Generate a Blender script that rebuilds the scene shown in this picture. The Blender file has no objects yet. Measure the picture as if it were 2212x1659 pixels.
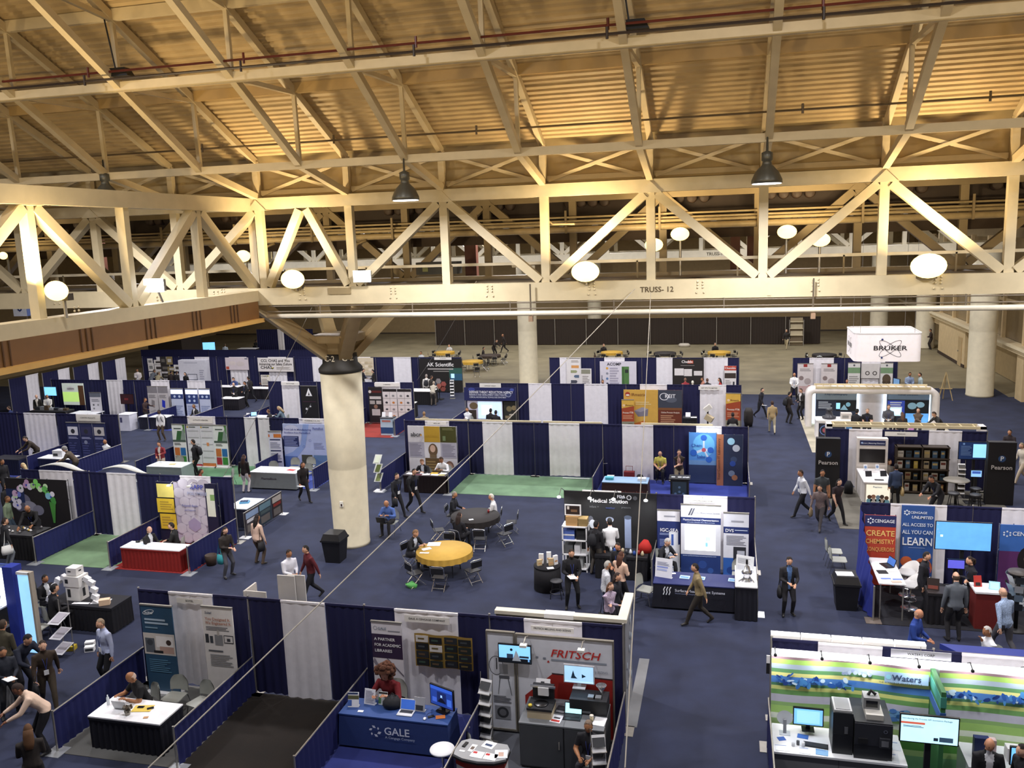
import bpy, bmesh, math, random
from mathutils import Vector, Matrix

random.seed(11)
S = bpy.context.scene
C = S.collection
R = math.radians

# ------------------------------------------------------------------ camera
cd = bpy.data.cameras.new('camera')
cam = bpy.data.objects.new('camera', cd)
C.objects.link(cam)
cd.sensor_fit = 'HORIZONTAL'
cd.sensor_width = 36.0
cd.lens = 36.0 * 1862.7 / 2212.0
cd.clip_end = 400
_p, _r, _y = 0.170626, -0.0347473, -0.2488469
_f = Vector((math.sin(_y) * math.cos(_p), math.cos(_y) * math.cos(_p), -math.sin(_p)))
_rt = Vector((math.cos(_y), -math.sin(_y), 0))
_u = _rt.cross(_f)
_r2 = _rt * math.cos(_r) + _u * math.sin(_r)
_u2 = -_rt * math.sin(_r) + _u * math.cos(_r)
_m = Matrix((_r2, _u2, -_f)).transposed().to_4x4()
_m.translation = (0, 0, 10.6)
cam.matrix_world = _m
S.camera = cam

# ------------------------------------------------------------------ world and exposure
W = bpy.data.worlds.new('hall_ambient')
S.world = W
W.use_nodes = True
W.node_tree.nodes['Background'].inputs[0].default_value = (0.95, 0.92, 1.0, 1)
W.node_tree.nodes['Background'].inputs[1].default_value = 0.10
vs = S.view_settings
vs.view_transform = 'Standard'
vs.look = 'None'
vs.gamma = 1
vs.use_curve_mapping = False
vs.exposure = 0.0
PENDANT_W = 620      # each dome pendant, downwards
UPLIGHT_W = 230      # each truss floodlight, upwards
WARM = (1.0, 0.76, 0.44)
COOL = (0.98, 0.96, 1.0)

# ------------------------------------------------------------------ materials
def lin(h):
    o = []
    for i in (0, 2, 4):
        c = int(h[i:i + 2], 16) / 255
        o.append(c / 12.92 if c <= .04045 else ((c + .055) / 1.055) ** 2.4)
    return o
_mats = {}
def M(h, rough=.65, kind='paint', emit=0, metal=0, alpha=1):
    key = (h, rough, kind, emit, metal, alpha)
    if key in _mats:
        return _mats[key]
    m = bpy.data.materials.new(kind + '_' + h)
    m.use_nodes = True
    nt = m.node_tree
    b = nt.nodes['Principled BSDF']
    c = lin(h)
    b.inputs['Roughness'].default_value = rough
    b.inputs['Metallic'].default_value = metal
    if alpha < 1:
        b.inputs['Alpha'].default_value = alpha
    tc = nt.nodes.new('ShaderNodeTexCoord')
    n = nt.nodes.new('ShaderNodeTexNoise')
    sc, lo, hi = {'paint': (3, .93, 1.05), 'cloth': (6, .95, 1.03), 'carpet': (1.1, .72, 1.18), 'metal': (6, .9, 1.06),
                  'concrete': (.5, .75, 1.15), 'print': (5, .95, 1.03), 'skin': (8, .92, 1.05), 'deck': (.8, .8, 1.1),
                  'screen': (4, .93, 1.05), 'plaid': (40, .6, 1.25), 'leaf': (5, .6, 1.4)}[kind]
    n.inputs['Scale'].default_value = sc
    n.inputs['Detail'].default_value = 3
    nt.links.new(tc.outputs['Object'], n.inputs['Vector'])
    r = nt.nodes.new('ShaderNodeMapRange')
    r.inputs[1].default_value = .3
    r.inputs[2].default_value = .7
    r.inputs[3].default_value = lo
    r.inputs[4].default_value = hi
    nt.links.new(n.outputs['Fac'], r.inputs[0])
    v = nt.nodes.new('ShaderNodeVectorMath')
    v.operation = 'SCALE'
    v.inputs[0].default_value = c
    nt.links.new(r.outputs[0], v.inputs['Scale'])
    nt.links.new(v.outputs[0], b.inputs['Base Color'])
    if kind in ('cloth', 'carpet'):
        n2 = nt.nodes.new('ShaderNodeTexNoise')
        n2.inputs['Scale'].default_value = 60
        nt.links.new(tc.outputs['Object'], n2.inputs['Vector'])
        bp = nt.nodes.new('ShaderNodeBump')
        bp.inputs['Strength'].default_value = .25
        bp.inputs['Distance'].default_value = .01
        nt.links.new(n2.outputs['Fac'], bp.inputs['Height'])
        nt.links.new(bp.outputs[0], b.inputs['Normal'])
    if emit:
        nt.links.new(v.outputs[0], b.inputs['Emission Color'])
        b.inputs['Emission Strength'].default_value = emit
    _mats[key] = m
    return m

# ------------------------------------------------------------------ mesh collector
_font = None
_tcache = {}
def textmesh(s):
    if s not in _tcache:
        cu = bpy.data.curves.new('t', 'FONT')
        cu.body = s
        cu.size = 1
        cu.resolution_u = 2
        cu.offset = .014
        o = bpy.data.objects.new('t', cu)
        me = bpy.data.meshes.new_from_object(o)
        vs_ = [(v.co.x, v.co.y) for v in me.vertices]
        fs = [tuple(p.vertices) for p in me.polygons]
        w = max([v[0] for v in vs_] or [1])
        bpy.data.objects.remove(o)
        bpy.data.curves.remove(cu)
        bpy.data.meshes.remove(me)
        _tcache[s] = (vs_, fs, w)
    return _tcache[s]

class K:
    def __init__(s):
        s.v, s.f, s.mi, s.sm, s.ms = [], [], [], [], []
    def _m(s, m):
        if m not in s.ms:
            s.ms.append(m)
        return s.ms.index(m)
    def add(s, vs_, fs, m, smooth=False):
        b = len(s.v)
        s.v += [tuple(v) for v in vs_]
        i = s._m(m)
        for f in fs:
            s.f.append(tuple(b + j for j in f))
            s.mi.append(i)
            s.sm.append(smooth)
        return s
    def box(s, x0, y0, z0, x1, y1, z1, m):
        return s.add([(x0, y0, z0), (x1, y0, z0), (x1, y1, z0), (x0, y1, z0), (x0, y0, z1), (x1, y0, z1), (x1, y1, z1), (x0, y1, z1)],
                     [(0, 3, 2, 1), (4, 5, 6, 7), (0, 1, 5, 4), (1, 2, 6, 5), (2, 3, 7, 6), (3, 0, 4, 7)], m)
    def bar(s, a, b, w, h, m, up=(0, 0, 1)):
        a, b = Vector(a), Vector(b)
        d = (b - a).normalized()
        u = Vector(up)
        if abs(d.dot(u)) > .98:
            u = Vector((0, 1, 0))
        r = d.cross(u).normalized() * w / 2
        u = r.cross(d).normalized() * h / 2
        vs_ = [p + i * r + j * u for p in (a, b) for i, j in ((-1, -1), (1, -1), (1, 1), (-1, 1))]
        return s.add(vs_, [(0, 1, 2, 3), (7, 6, 5, 4), (0, 4, 5, 1), (1, 5, 6, 2), (2, 6, 7, 3), (3, 7, 4, 0)], m)
    def tube(s, pts, r, m, n=8, cap=True):
        pts = [Vector(p) for p in pts]
        rs = r if isinstance(r, (list, tuple)) else [r] * len(pts)
        vs_, fs = [], []
        for i, p in enumerate(pts):
            d = (pts[min(i + 1, len(pts) - 1)] - pts[max(i - 1, 0)]).normalized()
            u = Vector((0, 0, 1)) if abs(d.z) < .9 else Vector((0, 1, 0))
            a = d.cross(u).normalized()
            b = a.cross(d)
            for k in range(n):
                t = 2 * math.pi * k / n
                vs_.append(p + (a * math.cos(t) + b * math.sin(t)) * rs[i])
        for i in range(len(pts) - 1):
            for k in range(n):
                fs.append((i * n + k, i * n + (k + 1) % n, (i + 1) * n + (k + 1) % n, (i + 1) * n + k))
        if cap:
            fs.append(tuple(range(n - 1, -1, -1)))
            fs.append(tuple((len(pts) - 1) * n + k for k in range(n)))
        return s.add(vs_, fs, m, n > 6)
    def lathe(s, prof, m, n=20, c=(0, 0), sx=1, sy=1):
        vs_, fs = [], []
        for r, z in prof:
            for k in range(n):
                t = 2 * math.pi * k / n
                vs_.append((c[0] + r * sx * math.cos(t), c[1] + r * sy * math.sin(t), z))
        for i in range(len(prof) - 1):
            for k in range(n):
                fs.append((i * n + k, i * n + (k + 1) % n, (i + 1) * n + (k + 1) % n, (i + 1) * n + k))
        fs.append(tuple(range(n - 1, -1, -1)))
        fs.append(tuple((len(prof) - 1) * n + k for k in range(n)))
        return s.add(vs_, fs, m, True)
    def ball(s, c, r, m, nu=12, nv=8, keep=None):
        rx, ry, rz = r if isinstance(r, (tuple, list)) else (r, r, r)
        vs_, fs = [], []
        for j in range(nv + 1):
            ph = math.pi * j / nv
            for i in range(nu):
                t = 2 * math.pi * i / nu
                vs_.append((c[0] + rx * math.sin(ph) * math.cos(t), c[1] + ry * math.sin(ph) * math.sin(t), c[2] + rz * math.cos(ph)))
        for j in range(nv):
            for i in range(nu):
                q = (j * nu + i, (j + 1) * nu + i, (j + 1) * nu + (i + 1) % nu, j * nu + (i + 1) % nu)
                if keep:
                    g = [sum(vs_[a][k] for a in q) / 4 - c[k] for k in range(3)]
                    if not keep(g[0] / rx, g[1] / ry, g[2] / rz):
                        continue
                fs.append(q)
        return s.add(vs_, fs, m, True)
    def prism(s, poly, z0, z1, m):
        n = len(poly)
        vs_ = [(x, y, z0) for x, y in poly] + [(x, y, z1) for x, y in poly]
        fs = [tuple(range(n - 1, -1, -1)), tuple(range(n, 2 * n))] + [(i, (i + 1) % n, n + (i + 1) % n, n + i) for i in range(n)]
        return s.add(vs_, fs, m)
    def pane(s, u0, v0, u1, v1, m, y=0):          # rectangle in the XZ plane, facing -Y
        return s.add([(u0, y, v0), (u1, y, v0), (u1, y, v1), (u0, y, v1)], [(0, 1, 2, 3)], m)
    def poly(s, pts, m, y=0):                      # polygon in the XZ plane
        return s.add([(u, y, v) for u, v in pts], [tuple(range(len(pts)))], m)
    def disc(s, u, v, r, m, y=0, n=14, rv=None, r0=0, a0=0, a1=360, rot=0):
        rv = rv or r
        P = []
        cr, sr = math.cos(R(rot)), math.sin(R(rot))
        for k in range(n + 1):
            t = R(a0 + (a1 - a0) * k / n)
            P.append((math.cos(t), math.sin(t)))
        f = lambda x, z: (u + x * cr - z * sr, y, v + x * sr + z * cr)
        if r0:
            vs_ = [f(r * a, rv * b) for a, b in P] + [f((r - r0) * a, (rv - r0) * b) for a, b in P]
            return s.add(vs_, [(i + 1, i, n + 1 + i, n + 2 + i)[::-1] for i in range(n)], m)
        return s.add([f(r * a, rv * b) for a, b in P], [tuple(range(len(P)))], m)
    def text(s, t, u, v, size, m, y=0, al='c', sx=1, slant=0, rot=0):
        vs_, fs, w = textmesh(t)
        k = size * 1.4
        o = {'c': -w / 2, 'l': 0, 'r': -w}[al] * k * sx
        cr, sr = math.cos(R(rot)), math.sin(R(rot))
        P = [(o + (a + slant * b) * k * sx, b * k) for a, b in vs_]
        return s.add([(u + a * cr - b * sr, y, v + a * sr + b * cr) for a, b in P], fs, m)
    def mesh(s, name):
        me = bpy.data.meshes.new(name)
        me.from_pydata(s.v, [], s.f)
        for m in s.ms:
            me.materials.append(m)
        me.polygons.foreach_set('material_index', s.mi)
        me.polygons.foreach_set('use_smooth', s.sm)
        me.update()
        return me
    def obj(s, name, parent=None, loc=(0, 0, 0), rz=0):
        return link(name, s.mesh(name), parent, loc, rz)

def link(name, data, parent=None, loc=(0, 0, 0), rz=0):
    o = bpy.data.objects.new(name, data)
    C.objects.link(o)
    o.location = loc
    o.rotation_euler = (0, 0, R(rz))
    o.parent = parent
    return o
LABELS = {}
def tag(o, label, cat, group=None):
    o['label'] = label
    o['category'] = cat
    if group:
        o['group'] = group
    LABELS.setdefault(label, []).append(o.name)
    return o
def thing(name, label, cat, loc=(0, 0, 0), rz=0, group=None):
    return tag(link(name, None, None, loc, rz), label, cat, group)
def struct(o):
    o['kind'] = 'structure'
    return o
def dup(root, label, loc, rz=0):
    r = root.copy()
    C.objects.link(r)
    r.location = loc
    r.rotation_euler = (0, 0, R(rz))
    r['label'] = label
    LABELS.setdefault(label, []).append(r.name)
    for ch in root.children:
        c = ch.copy()
        C.objects.link(c)
        c.parent = r
        for g in ch.children:
            d = g.copy()
            C.objects.link(d)
            d.parent = c
    return r

RAILB = M('131a54', .8, 'cloth')
NAVY = M('0f1140', .8, 'cloth')
WHITE = M('e9e6ea', .8, 'cloth')
STEEL = M('a8a49c', .4, 'metal', 0, .7)
CHROME = M('d0d2d4', .2, 'metal', 0, .9)
BLACK = M('0c0c0f', .6, 'paint')
BLKC = M('0d0c12', .85, 'cloth')
PAPER = M('f2f2f2', .7, 'print')
CREAM = M('d6c9a6', .55, 'paint')
GREYP = M('9a9c98', .5, 'paint')
# ================================================================== the setting
CARPET = M('252b43', .95, 'carpet')
k = K(); k.box(-70, -4, -.3, 30, 112, -.02, M('8a8064', .55, 'concrete'))
struct(k.obj('floor'))
def carpet(name, x0, y0, x1, y1, h, z=0.0, lab=None):
    k = K(); k.box(x0, y0, -.015, x1, y1, z, M(h, .95, 'carpet'))
    o = k.obj(name)
    struct(o)
    return o
carpet('floor_carpet', -60, 6, 26, 56.6, '252b43')
carpet('floor_carpet_right', 9.5, 56.6, 16.4, 59.4, '252b43')
for a in ((-13.95, 13.95, -10.95, 17, '5a5a58'), (-10.95, 13.95, -8, 17, '1a130c'), (-8, 13.4, -5.05, 17, '222c6a'), (-5.05, 13.4, -2.1, 17, '5d6068'),
          (-11.31, 33.2, -5.24, 36.2, '6d8c6c'), (-5.24, 33.2, .84, 36.2, '2c3a8c'), (-23.15, 23.42, -20.1, 26.4, '73906c'), (-20.1, 23.42, -17.1, 26.4, '8a1f1c'),
          (-26.5, 33.2, -20.4, 36.2, '5a8460'), (-20.6, 42.6, -17.6, 46.2, '8a2c22'), (-20.4, 33, -17.4, 36.2, '4a5cae'), (3.88, 31, 10.1, 36.2, '6a665c'),
          (3.9, 41.8, 11, 50, 'b8b09a'), (.9, 13, 8, 17, '1c2038'), (3.9, 23.3, 9.5, 26.4, '15151c'), (-35.5, 33, -29.6, 36.2, '33408a'), (-33.2, 43, -30.1, 46.2, '33408a')):
    carpet('floor_carpet_booth', *a, z=.012)

# far walls
WALL = M('a08a63', .8, 'paint')
k = K(); k.box(-75, 92, 0, 30, 92.4, 14, WALL); struct(k.obj('wall_back'))
k = K(); k.box(-75, 91.9, 0, 30, 92, .12, M('4a4034')); struct(k.obj('baseboard_back'))
k = K(); k.box(-60.4, 6, 0, -60, 92, 14, WALL); struct(k.obj('wall_left'))
# right wall: lower wall with room box and doorway, ledge, glazed upper level
RW = M('cdb68a', .75, 'paint')
k = K()
k.box(18.2, 10, 0, 18.6, 92, 14, M('b09a70', .8))
k.box(16.6, 67.9, 0, 18.2, 76, 2.75, RW)
k.box(16.9, 46, 0, 18.2, 55, 2.75, M('8f7f62', .8)); k.box(16.6, 55, 0, 18.2, 56.2, 2.75, RW)
k.box(16.75, 76, 2.2, 18.2, 80, 2.75, RW)
wr = struct(k.obj('wall_right'))
k = K(); k.box(16.45, 40, 2.72, 18.2, 92, 3.1, M('dcc9a0', .6)); k.box(16.3, 40, 3.0, 16.5, 92, 3.14, M('e6d8b4', .6)); struct(k.obj('trim_1'))
k = K(); k.box(16.56, 67.86, 0, 16.62, 76, .22, M('3a2c22')); struct(k.obj('baseboard_right'))
for i in range(11):
    y = 44 + i * 4.2
    k = K(); k.box(17.0, y, 3.1, 17.3, y + .3, 9.5, RW); k.box(17.1, y + .3, 5.4, 17.2, y + 4.2, 5.6, RW); k.obj('mullion', wr)
    k = K(); k.box(17.2, y + .3, 3.14, 17.24, y + 4.2, 9.4, M('7d6a4a', .25, 'paint')); k.obj('glass_panel', wr)
k = K(); k.box(16.55, 68.6, 0, 16.6, 69.6, 2.1, M('b79f74')); k.box(16.5, 69.4, 1, 16.55, 69.5, 1.1, STEEL); struct(k.obj('door_1'))

# black curtain across the far hall, pole by pole
def pleat(k, x0, x1, z0, z1, m, y=0, amp=.03, pitch=.24, axis='x', ph=0, hem=0):
    n = max(3, int((x1 - x0) / (pitch / 4)))
    n = min(n, 64)
    vs_ = []
    for zi, z in enumerate((z0, z0 + (z1 - z0) * .5, z1)):
        for i in range(n + 1):
            x = x0 + (x1 - x0) * i / n
            a = amp * (1.3, 1, .35)[zi] * (math.sin(2 * math.pi * (x - x0) / pitch + ph) + .4 * math.sin(2.3 * x + ph))
            zz = z + (hem * math.sin(1.7 * x + ph) if zi == 0 else 0)
            vs_.append((x, y + a, zz) if axis == 'x' else (y + a, x, zz))
    fs = [(j * (n + 1) + i, j * (n + 1) + i + 1, (j + 1) * (n + 1) + i + 1, (j + 1) * (n + 1) + i) for j in range(2) for i in range(n)]
    k.add(vs_, fs, m, True)
    k.box(*((x0, y - .015, z1 - .05, x1, y + .015, z1) if axis == 'x' else (y - .015, x0, z1 - .05, y + .015, x1, z1)), m)
FARC = M('2a2017', .9, 'cloth')
ordn = ['first', 'second', 'third', 'fourth', 'fifth', 'sixth', 'seventh', 'eighth', 'ninth', 'tenth', 'eleventh', 'twelfth', 'thirteenth']
for i in range(12):
    x0 = -28.4 + i * 3.04
    t = thing('black_curtain', f'{ordn[11 - i]} black curtain bay from the right along the far hall', 'curtain', (x0, 81.5, 0), 0, 'far black curtain bays')
    k = K(); pleat(k, .04, 3.0, .04, 2.5, FARC); k.obj('curtain_panel', t)
    k = K(); k.tube([(0, -.05, 0), (0, -.05, 2.55)], .035, STEEL, 6); k.obj('pole', t)

# ------------------------------------------------------------------ columns
def column(x, y, r, h, lab, tp=1):
    t = thing('round_column', lab, 'column', (x, y, 0))
    b = r * tp; k = K(); k.lathe([(b * 1.02, 0), (b * 1.02, .1), (b, .12), (r * .5 + b * .5, h * .45), (r * .49 + b * .5, h * .455), (r * .5 + b * .5, h * .46), (r, h)], M('d9cfb2', .7), 32); k.obj('shaft', t)
    return t
c2 = column(-12.92, 27.0, .71, 6.25, 'thick cream round column with a lettered dark cap and splayed steel legs', .87)
k = K(); k.lathe([(.74, 6.2), (.75, 6.33), (.6, 6.5), (.58, 6.85)], M('33302b', .6), 28); k.obj('cap', c2)
k = K()
for a in (-100, -40):
    t_ = R(a)
    k2 = K(); k2.text('C-2', 0, 6.62, .2, M('e8e0c8', .6), -.61)
    ca, sa = math.cos(t_ + math.pi / 2), math.sin(t_ + math.pi / 2)
    k.add([(x * ca - y * sa, x * sa + y * ca, z) for x, y, z in k2.v], k2.f, k2.ms[0])
k.obj('lettering', c2)
LEG = M('b09a70', .5)
for sx, sy in ((-1, -1), (1, -1), (-1, 1), (1, 1)):
    k = K(); k.bar((sx * .3, sy * .3, 6.8), (sx * 1.75, sy * 2.2, 8.75), .42, .42, LEG); k.bar((sx * .3, sy * .1, 6.8), (sx * .75, sy * .9, 7.5), .5, .08, LEG); k.obj('strut', c2)
k = K(); k.box(-.75, -.8, 7.25, .75, .8, 7.5, LEG); k.box(-.5, -.5, 6.8, .5, .5, 7.3, LEG); k.obj('bracing', c2)
k = K(); k.box(-.06, -.68, 1.55, .06, -.6, 1.75, M('efece0')); k.box(-.02, -.69, 1.58, .03, -.68, 1.66, M('3a2020')); k.obj('outlet', c2)
cb = column(-13.95, 59.9, .68, 8.45, 'cream round column standing on the concrete behind the back row')
k = K(); k.box(-.3, -2.75, 8.45, .3, 2.2, 8.7, M('b09a70', .5)); k.obj('cap_beam', cb)
column(14.9, 57, .76, 8.7, 'cream round column beside the right wall glazing')
column(16.2, 79, .76, 8.7, 'far cream round column at the end of the white room box')
column(13.3, 84, .76, 8.7, 'cream round column behind the hanging white sign')
column(-13.5, 89, .7, 8.7, 'distant cream round column rising behind the black curtain')

# ------------------------------------------------------------------ main trusses
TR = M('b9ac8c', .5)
TR_SHADED = M('8c7a56', .55)  # darker truss paint: shade behind the nearest truss is put into the colour
def truss(name, lab, n, p, L, y, along='x', zb=(8.7, 9.23), zt=(11.65, 12.0), m=TR, w=.34, start=0, rivets=True, skip=None):
    t = thing(name, lab, 'truss')
    def P(a, z, o=0):
        return (a, y + o, z) if along == 'x' else (y + o, a, z)
    def seg(nm, a, b, ww, hh):
        k = K(); k.bar(a, b, ww, hh, m); return k.obj(nm, t)
    a0, a1 = L
    seg('bottom_chord', P(a0, (zb[0] + zb[1]) / 2), P(a1, (zb[0] + zb[1]) / 2), w + .06, zb[1] - zb[0])
    seg('top_chord', P(a0, (zt[0] + zt[1]) / 2), P(a1, (zt[0] + zt[1]) / 2), w, zt[1] - zt[0])
    for i in range(n):
        x = p[0] + i * p[1]
        k = K(); k.bar(P(x, zb[1]), P(x, zt[0]), .24, .2, m); k.obj('post', t)
        up = (i + start) % 2
        if i == skip:
            for q in (0, 1):
                k = K(); k.bar(P(x + (.16 if not q else p[1] / 2 + .12), (zb[1] + .05 if not q else zt[0] - .05)), P(x + (p[1] / 2 - .12 if not q else p[1] - .16), (zt[0] - .05 if not q else zb[1] + .05)), .26, .24, m); k.obj('diagonal', t)
        elif i < n - 1:
            a, b = (P(x + .16, zt[0] - .05), P(x + p[1] - .16, zb[1] + .05)) if up else (P(x + .16, zb[1] + .05), P(x + p[1] - .16, zt[0] - .05))
            k = K(); k.bar(a, b, .26, .24, m); k.obj('diagonal', t)
        if up:
            k = K()
            v = [P(x - .32, zt[0] - .02, -.2), P(x + .32, zt[0] - .02, -.2), P(x, zt[0] + .3, -.2), P(x - .32, zt[0] - .02, .2), P(x + .32, zt[0] - .02, .2), P(x, zt[0] + .3, .2)]
            k.add(v, [(0, 1, 2), (5, 4, 3), (0, 3, 4, 1), (1, 4, 5, 2), (2, 5, 3, 0)], m); k.obj('gusset', t)
    if rivets:
        k = K()
        for i in range(n - 1):
            x = p[0] + (i + .45) * p[1]
            for dx, dz in ((-.07, .46), (.07, .46), (-.07, .38), (.07, .38), (-.07, .3), (.07, .3), (-.1, .16), (.1, .16)):
                k.ball(P(x + dx, zb[0] + dz, -.205), .03, m, 6, 4)
        k.obj('bolts', t)['kind'] = 'stuff'
    return t
mt = truss('main_truss', 'nearest cream steel truss across the hall with stencilled number', 13, (-26.28, 3.02), (-30, 14), 24.7, start=1, skip=4)
k = K(); k.text('TRUSS- 12', -1.95, 8.9, .15, M('4a3c24', .7), 24.49); k.obj('lettering', mt)
k = K(); k.box(-11.95, 24.47, 9.0, -11.2, 24.6, 9.2, M('8a7a58')); k.box(1.02, 24.48, 8.75, 1.12, 24.52, 9.1, TR); k.obj('splice_plate', mt)
truss('rear_truss', 'second cream steel truss just behind the nearest one', 16, (-32.32, 3.02), (-40, 18), 29.4, m=TR_SHADED, rivets=False, start=1)
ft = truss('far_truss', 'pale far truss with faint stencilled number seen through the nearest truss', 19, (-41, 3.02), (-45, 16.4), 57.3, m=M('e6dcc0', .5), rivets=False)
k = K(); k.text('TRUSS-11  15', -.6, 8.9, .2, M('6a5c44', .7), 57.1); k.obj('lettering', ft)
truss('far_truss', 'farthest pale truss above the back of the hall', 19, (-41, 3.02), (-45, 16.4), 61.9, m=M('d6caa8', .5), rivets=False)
lt = truss('side_truss', 'cream truss running toward the viewer at upper left', 5, (12.7, 3.06), (10.5, 24.6), -14.6, 'y', (8.83, 9.16), (11.6, 12.0), start=0, w=.42)
# brown header beam below the side truss
t = thing('header_beam', 'brown partition header beam with yellow flange under the upper left truss', 'beam', (-14.45, 0, 0))
k = K(); k.box(-.12, 10.5, 8.3, .12, 24.4, 8.83, M('6b4a26', .6)); k.obj('web', t)
k = K(); k.box(-.3, 10.5, 8.18, .3, 24.4, 8.3, M('c39a55', .5)); k.obj('flange', t)
for y in (11.7, 14.2, 16.6, 18.9, 20.9, 22.8):
    k = K()
    for d in (0, .18, .36): k.tube([(.14, y + d, 8.3), (.14, y + d, 8.83)], .018, M('4a3018'), 5)
    k.obj('hanger', t)
# lighting track and conduits below the main truss
t = thing('lighting_track', 'pale tubular track hung below the nearest truss', 'track', (0, 24.35, 0))
k = K(); k.tube([(-14, 0, 8.36), (14, 0, 8.36)], .075, M('d2cbb8', .35), 10); k.obj('tube', t)
k = K(); k.tube([(-14, 0, 8.5), (14, 0, 8.5)], .02, M('6a6050'), 6); k.tube([(-14, .1, 8.66), (14, .1, 8.66)], .02, M('6a6050'), 6); k.obj('conduit', t)
for i in range(9):
    x = -12.2 + i * 3.02
    k = K(); k.tube([(x, 0, 8.3), (x, 0, 8.72)], .02, M('6a6050'), 5); k.obj('hanger', t)
for x in (-5.55, 2.2, 8.2):
    k = K(); k.box(x - .06, -.08, 8.12, x + .06, .05, 8.28, M('8a7058')); k.tube([(x, 0, 8.28), (x, 0, 9.2)], .025, M('5a5040'), 5); k.obj('junction_box', t)

# ------------------------------------------------------------------ sloped roof
sl = (14.5 - 13.05) / 3.0
roof = struct(link('ceiling', None))
DECK = M('b49c70', .6, 'deck')
kd = K()
for i in range(16):                                   # one corrugated sheet, 3.02 m x 3.0 m
    y0 = -i * .19
    pr = [(y0, 0), (y0 - .07, 0), (y0 - .08, -.075), (y0 - .18, -.075), (y0 - .19, 0)]
    vs_ = []
    for y, z in pr:
        vs_ += [(0, y, -y * sl + z), (3.02, y, -y * sl + z)]
    kd.add(vs_, [(2 * j, 2 * j + 1, 2 * j + 3, 2 * j + 2) for j in range(4)], DECK)
dm = kd.mesh('roof_sheet')
for i in range(16):
    for j in range(4):
        o = link('roof_sheet', dm, roof, (-29.3 + i * 3.02, 24.8 - j * 3.04, 13.3 + j * 3.04 * sl))
TRU = M('c0af8a', .5)
def roofline(y0, z0, h, d, w, nm, lab, m=TRU):
    k = K(); k.bar((-29.3, y0, z0), (19, y0, z0), w, h, m); t = tag(k.obj(nm), lab, 'beam')
roofline(21.75, 12.65, .2, 0, .16, 'purlin_beam', 'lower roof beam linking the bent truss chords')
roofline(18.72, 14.42, .22, 0, .16, 'purlin_beam', 'upper roof beam linking the rising truss chords')
roofline(21.7, 14.62, .26, 0, .14, 'purlin_beam', 'dark-shadowed purlin directly under the corrugated deck', M('a88a54', .5))  # shadow under the deck is put into this beam's darker colour
roofline(18.7, 16.05, .26, 0, .14, 'purlin_beam', 'topmost purlin under the corrugated deck')
names = ['far left', 'left of the corner', 'corner', 'right of the corner', 'first pendant lamp', 'left of the centre', 'centre', 'second pendant lamp', 'right', 'far right']
for i in range(15):
    x = -29.3 + 3.02 * (i + .005) + 3.02 * .01
    x = -11.19 + 3.02 * (i - 6)
    t = thing('roof_truss', f'{(ordn + ["fourteenth", "fifteenth"])[i]} sloping roof truss counted from the left', 'truss', (x, 0, 0), 0, 'sloping roof trusses')
    def sb(nm, a, b, w=.14, h=.16, m=TRU):
        k = K(); k.bar((0, *a), (0, *b), w, h, m); k.obj(nm, t)
    sb('bottom_chord', (24.7, 12.02), (21.75, 12.66), .17, .18)
    sb('bottom_chord', (21.75, 12.66), (12.7, 17.95), .17, .18)
    sb('top_chord', (24.7, 13.08), (12.7, 13.08 + 12 * sl), .15, .2)
    sb('post', (24.7, 12.0), (24.7, 13.1), .18, .18)
    sb('post', (21.75, 12.66), (21.7, 14.5), .1, .1)
    sb('post', (18.72, 14.42), (18.7, 15.95), .1, .1)
    sb('web_diagonal', (18.72, 14.42), (21.7, 14.5), .11, .11)
    sb('web_diagonal', (21.75, 12.66), (24.6, 13.0), .11, .11)
    sb('web_diagonal', (15.7, 16.2), (18.7, 15.95), .11, .11)
    if i < 14:
        for a, b in (((.15, 24.7, 12.1), (2.87, 24.7, 12.95)), ((.15, 24.72, 12.95), (2.87, 24.72, 12.1))):
            k = K(); k.bar(a, b, .05, .09, TRU); k.obj('cross_brace', t)
        k = K(); k.bar((.1, 24.75, 12.16), (2.9, 24.75, 12.16), .05, .14, TRU); k.bar((.1, 24.75, 12.95), (2.9, 24.75, 12.95), .05, .1, TRU); k.obj('strut', t)
k = K(); k.box(-30, 24.95, 12.0, 20, 25.0, 13.3, M('b09a6c', .7)); struct(k.obj('ceiling_upstand'))
# sprinkler pipes under the deck
for y, z, m, lab in ((18.3, 14.7, M('5a2418', .4, 'metal'), 'thin red sprinkler pipe under the upper roof'), (18.15, 14.5, M('2c2018', .5), 'dark conduit just below the red sprinkler pipe'), (22.7, 13.35, M('5a4a30', .5), 'thin brown sprinkler pipe above the lower roof beam')):
    k = K(); k.tube([(-29, y, z), (18, y, z)], .028, m, 6)
    t = tag(k.obj('sprinkler_pipe'), lab, 'pipe')
    for i in range(11):
        k = K(); k.tube([(-27 + i * 4.1, y, z - .09), (-27 + i * 4.1, y, z + .14)], .03, m, 6); k.obj('sprinkler_head', t)
for x, lab in ((-14.0, 'black floodlight box on the upper roof beam at left'), (-1.9, 'black floodlight box on the upper roof beam near the middle')):
    t = thing('roof_floodlight', lab, 'lamp', (x, 18.5, 14.6))
    k = K(); k.add([(-.32, -.15, 0), (.32, -.15, 0), (.32, .15, 0), (-.32, .15, 0), (-.22, -.1, .2), (.22, -.1, .2), (.22, .1, .2), (-.22, .1, .2)], [(0, 3, 2, 1), (4, 5, 6, 7), (0, 1, 5, 4), (1, 2, 6, 5), (2, 3, 7, 6), (3, 0, 4, 7)], BLACK); k.obj('housing', t)
    k = K(); k.tube([(-.1, 0, .2), (-.2, 0, .9), (-.3, 0, 1.6)], .02, BLACK, 5); k.obj('cable', t)
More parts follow.
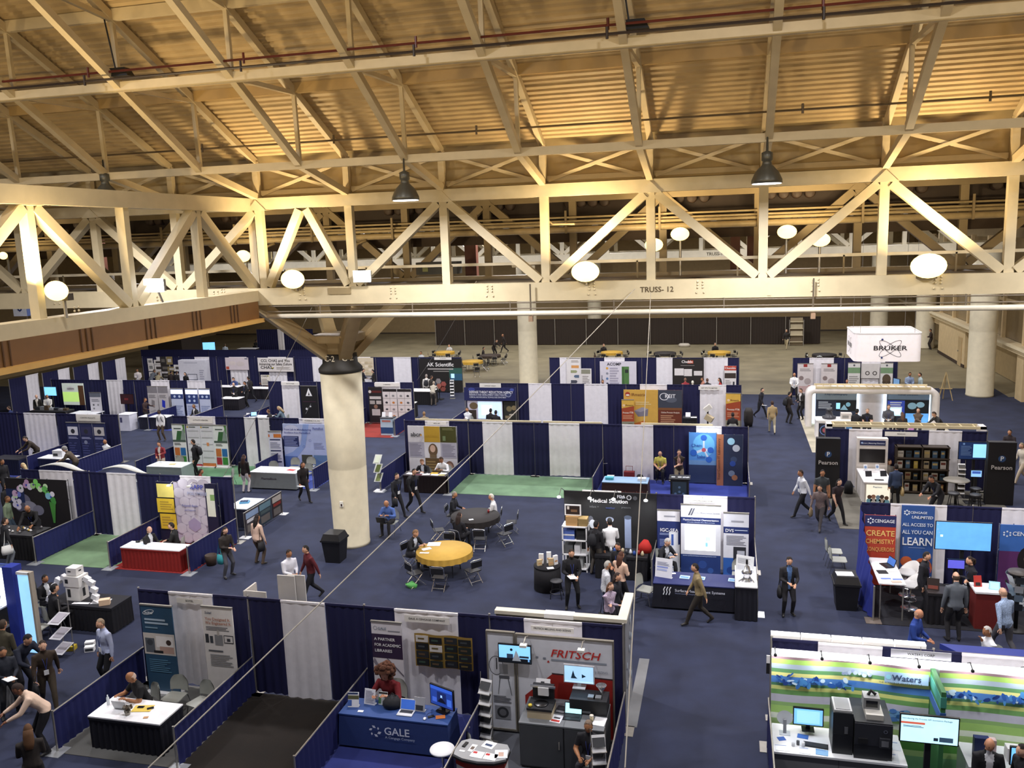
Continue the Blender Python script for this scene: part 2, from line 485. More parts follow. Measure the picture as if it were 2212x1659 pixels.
# ceiling beyond the nearest truss, dark services zone
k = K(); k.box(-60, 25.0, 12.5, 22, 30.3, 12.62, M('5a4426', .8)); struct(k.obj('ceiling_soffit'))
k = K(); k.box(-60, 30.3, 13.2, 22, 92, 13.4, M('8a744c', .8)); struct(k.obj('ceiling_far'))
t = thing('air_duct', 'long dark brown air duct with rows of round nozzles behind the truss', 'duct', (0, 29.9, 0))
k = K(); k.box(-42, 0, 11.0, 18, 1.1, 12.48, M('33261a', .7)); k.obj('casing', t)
for c in (-24.5, -21.2, -17.9, -14.6, -11.3, -8, -4.7, -1.4, 1.9, 5.2, 8.5):
    for d in (-.6, -.2, .2, .6):
        k = K()
        k2 = K(); k2.lathe([(.14, 0), (.17, .05), (.17, .3), (.13, .34)], M('3d2e20', .6), 14)
        k.add([(c + d + v[0], -v[2], 11.62 + v[1]) for v in k2.v], k2.f, k2.ms[0], True)
        k.obj('nozzle', t)
for z, r, y, lab in ((11.13, .035, 29.2, 'uppermost thin pipe behind the nearest truss'), (11.0, .04, 29.1, 'second thin pipe behind the nearest truss'), (10.9, .05, 29.0, 'third thin pipe behind the nearest truss'), (10.72, .11, 29.05, 'thick pale pipe behind the nearest truss')):
    k = K(); k.tube([(-42, y, z), (18, y, z)], r, M('b8a47a', .4, 'metal'), 8); tag(k.obj('service_pipe'), lab, 'pipe')
t = thing('pipe_rack', 'row of thin pipe hanger rods behind the nearest truss', 'pipe hanger', (0, 28.9, 0))
for i in range(14):
    x = -27 + i * 3.1
    k = K(); k.bar((x, 0, 10.6), (x, 0, 11.35), .07, .05, TR_SHADED); k.obj('hanger', t)
k = K(); k.box(-42, 30, 10.3, 18, 30.35, 10.62, M('3a2a1a', .7)); tag(k.obj('brown_girder'), 'dark brown girder under the service pipes', 'beam')
t = thing('catwalk', 'service catwalk with mesh floor and pale handrail behind the nearest truss', 'catwalk', (0, 27.6, 0))
k = K(); k.box(-40, -.5, 9.1, 18, .5, 9.16, M('6a5a40', .6)); k.obj('walkway', t)
k = K(); k.bar((-40, -.4, 9.7), (18, -.4, 9.7), .05, .09, M('e0d4b4', .5)); k.obj('handrail', t)
for i in range(19):
    k = K(); k.bar((-39 + i * 3.02, -.4, 9.16), (-39 + i * 3.02, -.4, 9.7), .05, .05, TR_SHADED); k.obj('baluster', t)
BRN = M('5a2f1c', .6)
for x, w, lab in ((.22, .34, 'left of two dark brown posts behind the truss number'), (.8, .34, 'right of two dark brown posts behind the truss number'), (-9.6, .45, 'dark brown post behind the thick column truss bay'), (-26.3, .5, 'dark brown post behind the upper left truss')):
    k = K(); k.box(x - w / 2, 32, 8.9, x + w / 2, 32.3, 13.2, BRN); k.box(x - w / 2 - .06, 31.95, 8.9, x + w / 2 + .06, 32, 9.0, BRN); tag(k.obj('brown_post'), lab, 'post')
t = thing('fan_coil_unit', 'dark grey ventilation unit on the catwalk behind the truss', 'machine', (-9.9, 28.8, 9.35))
k = K(); k.box(-.75, 0, 0, .75, .6, .42, M('3c3a30', .6)); k.obj('casing', t)
k = K(); k.box(-.5, -.03, .1, -.3, 0, .25, M('8a8a50')); k.obj('label_plate', t)
for x in (-16.6, -13, -11.6):
    k = K(); k.tube([(x, 28.9, 9.2), (x, 28.9, 10.2), (x + .15, 28.9, 10.5), (x + .5, 28.9, 10.6)], .05, TR_SHADED, 7); tag(k.obj('conduit_riser'), f'bent conduit riser on the catwalk {"left of the corner" if x < -16 else ("right of the corner" if x < -12 else "beside the ventilation unit")}', 'pipe')
k = K(); k.tube([(-5.1, 24.9, 11.7), (-5.1, 24.9, 11.0), (-4.95, 24.9, 10.88), (-4.3, 24.9, 10.86)], .03, TR_SHADED, 6); k.ball((-5.1, 24.9, 11.7), .07, TR_SHADED); tag(k.obj('conduit_riser'), 'thin conduit with round box hanging below the top chord', 'pipe')
# hanging cables
CAB = M('a29c90', .5)
for a, b, r, lab in (((-2.55, 24.4, 9.0), (-6.68, 8.0, 4.48), .010, 'long slack cable running from the truss to the lower left'), ((-2.1, 24.3, 8.9), (-.985, 8.0, 5.21), .008, 'second cable dropping from the truss to the bottom centre'), ((-7.2, 24.5, 9.3), (-17.3, 46, 2.6), .008, 'thin wire dropping from the truss toward the back booths'), ((-12.6, 24.6, 8.6), (-17.4, 26.3, 2.5), .008, 'thin dark wire dropping past the thick column')):
    a, b = Vector(a), Vector(b)
    pts = [a.lerp(b, i / 10) - Vector((0, 0, .12 * math.sin(math.pi * i / 10))) for i in range(11)]
    k = K(); k.tube(pts, r, CAB, 6); tag(k.obj('cable'), lab, 'cable')
# hanging zero signs at far left
for z, lab in ((7.1, 'upper hanging white cube sign with a zero at far left'), (5.7, 'lower hanging white cube sign with a zero at far left')):
    t = thing('hanging_sign', lab, 'sign', (-42.6, 45, z - .4))
    k = K(); k.box(-.5, -.5, 0, .5, .5, 1.1, M('e6e8f0', .6, 'print')); k.box(.501, -.5, 0, .51, .5, 1.1, M('4a5a8a')); k.tube([(0, 0, 1.1), (0, 0, 13.6 - z)], .015, STEEL, 4); k.obj('body', t)
    k = K(); k.text('0', 0, .3, .6, M('2a3a70'), -.51); k.obj('lettering', t)

# ------------------------------------------------------------------ lamps
def area(name, loc, w, col, size, rot=(0, 0, 0), spread=180, parent=None):
    l = bpy.data.lights.new(name, 'AREA')
    l.shape = 'DISK'
    l.size = size
    l.energy = w
    l.color = col
    l.spread = R(spread)
    o = bpy.data.objects.new(name, l)
    C.objects.link(o)
    o.location = loc
    o.rotation_euler = rot
    o.parent = parent
    return o
kp = K(); kp.lathe([(.36, 0), (.35, .08), (.27, .26), (.12, .42), (.1, .5), (.13, .52), (.13, .7), (.03, .74), (.02, 1.1)], M('5c5a50', .4, 'metal', 0, .5), 20)
pm = kp.mesh('dome'); 
kl = K(); kl.lathe([(.33, -.02), (.33, -.005)], M('ffffff', .5, 'screen', 6), 20); lm = kl.mesh('lens')
pw = {0: 'first', 1: 'second'}
def pendant(x, y, z, lab):
    t = thing('pendant_lamp', lab, 'lamp', (x, y, z), 0, 'dome pendant lamps')
    link('dome', pm, t); link('lens', lm, t)
    area('pendant_light', (0, 0, -.06), PENDANT_W, COOL, .6, (0, 0, 0), 165, t)
pendant(-8.17, 21.6, 11.6, 'dome pendant lamp hanging left of the image centre')
pendant(.85, 21.6, 11.6, 'dome pendant lamp hanging right of the truss number')
n_ = 0
for y in (11.5, 33, 42, 51, 62, 75):
    for x in (-35.3, -26.2, -17.2, -8.17, .85, 9.9):
        n_ += 1
        pendant(x + (.5 if y > 30 else 0), y, 12.4 if y > 30 else 17.2, f'dome pendant lamp of the {["near", "third", "fourth", "fifth", "sixth", "last"][[11.5, 33, 42, 51, 62, 75].index(y)]} lamp row, {["leftmost", "second", "third", "fourth", "fifth", "rightmost"][[-35.3, -26.2, -17.2, -8.17, .85, 9.9].index(x)]} of six')
pendant(-17.2, 21.6, 12.0, 'dome pendant lamp hidden beyond the upper left truss')
pendant(9.9, 21.6, 11.6, 'dome pendant lamp beyond the right picture edge')
# truss floodlights that wash the roof
def uplight(x, y, z, lab, s=1.0, w=UPLIGHT_W, e=3.2):
    t = thing('floodlight', lab, 'lamp', (x, y, z), 0, 'glowing floodlights on the trusses')
    k = K(); k.ball((0, 0, 0), (.4 * s, .16 * s, .29 * s), M('ffe08c', .4, 'screen', e), 16, 10); k.obj('glowing_lens', t)  # lens made oversized, its shape takes in the glare around the lamp
    k = K(); k.box(-.22 * s, .12, -.3 * s, .22 * s, .3, -.1 * s, M('3a3228')); k.tube([(0, .2, -.3 * s), (0, .2, min(-.31 * s, 9.14 - z))], .04, STEEL, 6); k.obj('housing', t)
    if w:
        area('flood_light', (0, -.7, .35 * s), w, WARM, .5, (R(180 - 28), 0, 0), 150, t)
uplight(-13.0, 24.25, 9.5, 'glowing yellow floodlight beside the thick column truss corner')
uplight(-3.92, 24.25, 9.52, 'glowing yellow floodlight on the nearest truss left of its number')
uplight(4.98, 24.25, 9.46, 'glowing yellow floodlight on the nearest truss at right', 1.1)
uplight(-14.2, 15.9, 9.75, 'glowing yellow floodlight on the upper left side truss', .75)
uplight(12.5, 24.25, 9.5, 'floodlight on the nearest truss beyond the right picture edge')
for x, z, lab in ((2.68, 10.15, 'yellow floodlight over the catwalk right of the brown posts, lower of two'), (1.71, 10.42, 'yellow floodlight over the catwalk right of the brown posts, upper of two'), (-1.49, 10.46, 'yellow floodlight over the catwalk above the truss number, right of two'), (-2.3, 10.15, 'yellow floodlight over the catwalk above the truss number, left of two'), (-27.1, 10.5, 'small orange floodlight over the catwalk at the left edge'), (-16.8, 10.2, 'yellow floodlight over the catwalk beside the corner post')):
    uplight(x, 27.85, z, lab, .72 if x > -20 else .5, 60, 3)
for x, y, z, lab in ((-10.7, 24.3, 9.54, 'white rectangular work light on the nearest truss'), (-14.3, 19.4, 9.65, 'white rectangular work light on the upper left truss')):
    t = thing('work_light', lab, 'lamp', (x, y, z))
    k = K(); k.box(-.27, -.08, -.17, .27, -.02, .17, M('ffffff', .4, 'screen', 8)); k.obj('glowing_lens', t)
    k = K(); k.box(-.24, -.02, -.15, .24, .12, .15, M('6a6458')); k.tube([(0, .1, -.15), (0, .25, 9.2 - z)], .03, STEEL, 5); k.obj('housing', t)

# matching floodlights on the opposite side of the gable, behind the viewer
for x in (-22, -13, -4, 5, 14):
    uplight(x, 1.0, 9.2, f'floodlight behind the viewer on the opposite side of the gable, {["first", "second", "third", "fourth", "fifth"][[-22, -13, -4, 5, 14].index(x)]} from the left', 1, 0)
    area('flood_light', (x, 1.1, 9.7), 400, WARM, .5, (R(128), 0, 0), 140)
# ================================================================== people
def ik(a, b, l1, l2, pole):
    d = b - a
    L = min(d.length, (l1 + l2) * .995)
    d.normalize()
    b = a + d * L
    c = (l1 * l1 - l2 * l2 + L * L) / (2 * L)
    h = math.sqrt(max(l1 * l1 - c * c, 0))
    p = pole - d * pole.dot(d)
    p = p.normalized() if p.length > 1e-4 else Vector((0, -1, 0))
    return a + d * c + p * h, b
def ring(c, ax, rx, ry, n=10):
    d = ax.normalized()
    u = Vector((1, 0, 0)) - d * d.x
    if u.length < .2:
        u = Vector((0, 1, 0)) - d * d.y
    u.normalize()
    w = d.cross(u)
    return [c + u * rx * math.cos(2 * math.pi * i / n) + w * ry * math.sin(2 * math.pi * i / n) for i in range(n)]
def loft(k, secs, m, g=1.0):
    n = 10
    secs = [(c, a * g, b * g) for c, a, b in secs]
    vs_, fs = [], []
    for i, (c, rx, ry) in enumerate(secs):
        ax = secs[min(i + 1, len(secs) - 1)][0] - secs[max(i - 1, 0)][0]
        vs_ += ring(c, ax, rx, ry, n)
    for i in range(len(secs) - 1):
        for j in range(n):
            fs.append((i * n + j, i * n + (j + 1) % n, (i + 1) * n + (j + 1) % n, (i + 1) * n + j))
    fs.append(tuple(range(n - 1, -1, -1)))
    fs.append(tuple((len(secs) - 1) * n + j for j in range(n)))
    k.add(vs_, fs, m, True)
V = Vector
def pose(name, rnd):
    """joint targets in a 1.74 m figure: x right, y forward, z up"""
    j = dict(pel=V((0, 0, .94)), lean=4, head=0, nod=6)
    st = .12 + rnd.random() * .05
    j['ft'] = [V((-st, .0, .08)), V((st, .04, .08))]
    j['hd'] = [V((-.27, .07, .8)), V((.27, .1, .8))]
    if name == 'hold':
        j['hd'] = [V((-.1, .32, 1.05)), V((.1, .3, 1.08))]; j['nod'] = 14
    elif name == 'cross':
        j['hd'] = [V((.12, .24, 1.16)), V((-.12, .25, 1.12))]
    elif name == 'chin':
        j['hd'] = [V((.1, .24, 1.08)), V((.03, .2, 1.42))]; j['nod'] = 10
    elif name == 'point':
        j['hd'] = [V((-.28, .45, 1.2)), V((.12, .26, 1.06))]
    elif name == 'lean':
        j['lean'] = 38; j['hd'] = [V((-.2, .62, .98)), V((.2, .64, .98))]; j['nod'] = 20
        j['pel'] = V((0, -.06, .93))
    elif name == 'walk':
        j['lean'] = 7; j['pel'] = V((0, 0, .92))
        j['ft'] = [V((-.09, .36, .08)), V((.09, -.36, .14))]
        j['hd'] = [V((-.27, -.16, .84)), V((.26, .24, .88))]
    if name in ('sit', 'sitw', 'bar') or (name in ('cross', 'chin') and False):
        j['pel'] = V((0, 0, .5)); j['lean'] = 6
        j['ft'] = [V((-.14, .46, .08)), V((.14, .42, .08))]
        j['hd'] = [V((-.12, .36, .66)), V((.12, .34, .67))]
        if name == 'sitw':
            j['lean'] = 20; j['hd'] = [V((-.16, .46, .8)), V((.14, .48, .8))]; j['nod'] = 28
        if name == 'bar':
            j['pel'] = V((0, 0, .62)); j['ft'] = [V((-.13, .34, .1)), V((.13, .2, .2))]; j['nod'] = 34; j['lean'] = 14
            j['hd'] = [V((-.1, .3, .72)), V((.1, .3, .72))]
    return j
SEAT = ('sit', 'sitw', 'bar')
def build_body(h, pz, top, bot, skin, ex, seated, near, seed):
    rnd = random.Random(seed)
    base = pz
    j = pose(base, rnd)
    if seated and base not in SEAT:
        q = pose('sit', rnd)
        dz = q['pel'].z - j['pel'].z
        j['hd'] = [v + V((0, 0, dz)) for v in j['hd']]
        j['pel'], j['ft'] = q['pel'], q['ft']
    pel = j['pel']
    lean = Matrix.Rotation(-R(j['lean']), 3, 'X')
    up = lambda x, y, z: pel + lean @ V((x, y, z))
    k = K(); mm = M('808080')
    sh = 1 if 'w' in ex else 1.0
    waist, chest, nb, nt = up(0, 0, .16), up(0, .01, .36), up(0, 0, .53), up(0, .015, .62)
    loft(k, [(pel + V((0, 0, -.1)), .12, .09), (pel, .165, .12), (waist, .145, .105), (up(0, .01, .28), .165, .12), (up(0, .01, .40), .185, .115), (up(0, 0, .49), .15, .085), (nb, .07, .065), (nt, .055, .058), (up(0, .03, .7), .05, .055)], mm, 1.08)
    if 'J:' in ex or 'C' in ex:                    # jacket hem
        loft(k, [(up(0, .01, .38), .19, .125), (waist, .165, .125), (pel + V((0, 0, -.04)), .19, .14), (pel + V((0, 0, -.14)), .19, .14)], mm)
    segs = []
    for s_, sx in ((0, -1), (1, 1)):
        hip = pel + V((sx * .095, 0, -.04))
        ft = j['ft'][s_]
        kn, an = ik(hip, ft, .44, .44, V((sx * .1, 1, .25)))
        loft(k, [(hip + V((0, 0, .05)), .085, .09), (hip.lerp(kn, .3), .085, .09), (kn, .058, .062), (kn.lerp(an, .35), .056, .06), (an, .04, .042)], mm, 1.16)
        fw = V((sx * .25, 1, 0)).normalized()
        if base == 'walk' and s_ == 1:
            fw = V((0, .8, -.5)).normalized()
        loft(k, [(an - fw * .06 + V((0, 0, -.03)), .04, .035), (an + fw * .05 + V((0, 0, -.035)), .045, .04), (an + fw * .17 + V((0, 0, -.05)), .04, .025)], mm)
        segs += [('leg', hip, kn), ('leg', kn, an), ('shoe', an - fw * .06 + V((0, 0, -.06)), an + fw * .19 + V((0, 0, -.06)))]
        shd = up(sx * .185, 0, .455)
        hand = j['hd'][s_] + V((rnd.uniform(-.03, .03), rnd.uniform(-.03, .03), rnd.uniform(-.02, .02)))
        if seated and base in ('cross', 'chin'):
            pass
        el, wr = ik(shd, hand, .29, .26, V((sx * .6, -.7, -.4)))
        loft(k, [(up(sx * .1, 0, .47), .06, .06), (shd, .066, .066), (shd.lerp(el, .5), .054, .054), (el, .044, .046), (el.lerp(wr, .35), .043, .043), (wr, .028, .032)], mm, 1.2)
        d = (wr - el).normalized()
        loft(k, [(wr - d * .02, .026, .03), (wr + d * .04, .036, .026), (wr + d * .09, .036, .022)], mm)
        segs += [('arm', shd, el), ('fore', el, wr), ('hand', wr + d * .01, wr + d * .16)]
        j.setdefault('wr', []).append((wr, d, sx))
    segs += [('torso', pel, chest), ('torso', chest, up(0, 0, .5)), ('neck', up(0, 0, .555), nt)]
    if 'D' in ex.split('J')[0] and 'D:' not in ex:
        pass
    j.update(nt=nt, up=up, segs=segs, lean_m=lean, nb=nb, chest=chest, pelv=pel)
    return k, j
def seg_d(p, a, b):
    ab = b - a
    t = max(0, min(1, (p - a).dot(ab) / max(ab.length_squared, 1e-6)))
    return (p - (a + ab * t)).length, t
PEOPLE = [
(-42.11,44.40,1.76,290,'st','26221f','1d1b1c','b:8a7a6a','J:d8d2c8','man in an open dark suit beside the wall screen at far left'),
(-41.44,44.54,1.74,300,'hold','d9d6d0','3a3532','b:b0a898','B','stout man in a white shirt beside the man in the open dark suit'),
(-41.04,41.10,1.7,200,'walk','1c2a55','1a1c28','s:3a2a20','-','person in a blue top walking past the dark drape at far left'),
(-45.01,55.61,1.3,280,'sit','4a352a','2a2422','s:5a4028','-','seated person in a brown jacket by the striped navy and white drape'),
(-42.76,54.91,1.74,300,'hold','d6cfcc','2a2a30','s:1d1612','B','person in a white shirt standing before the last white stripe of the drape'),
(-41.56,55.26,1.62,80,'lean','5a5f68','2a2d38','s:4a3a30','-','man in a grey shirt bending over the literature table'),
(-40.49,54.33,1.6,100,'lean','8c8268','3a352e','s:6a5a48','-','person in a tan jacket leaning over the literature table'),
(-39.59,54.50,1.68,95,'st','2a201e','1e1c1c','s:1a1412','-','person in dark brown standing before the collage of leaflets'),
(-39.08,54.43,1.66,85,'st','1f1b1e','1e1c1c','s:201812','-','person in black standing before the collage of leaflets'),
(-38.14,54.07,1.62,260,'st','17161a','17161a','l:15100e','-','long-haired woman in black beside the tall white display cube'),
(-44.71,69.76,1.7,100,'st','b9c6d2','3a3f4a','s:5a4a3a','-','man in a pale blue shirt walking in the far hall below the tilted blue screen'),
(-45.26,76.06,1.3,90,'sit','1c1a1c','1c1a1c','s:1c1412','-','person in black seated at the far white table near the navy wall'),
(-34.13,53.90,1.3,265,'sitw','3a4a78','22242c','s:2a2018','-','person in a blue shirt writing at the table under the pinkish poster'),
(-31.45,49.62,1.7,280,'hold','191719','161416','b:c8b8a8','B','balding person with a white badge standing before the dark draped table'),
(-30.83,49.97,1.72,230,'hold','161518','161416','s:1a1410','B','person in a black jacket with hanging badge at the dark draped table'),
(-31.64,51.77,1.74,170,'walk','201c1e','1a1a20','s:15100e','P','person in black walking with white papers in the left aisle'),
(-32.06,54.38,1.3,200,'sitw','5a3524','2a201c','s:6a5038','-','person in a rust brown coat bent over the white table'),
(-32.46,57.07,1.3,330,'sit','d8dcdf','3a3f4a','s:5a4a3a','-','left of two people in white flanking the little safety poster'),
(-31.37,56.88,1.3,210,'sit','c9d3de','3a3f4a','s:4a3a30','-','right of two people in white flanking the little safety poster'),
(-33.97,44.05,1.72,10,'point','33201f','1a1618','s:2a1c14','-','man in dark red pointing at the laptop banners'),
(-30.47,40.54,1.76,265,'st','e4e2e0','4a3c2c','s:1a1210','KD:4a3226','man in a white polo with backpack straps standing in the left aisle'),
(-33.25,34.03,1.72,240,'lean','33291f','221f1c','s:2a2018','B','man in a dark jacket leaning over a counter beside the broad white curtain'),
(-29.74,32.60,1.66,200,'lean','54483a','33302c','c:8d8c88','-','person in a grey knit cap and camouflage jacket leaning at the white table'),
(-29.97,35.53,1.3,265,'cross','eef0f2','2a2d38','b:7a6048','-','man in a white shirt seated behind the low wall before three blue posters'),
(-25.80,34.08,1.64,275,'point','7a1e28','b8a898','s:1a1210','J:e0d8d0','woman in a red jacket with pointing arm near the green banners'),
(-30.70,30.02,1.72,350,'st','201f22','1c1c20','s:3a2a20','-','man in a dark coat cut by the left edge near the black graphic wall'),
(-30.57,30.97,1.3,200,'sit','8090a0','2a2d38','l:d0b98a','-','blond person seated on the blue carpet booth at far left'),
(-30.92,44.38,1.3,250,'sit','1c1b1e','1c1b1e','s:6a5a4c','J:e8e4e0','man in a dark suit seated in front of the glowing product banners'),
(-25.43,43.39,1.28,180,'sit','2a2624','2a2624','s:5a3a22','-','brown-haired person seated behind a small laptop'),
(-25.15,44.11,1.3,190,'sitw','5d6f7c','2a2f36','l:a08a68','-','blond person in slate blue resting a hand on the chin'),
(-24.02,34.14,1.78,190,'st','15151a','101014','s:1d1714','KJ:5a6070B','man in a black suit with a badge before the green and white banners'),
(-20.24,32.22,1.66,90,'st','1e1719','d8cfcd','l:3a241c','-','long-haired woman in white trousers seen from behind near the grey table'),
(-16.92,31.23,1.7,320,'walk','231c1c','1a1718','l:1e1512','P','woman in black walking past the long grey draped table'),
(-21.70,31.21,1.25,30,'sit','8a2a2a','2a2022','s:2a1c18','-','seated person in red partly hidden by the navy wall top'),
(-24.71,55.23,1.76,10,'hold','17151a','15141a','s:15100e','B','man in black talking beside the column in the back row'),
(-24.12,55.47,1.66,190,'hold','1c1918','181618','s:15100e','-','woman in black talking to the man by the column in the back row'),
(-23.71,64.23,1.72,260,'st','d9dce0','33363f','s:2a1c14','-','man in white standing in the hall behind the black scientific backdrop'),
(-23.91,72.02,1.3,265,'sit','d6dade','2a2d35','s:2a1c14','-','man in a white shirt sitting at the farthest left yellow round table'),
(-19.32,53.15,1.74,100,'st','cfccc6','3a3530','s:8a8078','K','man in a white shirt with backpack facing the black scientific backdrop'),
(-18.94,53.08,1.66,60,'hold','2a2420','201c1c','s:3a2a20','-','person in dark brown beside the backpack man at the black backdrop'),
(-18.32,51.71,1.5,95,'lean','b0a898','5a5148','s:9a8a78','-','person in a checked pale jacket bending at the white counter'),
(-16.05,43.47,1.28,110,'sit','8a7a60','33302c','s:8a6a48','-','person with sandy hair seated behind the olive banner wall'),
(-13.96,44.67,1.3,265,'cross','e6e9ee','2a2d38','s:1d1512','-','man in a white shirt with arms crossed under the agency banner'),
(-12.54,44.42,1.32,90,'sit','121116','121116','s:0f0c0c','-','dark silhouette of a person left of the bright projector screen'),
(-12.15,44.05,1.3,95,'sit','17151a','17151a','s:120e0c','-','dark silhouette of a person nearest the bright projector screen edge'),
(-20.18,70.10,1.3,20,'sit','2a2220','241f1e','s:1a1412','-','person in dark clothes seated at the far dark round table'),
(-19.61,72.28,1.66,330,'lean','2a2320','241f1e','s:3a2a20','-','person in dark clothes bending at the far yellow folding chair'),
(-20.05,76.08,1.7,200,'walk','2a2320','241f1e','b:6a5040','-','person in black walking near the far black curtain by the column'),
(-10.19,72.00,1.3,300,'sit','2a2626','241f1e','s:6a4a38','-','person seated at the yellow round table behind the machine poster'),
(-9.97,65.49,1.28,90,'sit','3a2f2a','241f1e','s:3a2418','-','brown-haired person seated just behind the machine poster wall'),
(-1.03,72.37,1.3,270,'sit','1e1c20','1c1a1c','s:8a7868','-','person in black seated at the far right yellow round table'),
(-7.75,54.03,1.3,270,'sit','2f2a2c','22201f','s:2a1c14','-','head of a person seated below the green machine poster'),
(-8.73,53.06,1.25,90,'sit','1d191c','22201f','s:120e0c','-','dark-haired head below the small white poster'),
(-2.62,54.93,1.3,100,'sit','8c2a30','2a2022','s:7a5a48','-','person in a red shirt seated before the black index banner'),
(-2.13,54.15,1.26,95,'sit','d8d4c4','3a3530','s:e0dccb','-','white-haired person seated before the black index banner'),
(-1.57,55.15,1.3,200,'sit','b8806a','3a2f2a','s:4a3024','-','person in a pink top seated before the black index banner'),
(-1.25,54.81,1.3,90,'sit','1c1b20','1c1a1c','s:5a4030','-','person in a black jacket seated between the pink and red tops'),
(-0.51,54.90,1.32,180,'sit','a02c28','2a2022','l:2a1814','-','long-haired woman in red beside the small red-topped poster'),
(0.26,44.43,1.3,90,'sit','1a1618','1a1618','s:1a1210','-','dark-haired person seated in a black chair beside the orange banner'),
(-2.75,35.80,1.38,265,'bar','cfc75e','1b191e','b:c09a7c','SB','bald man in a yellow shirt seated on a stool looking down'),
(-1.91,34.94,1.7,275,'chin','33281f','8a7f68','s:2a1c14','S','man in a dark polo and khaki trousers with hand on chin'),
(4.90,77.90,1.74,250,'walk','2a2522','a89a78','s:9a8a78','-','man in dark top and khaki trousers walking by the far black curtain'),
(3.92,54.20,1.78,262,'hold','eeeeec','1f1b1c','b:b8a090','B','tall balding man in a white shirt standing in the right aisle'),
(1.89,49.44,1.68,330,'walk','1c1a22','17161c','s:1d1410','P','woman in black striding with white papers down the right aisle'),
(2.24,45.69,1.68,95,'walk','a08a62','b0a68c','s:3a2418','-','person in a tan jacket and pale trousers walking away in the right aisle'),
(3.26,48.05,1.74,30,'hold','2a2220','201c1c','s:1d1410','K','man in a dark suit talking at the corner of the white curved frame'),
(3.90,49.07,1.74,215,'hold','26231f','1c1a1c','s:3a2c20','J:d8d4d0','man in a dark jacket facing his companion at the white curved frame'),
(7.01,54.81,1.3,265,'sit','3a4a48','2a2d30','s:4a3a2a','-','person in grey green seated with a laptop behind the white curved frame'),
(9.15,56.60,1.3,255,'sit','b8c8c4','3a3f44','s:2a1c14','-','person in pale green seated below the hanging white sign'),
(6.09,43.66,1.74,60,'hold','15141a','15141a','s:120e0c','-','man in a black suit at the white display desk with back turned'),
(6.59,43.91,1.72,260,'hold','1b1a1e','17161a','s:8a7a6a','SB','man in a black polo looking down at the white display desk'),
(7.68,44.70,1.76,265,'hold','5a5a60','22222a','s:5a4a3a','B','man in a grey plaid shirt standing at the lit alcove'),
(8.12,43.73,1.6,100,'st','2a2422','22201f','l:5a4030','-','brown-haired person facing the small glowing monitor'),
(8.98,44.49,1.66,255,'cross','6a5a4c','33302e','l:3a2418','-','long-haired woman in a patterned brown top by the lit alcove'),
(9.49,43.55,1.66,200,'lean','2a2826','22201f','s:3a2c22','-','person in black bending at the right post of the white curved frame'),
(10.52,54.83,1.74,275,'hold','8a9ab4','26262c','s:2a1c14','B','man in a light blue shirt standing on the concrete behind the frame'),
(11.03,54.67,1.74,190,'st','a8b8b8','33363a','s:2a1c14','-','man in a pale green shirt talking to the man in light blue'),
(16.33,77.69,1.72,180,'hold','33261f','2a211c','s:1d1410','-','person in dark brown leaning by the far round column'),
(12.20,41.65,1.3,240,'sit','2a2022','22201f','s:1d1410','-','seated person in dark red at the right edge of the aisle'),
(11.48,37.61,1.66,200,'walk','cfc4b0','b8a890','s:8a7a60','-','person in a cream coat cut by the right edge'),
(2.61,32.16,1.76,200,'walk','e2e4ea','16161c','s:2a1c14','B','man in a white dress shirt walking toward the aisle with badge'),
(3.38,32.18,1.78,275,'st','3f4448','1e1d22','s:1d1410','S','man in a grey t-shirt beside the black banner stand'),
(3.15,30.75,1.62,250,'walk','7a6a68','4a4648','l:1d1210','H','woman in a floral top walking with a shoulder bag'),
(3.89,31.52,1.64,300,'walk','2a1d22','17151a','l:1a1210','S','woman in a dark sleeveless top walking right behind the floral top'),
(6.27,35.84,1.3,300,'sit','c8c4c0','33302e','s:3a2a20','-','seated person in a white top beside the white counter'),
(6.13,33.71,1.68,95,'st','33415e','1b1a20','s:1d1410','H','woman in a blue top with a beige shoulder bag facing the bookcase'),
(7.03,32.19,1.68,220,'lean','17161c','15141a','s:1d1410','B','person in black bending forward in front of the bookcase'),
(1.67,23.41,1.7,280,'hold','1c1b20','17161c','p:1a1210','HJ:4a6a9a','woman in a black suit with a handbag standing alone in the aisle'),
(5.27,24.19,1.76,330,'st','1a1a22','16161c','s:1d1410','B','man in black reaching to a white chair behind the white counter'),
(6.33,24.22,1.68,200,'cross','1b1a22','17161c','p:2a1c14','B','woman in black with arms folded below the big blue screen'),
(5.64,22.69,1.82,95,'st','5a6068','1c1b1f','b:4a3a2e','-','broad man in a grey shirt with his back to the camera'),
(6.52,21.98,1.76,120,'walk','9fb4d4','4a4a50','b:b8937a','-','bald man in a blue plaid shirt walking at the right'),
(4.34,20.43,1.74,330,'hold','23418f','1e2030','b:c09a80','B','bald man in a royal blue shirt with badge behind the lit green wall'),
(5.85,20.66,1.32,200,'chin','eceef2','3a3f4a','s:b8b4b0','-','grey-haired man in a white t-shirt seated behind the blue counter'),
(4.45,15.16,1.74,270,'hold','15151a','17161c','b:b8907a','J:cfd0d4','bald man in a black jacket in front of the green striped wall'),
(4.94,15.13,1.7,200,'st','17161c','15141a','s:1a1210','-','person in black cut by the right edge at the green striped wall'),
(-2.56,15.13,1.3,265,'sit','15151c','2a2a32','s:7a6858','SB','man with glasses in a black polo seated at the dark grey cabinets'),
(-7.16,16.11,1.42,262,'sitw','7a2026','22201f','a:553322','-','woman with big curly hair in red seated behind the blue cloth table'),
(-12.78,15.10,1.34,240,'sitw','121216','1c1c22','b:c8b0a0','S','bald man in a black t-shirt typing at a laptop on the white table'),
(-14.73,16.58,1.76,250,'st','b8c0dc','101014','s:8a7862','B','man in a pale blue shirt and black trousers walking in the left aisle'),
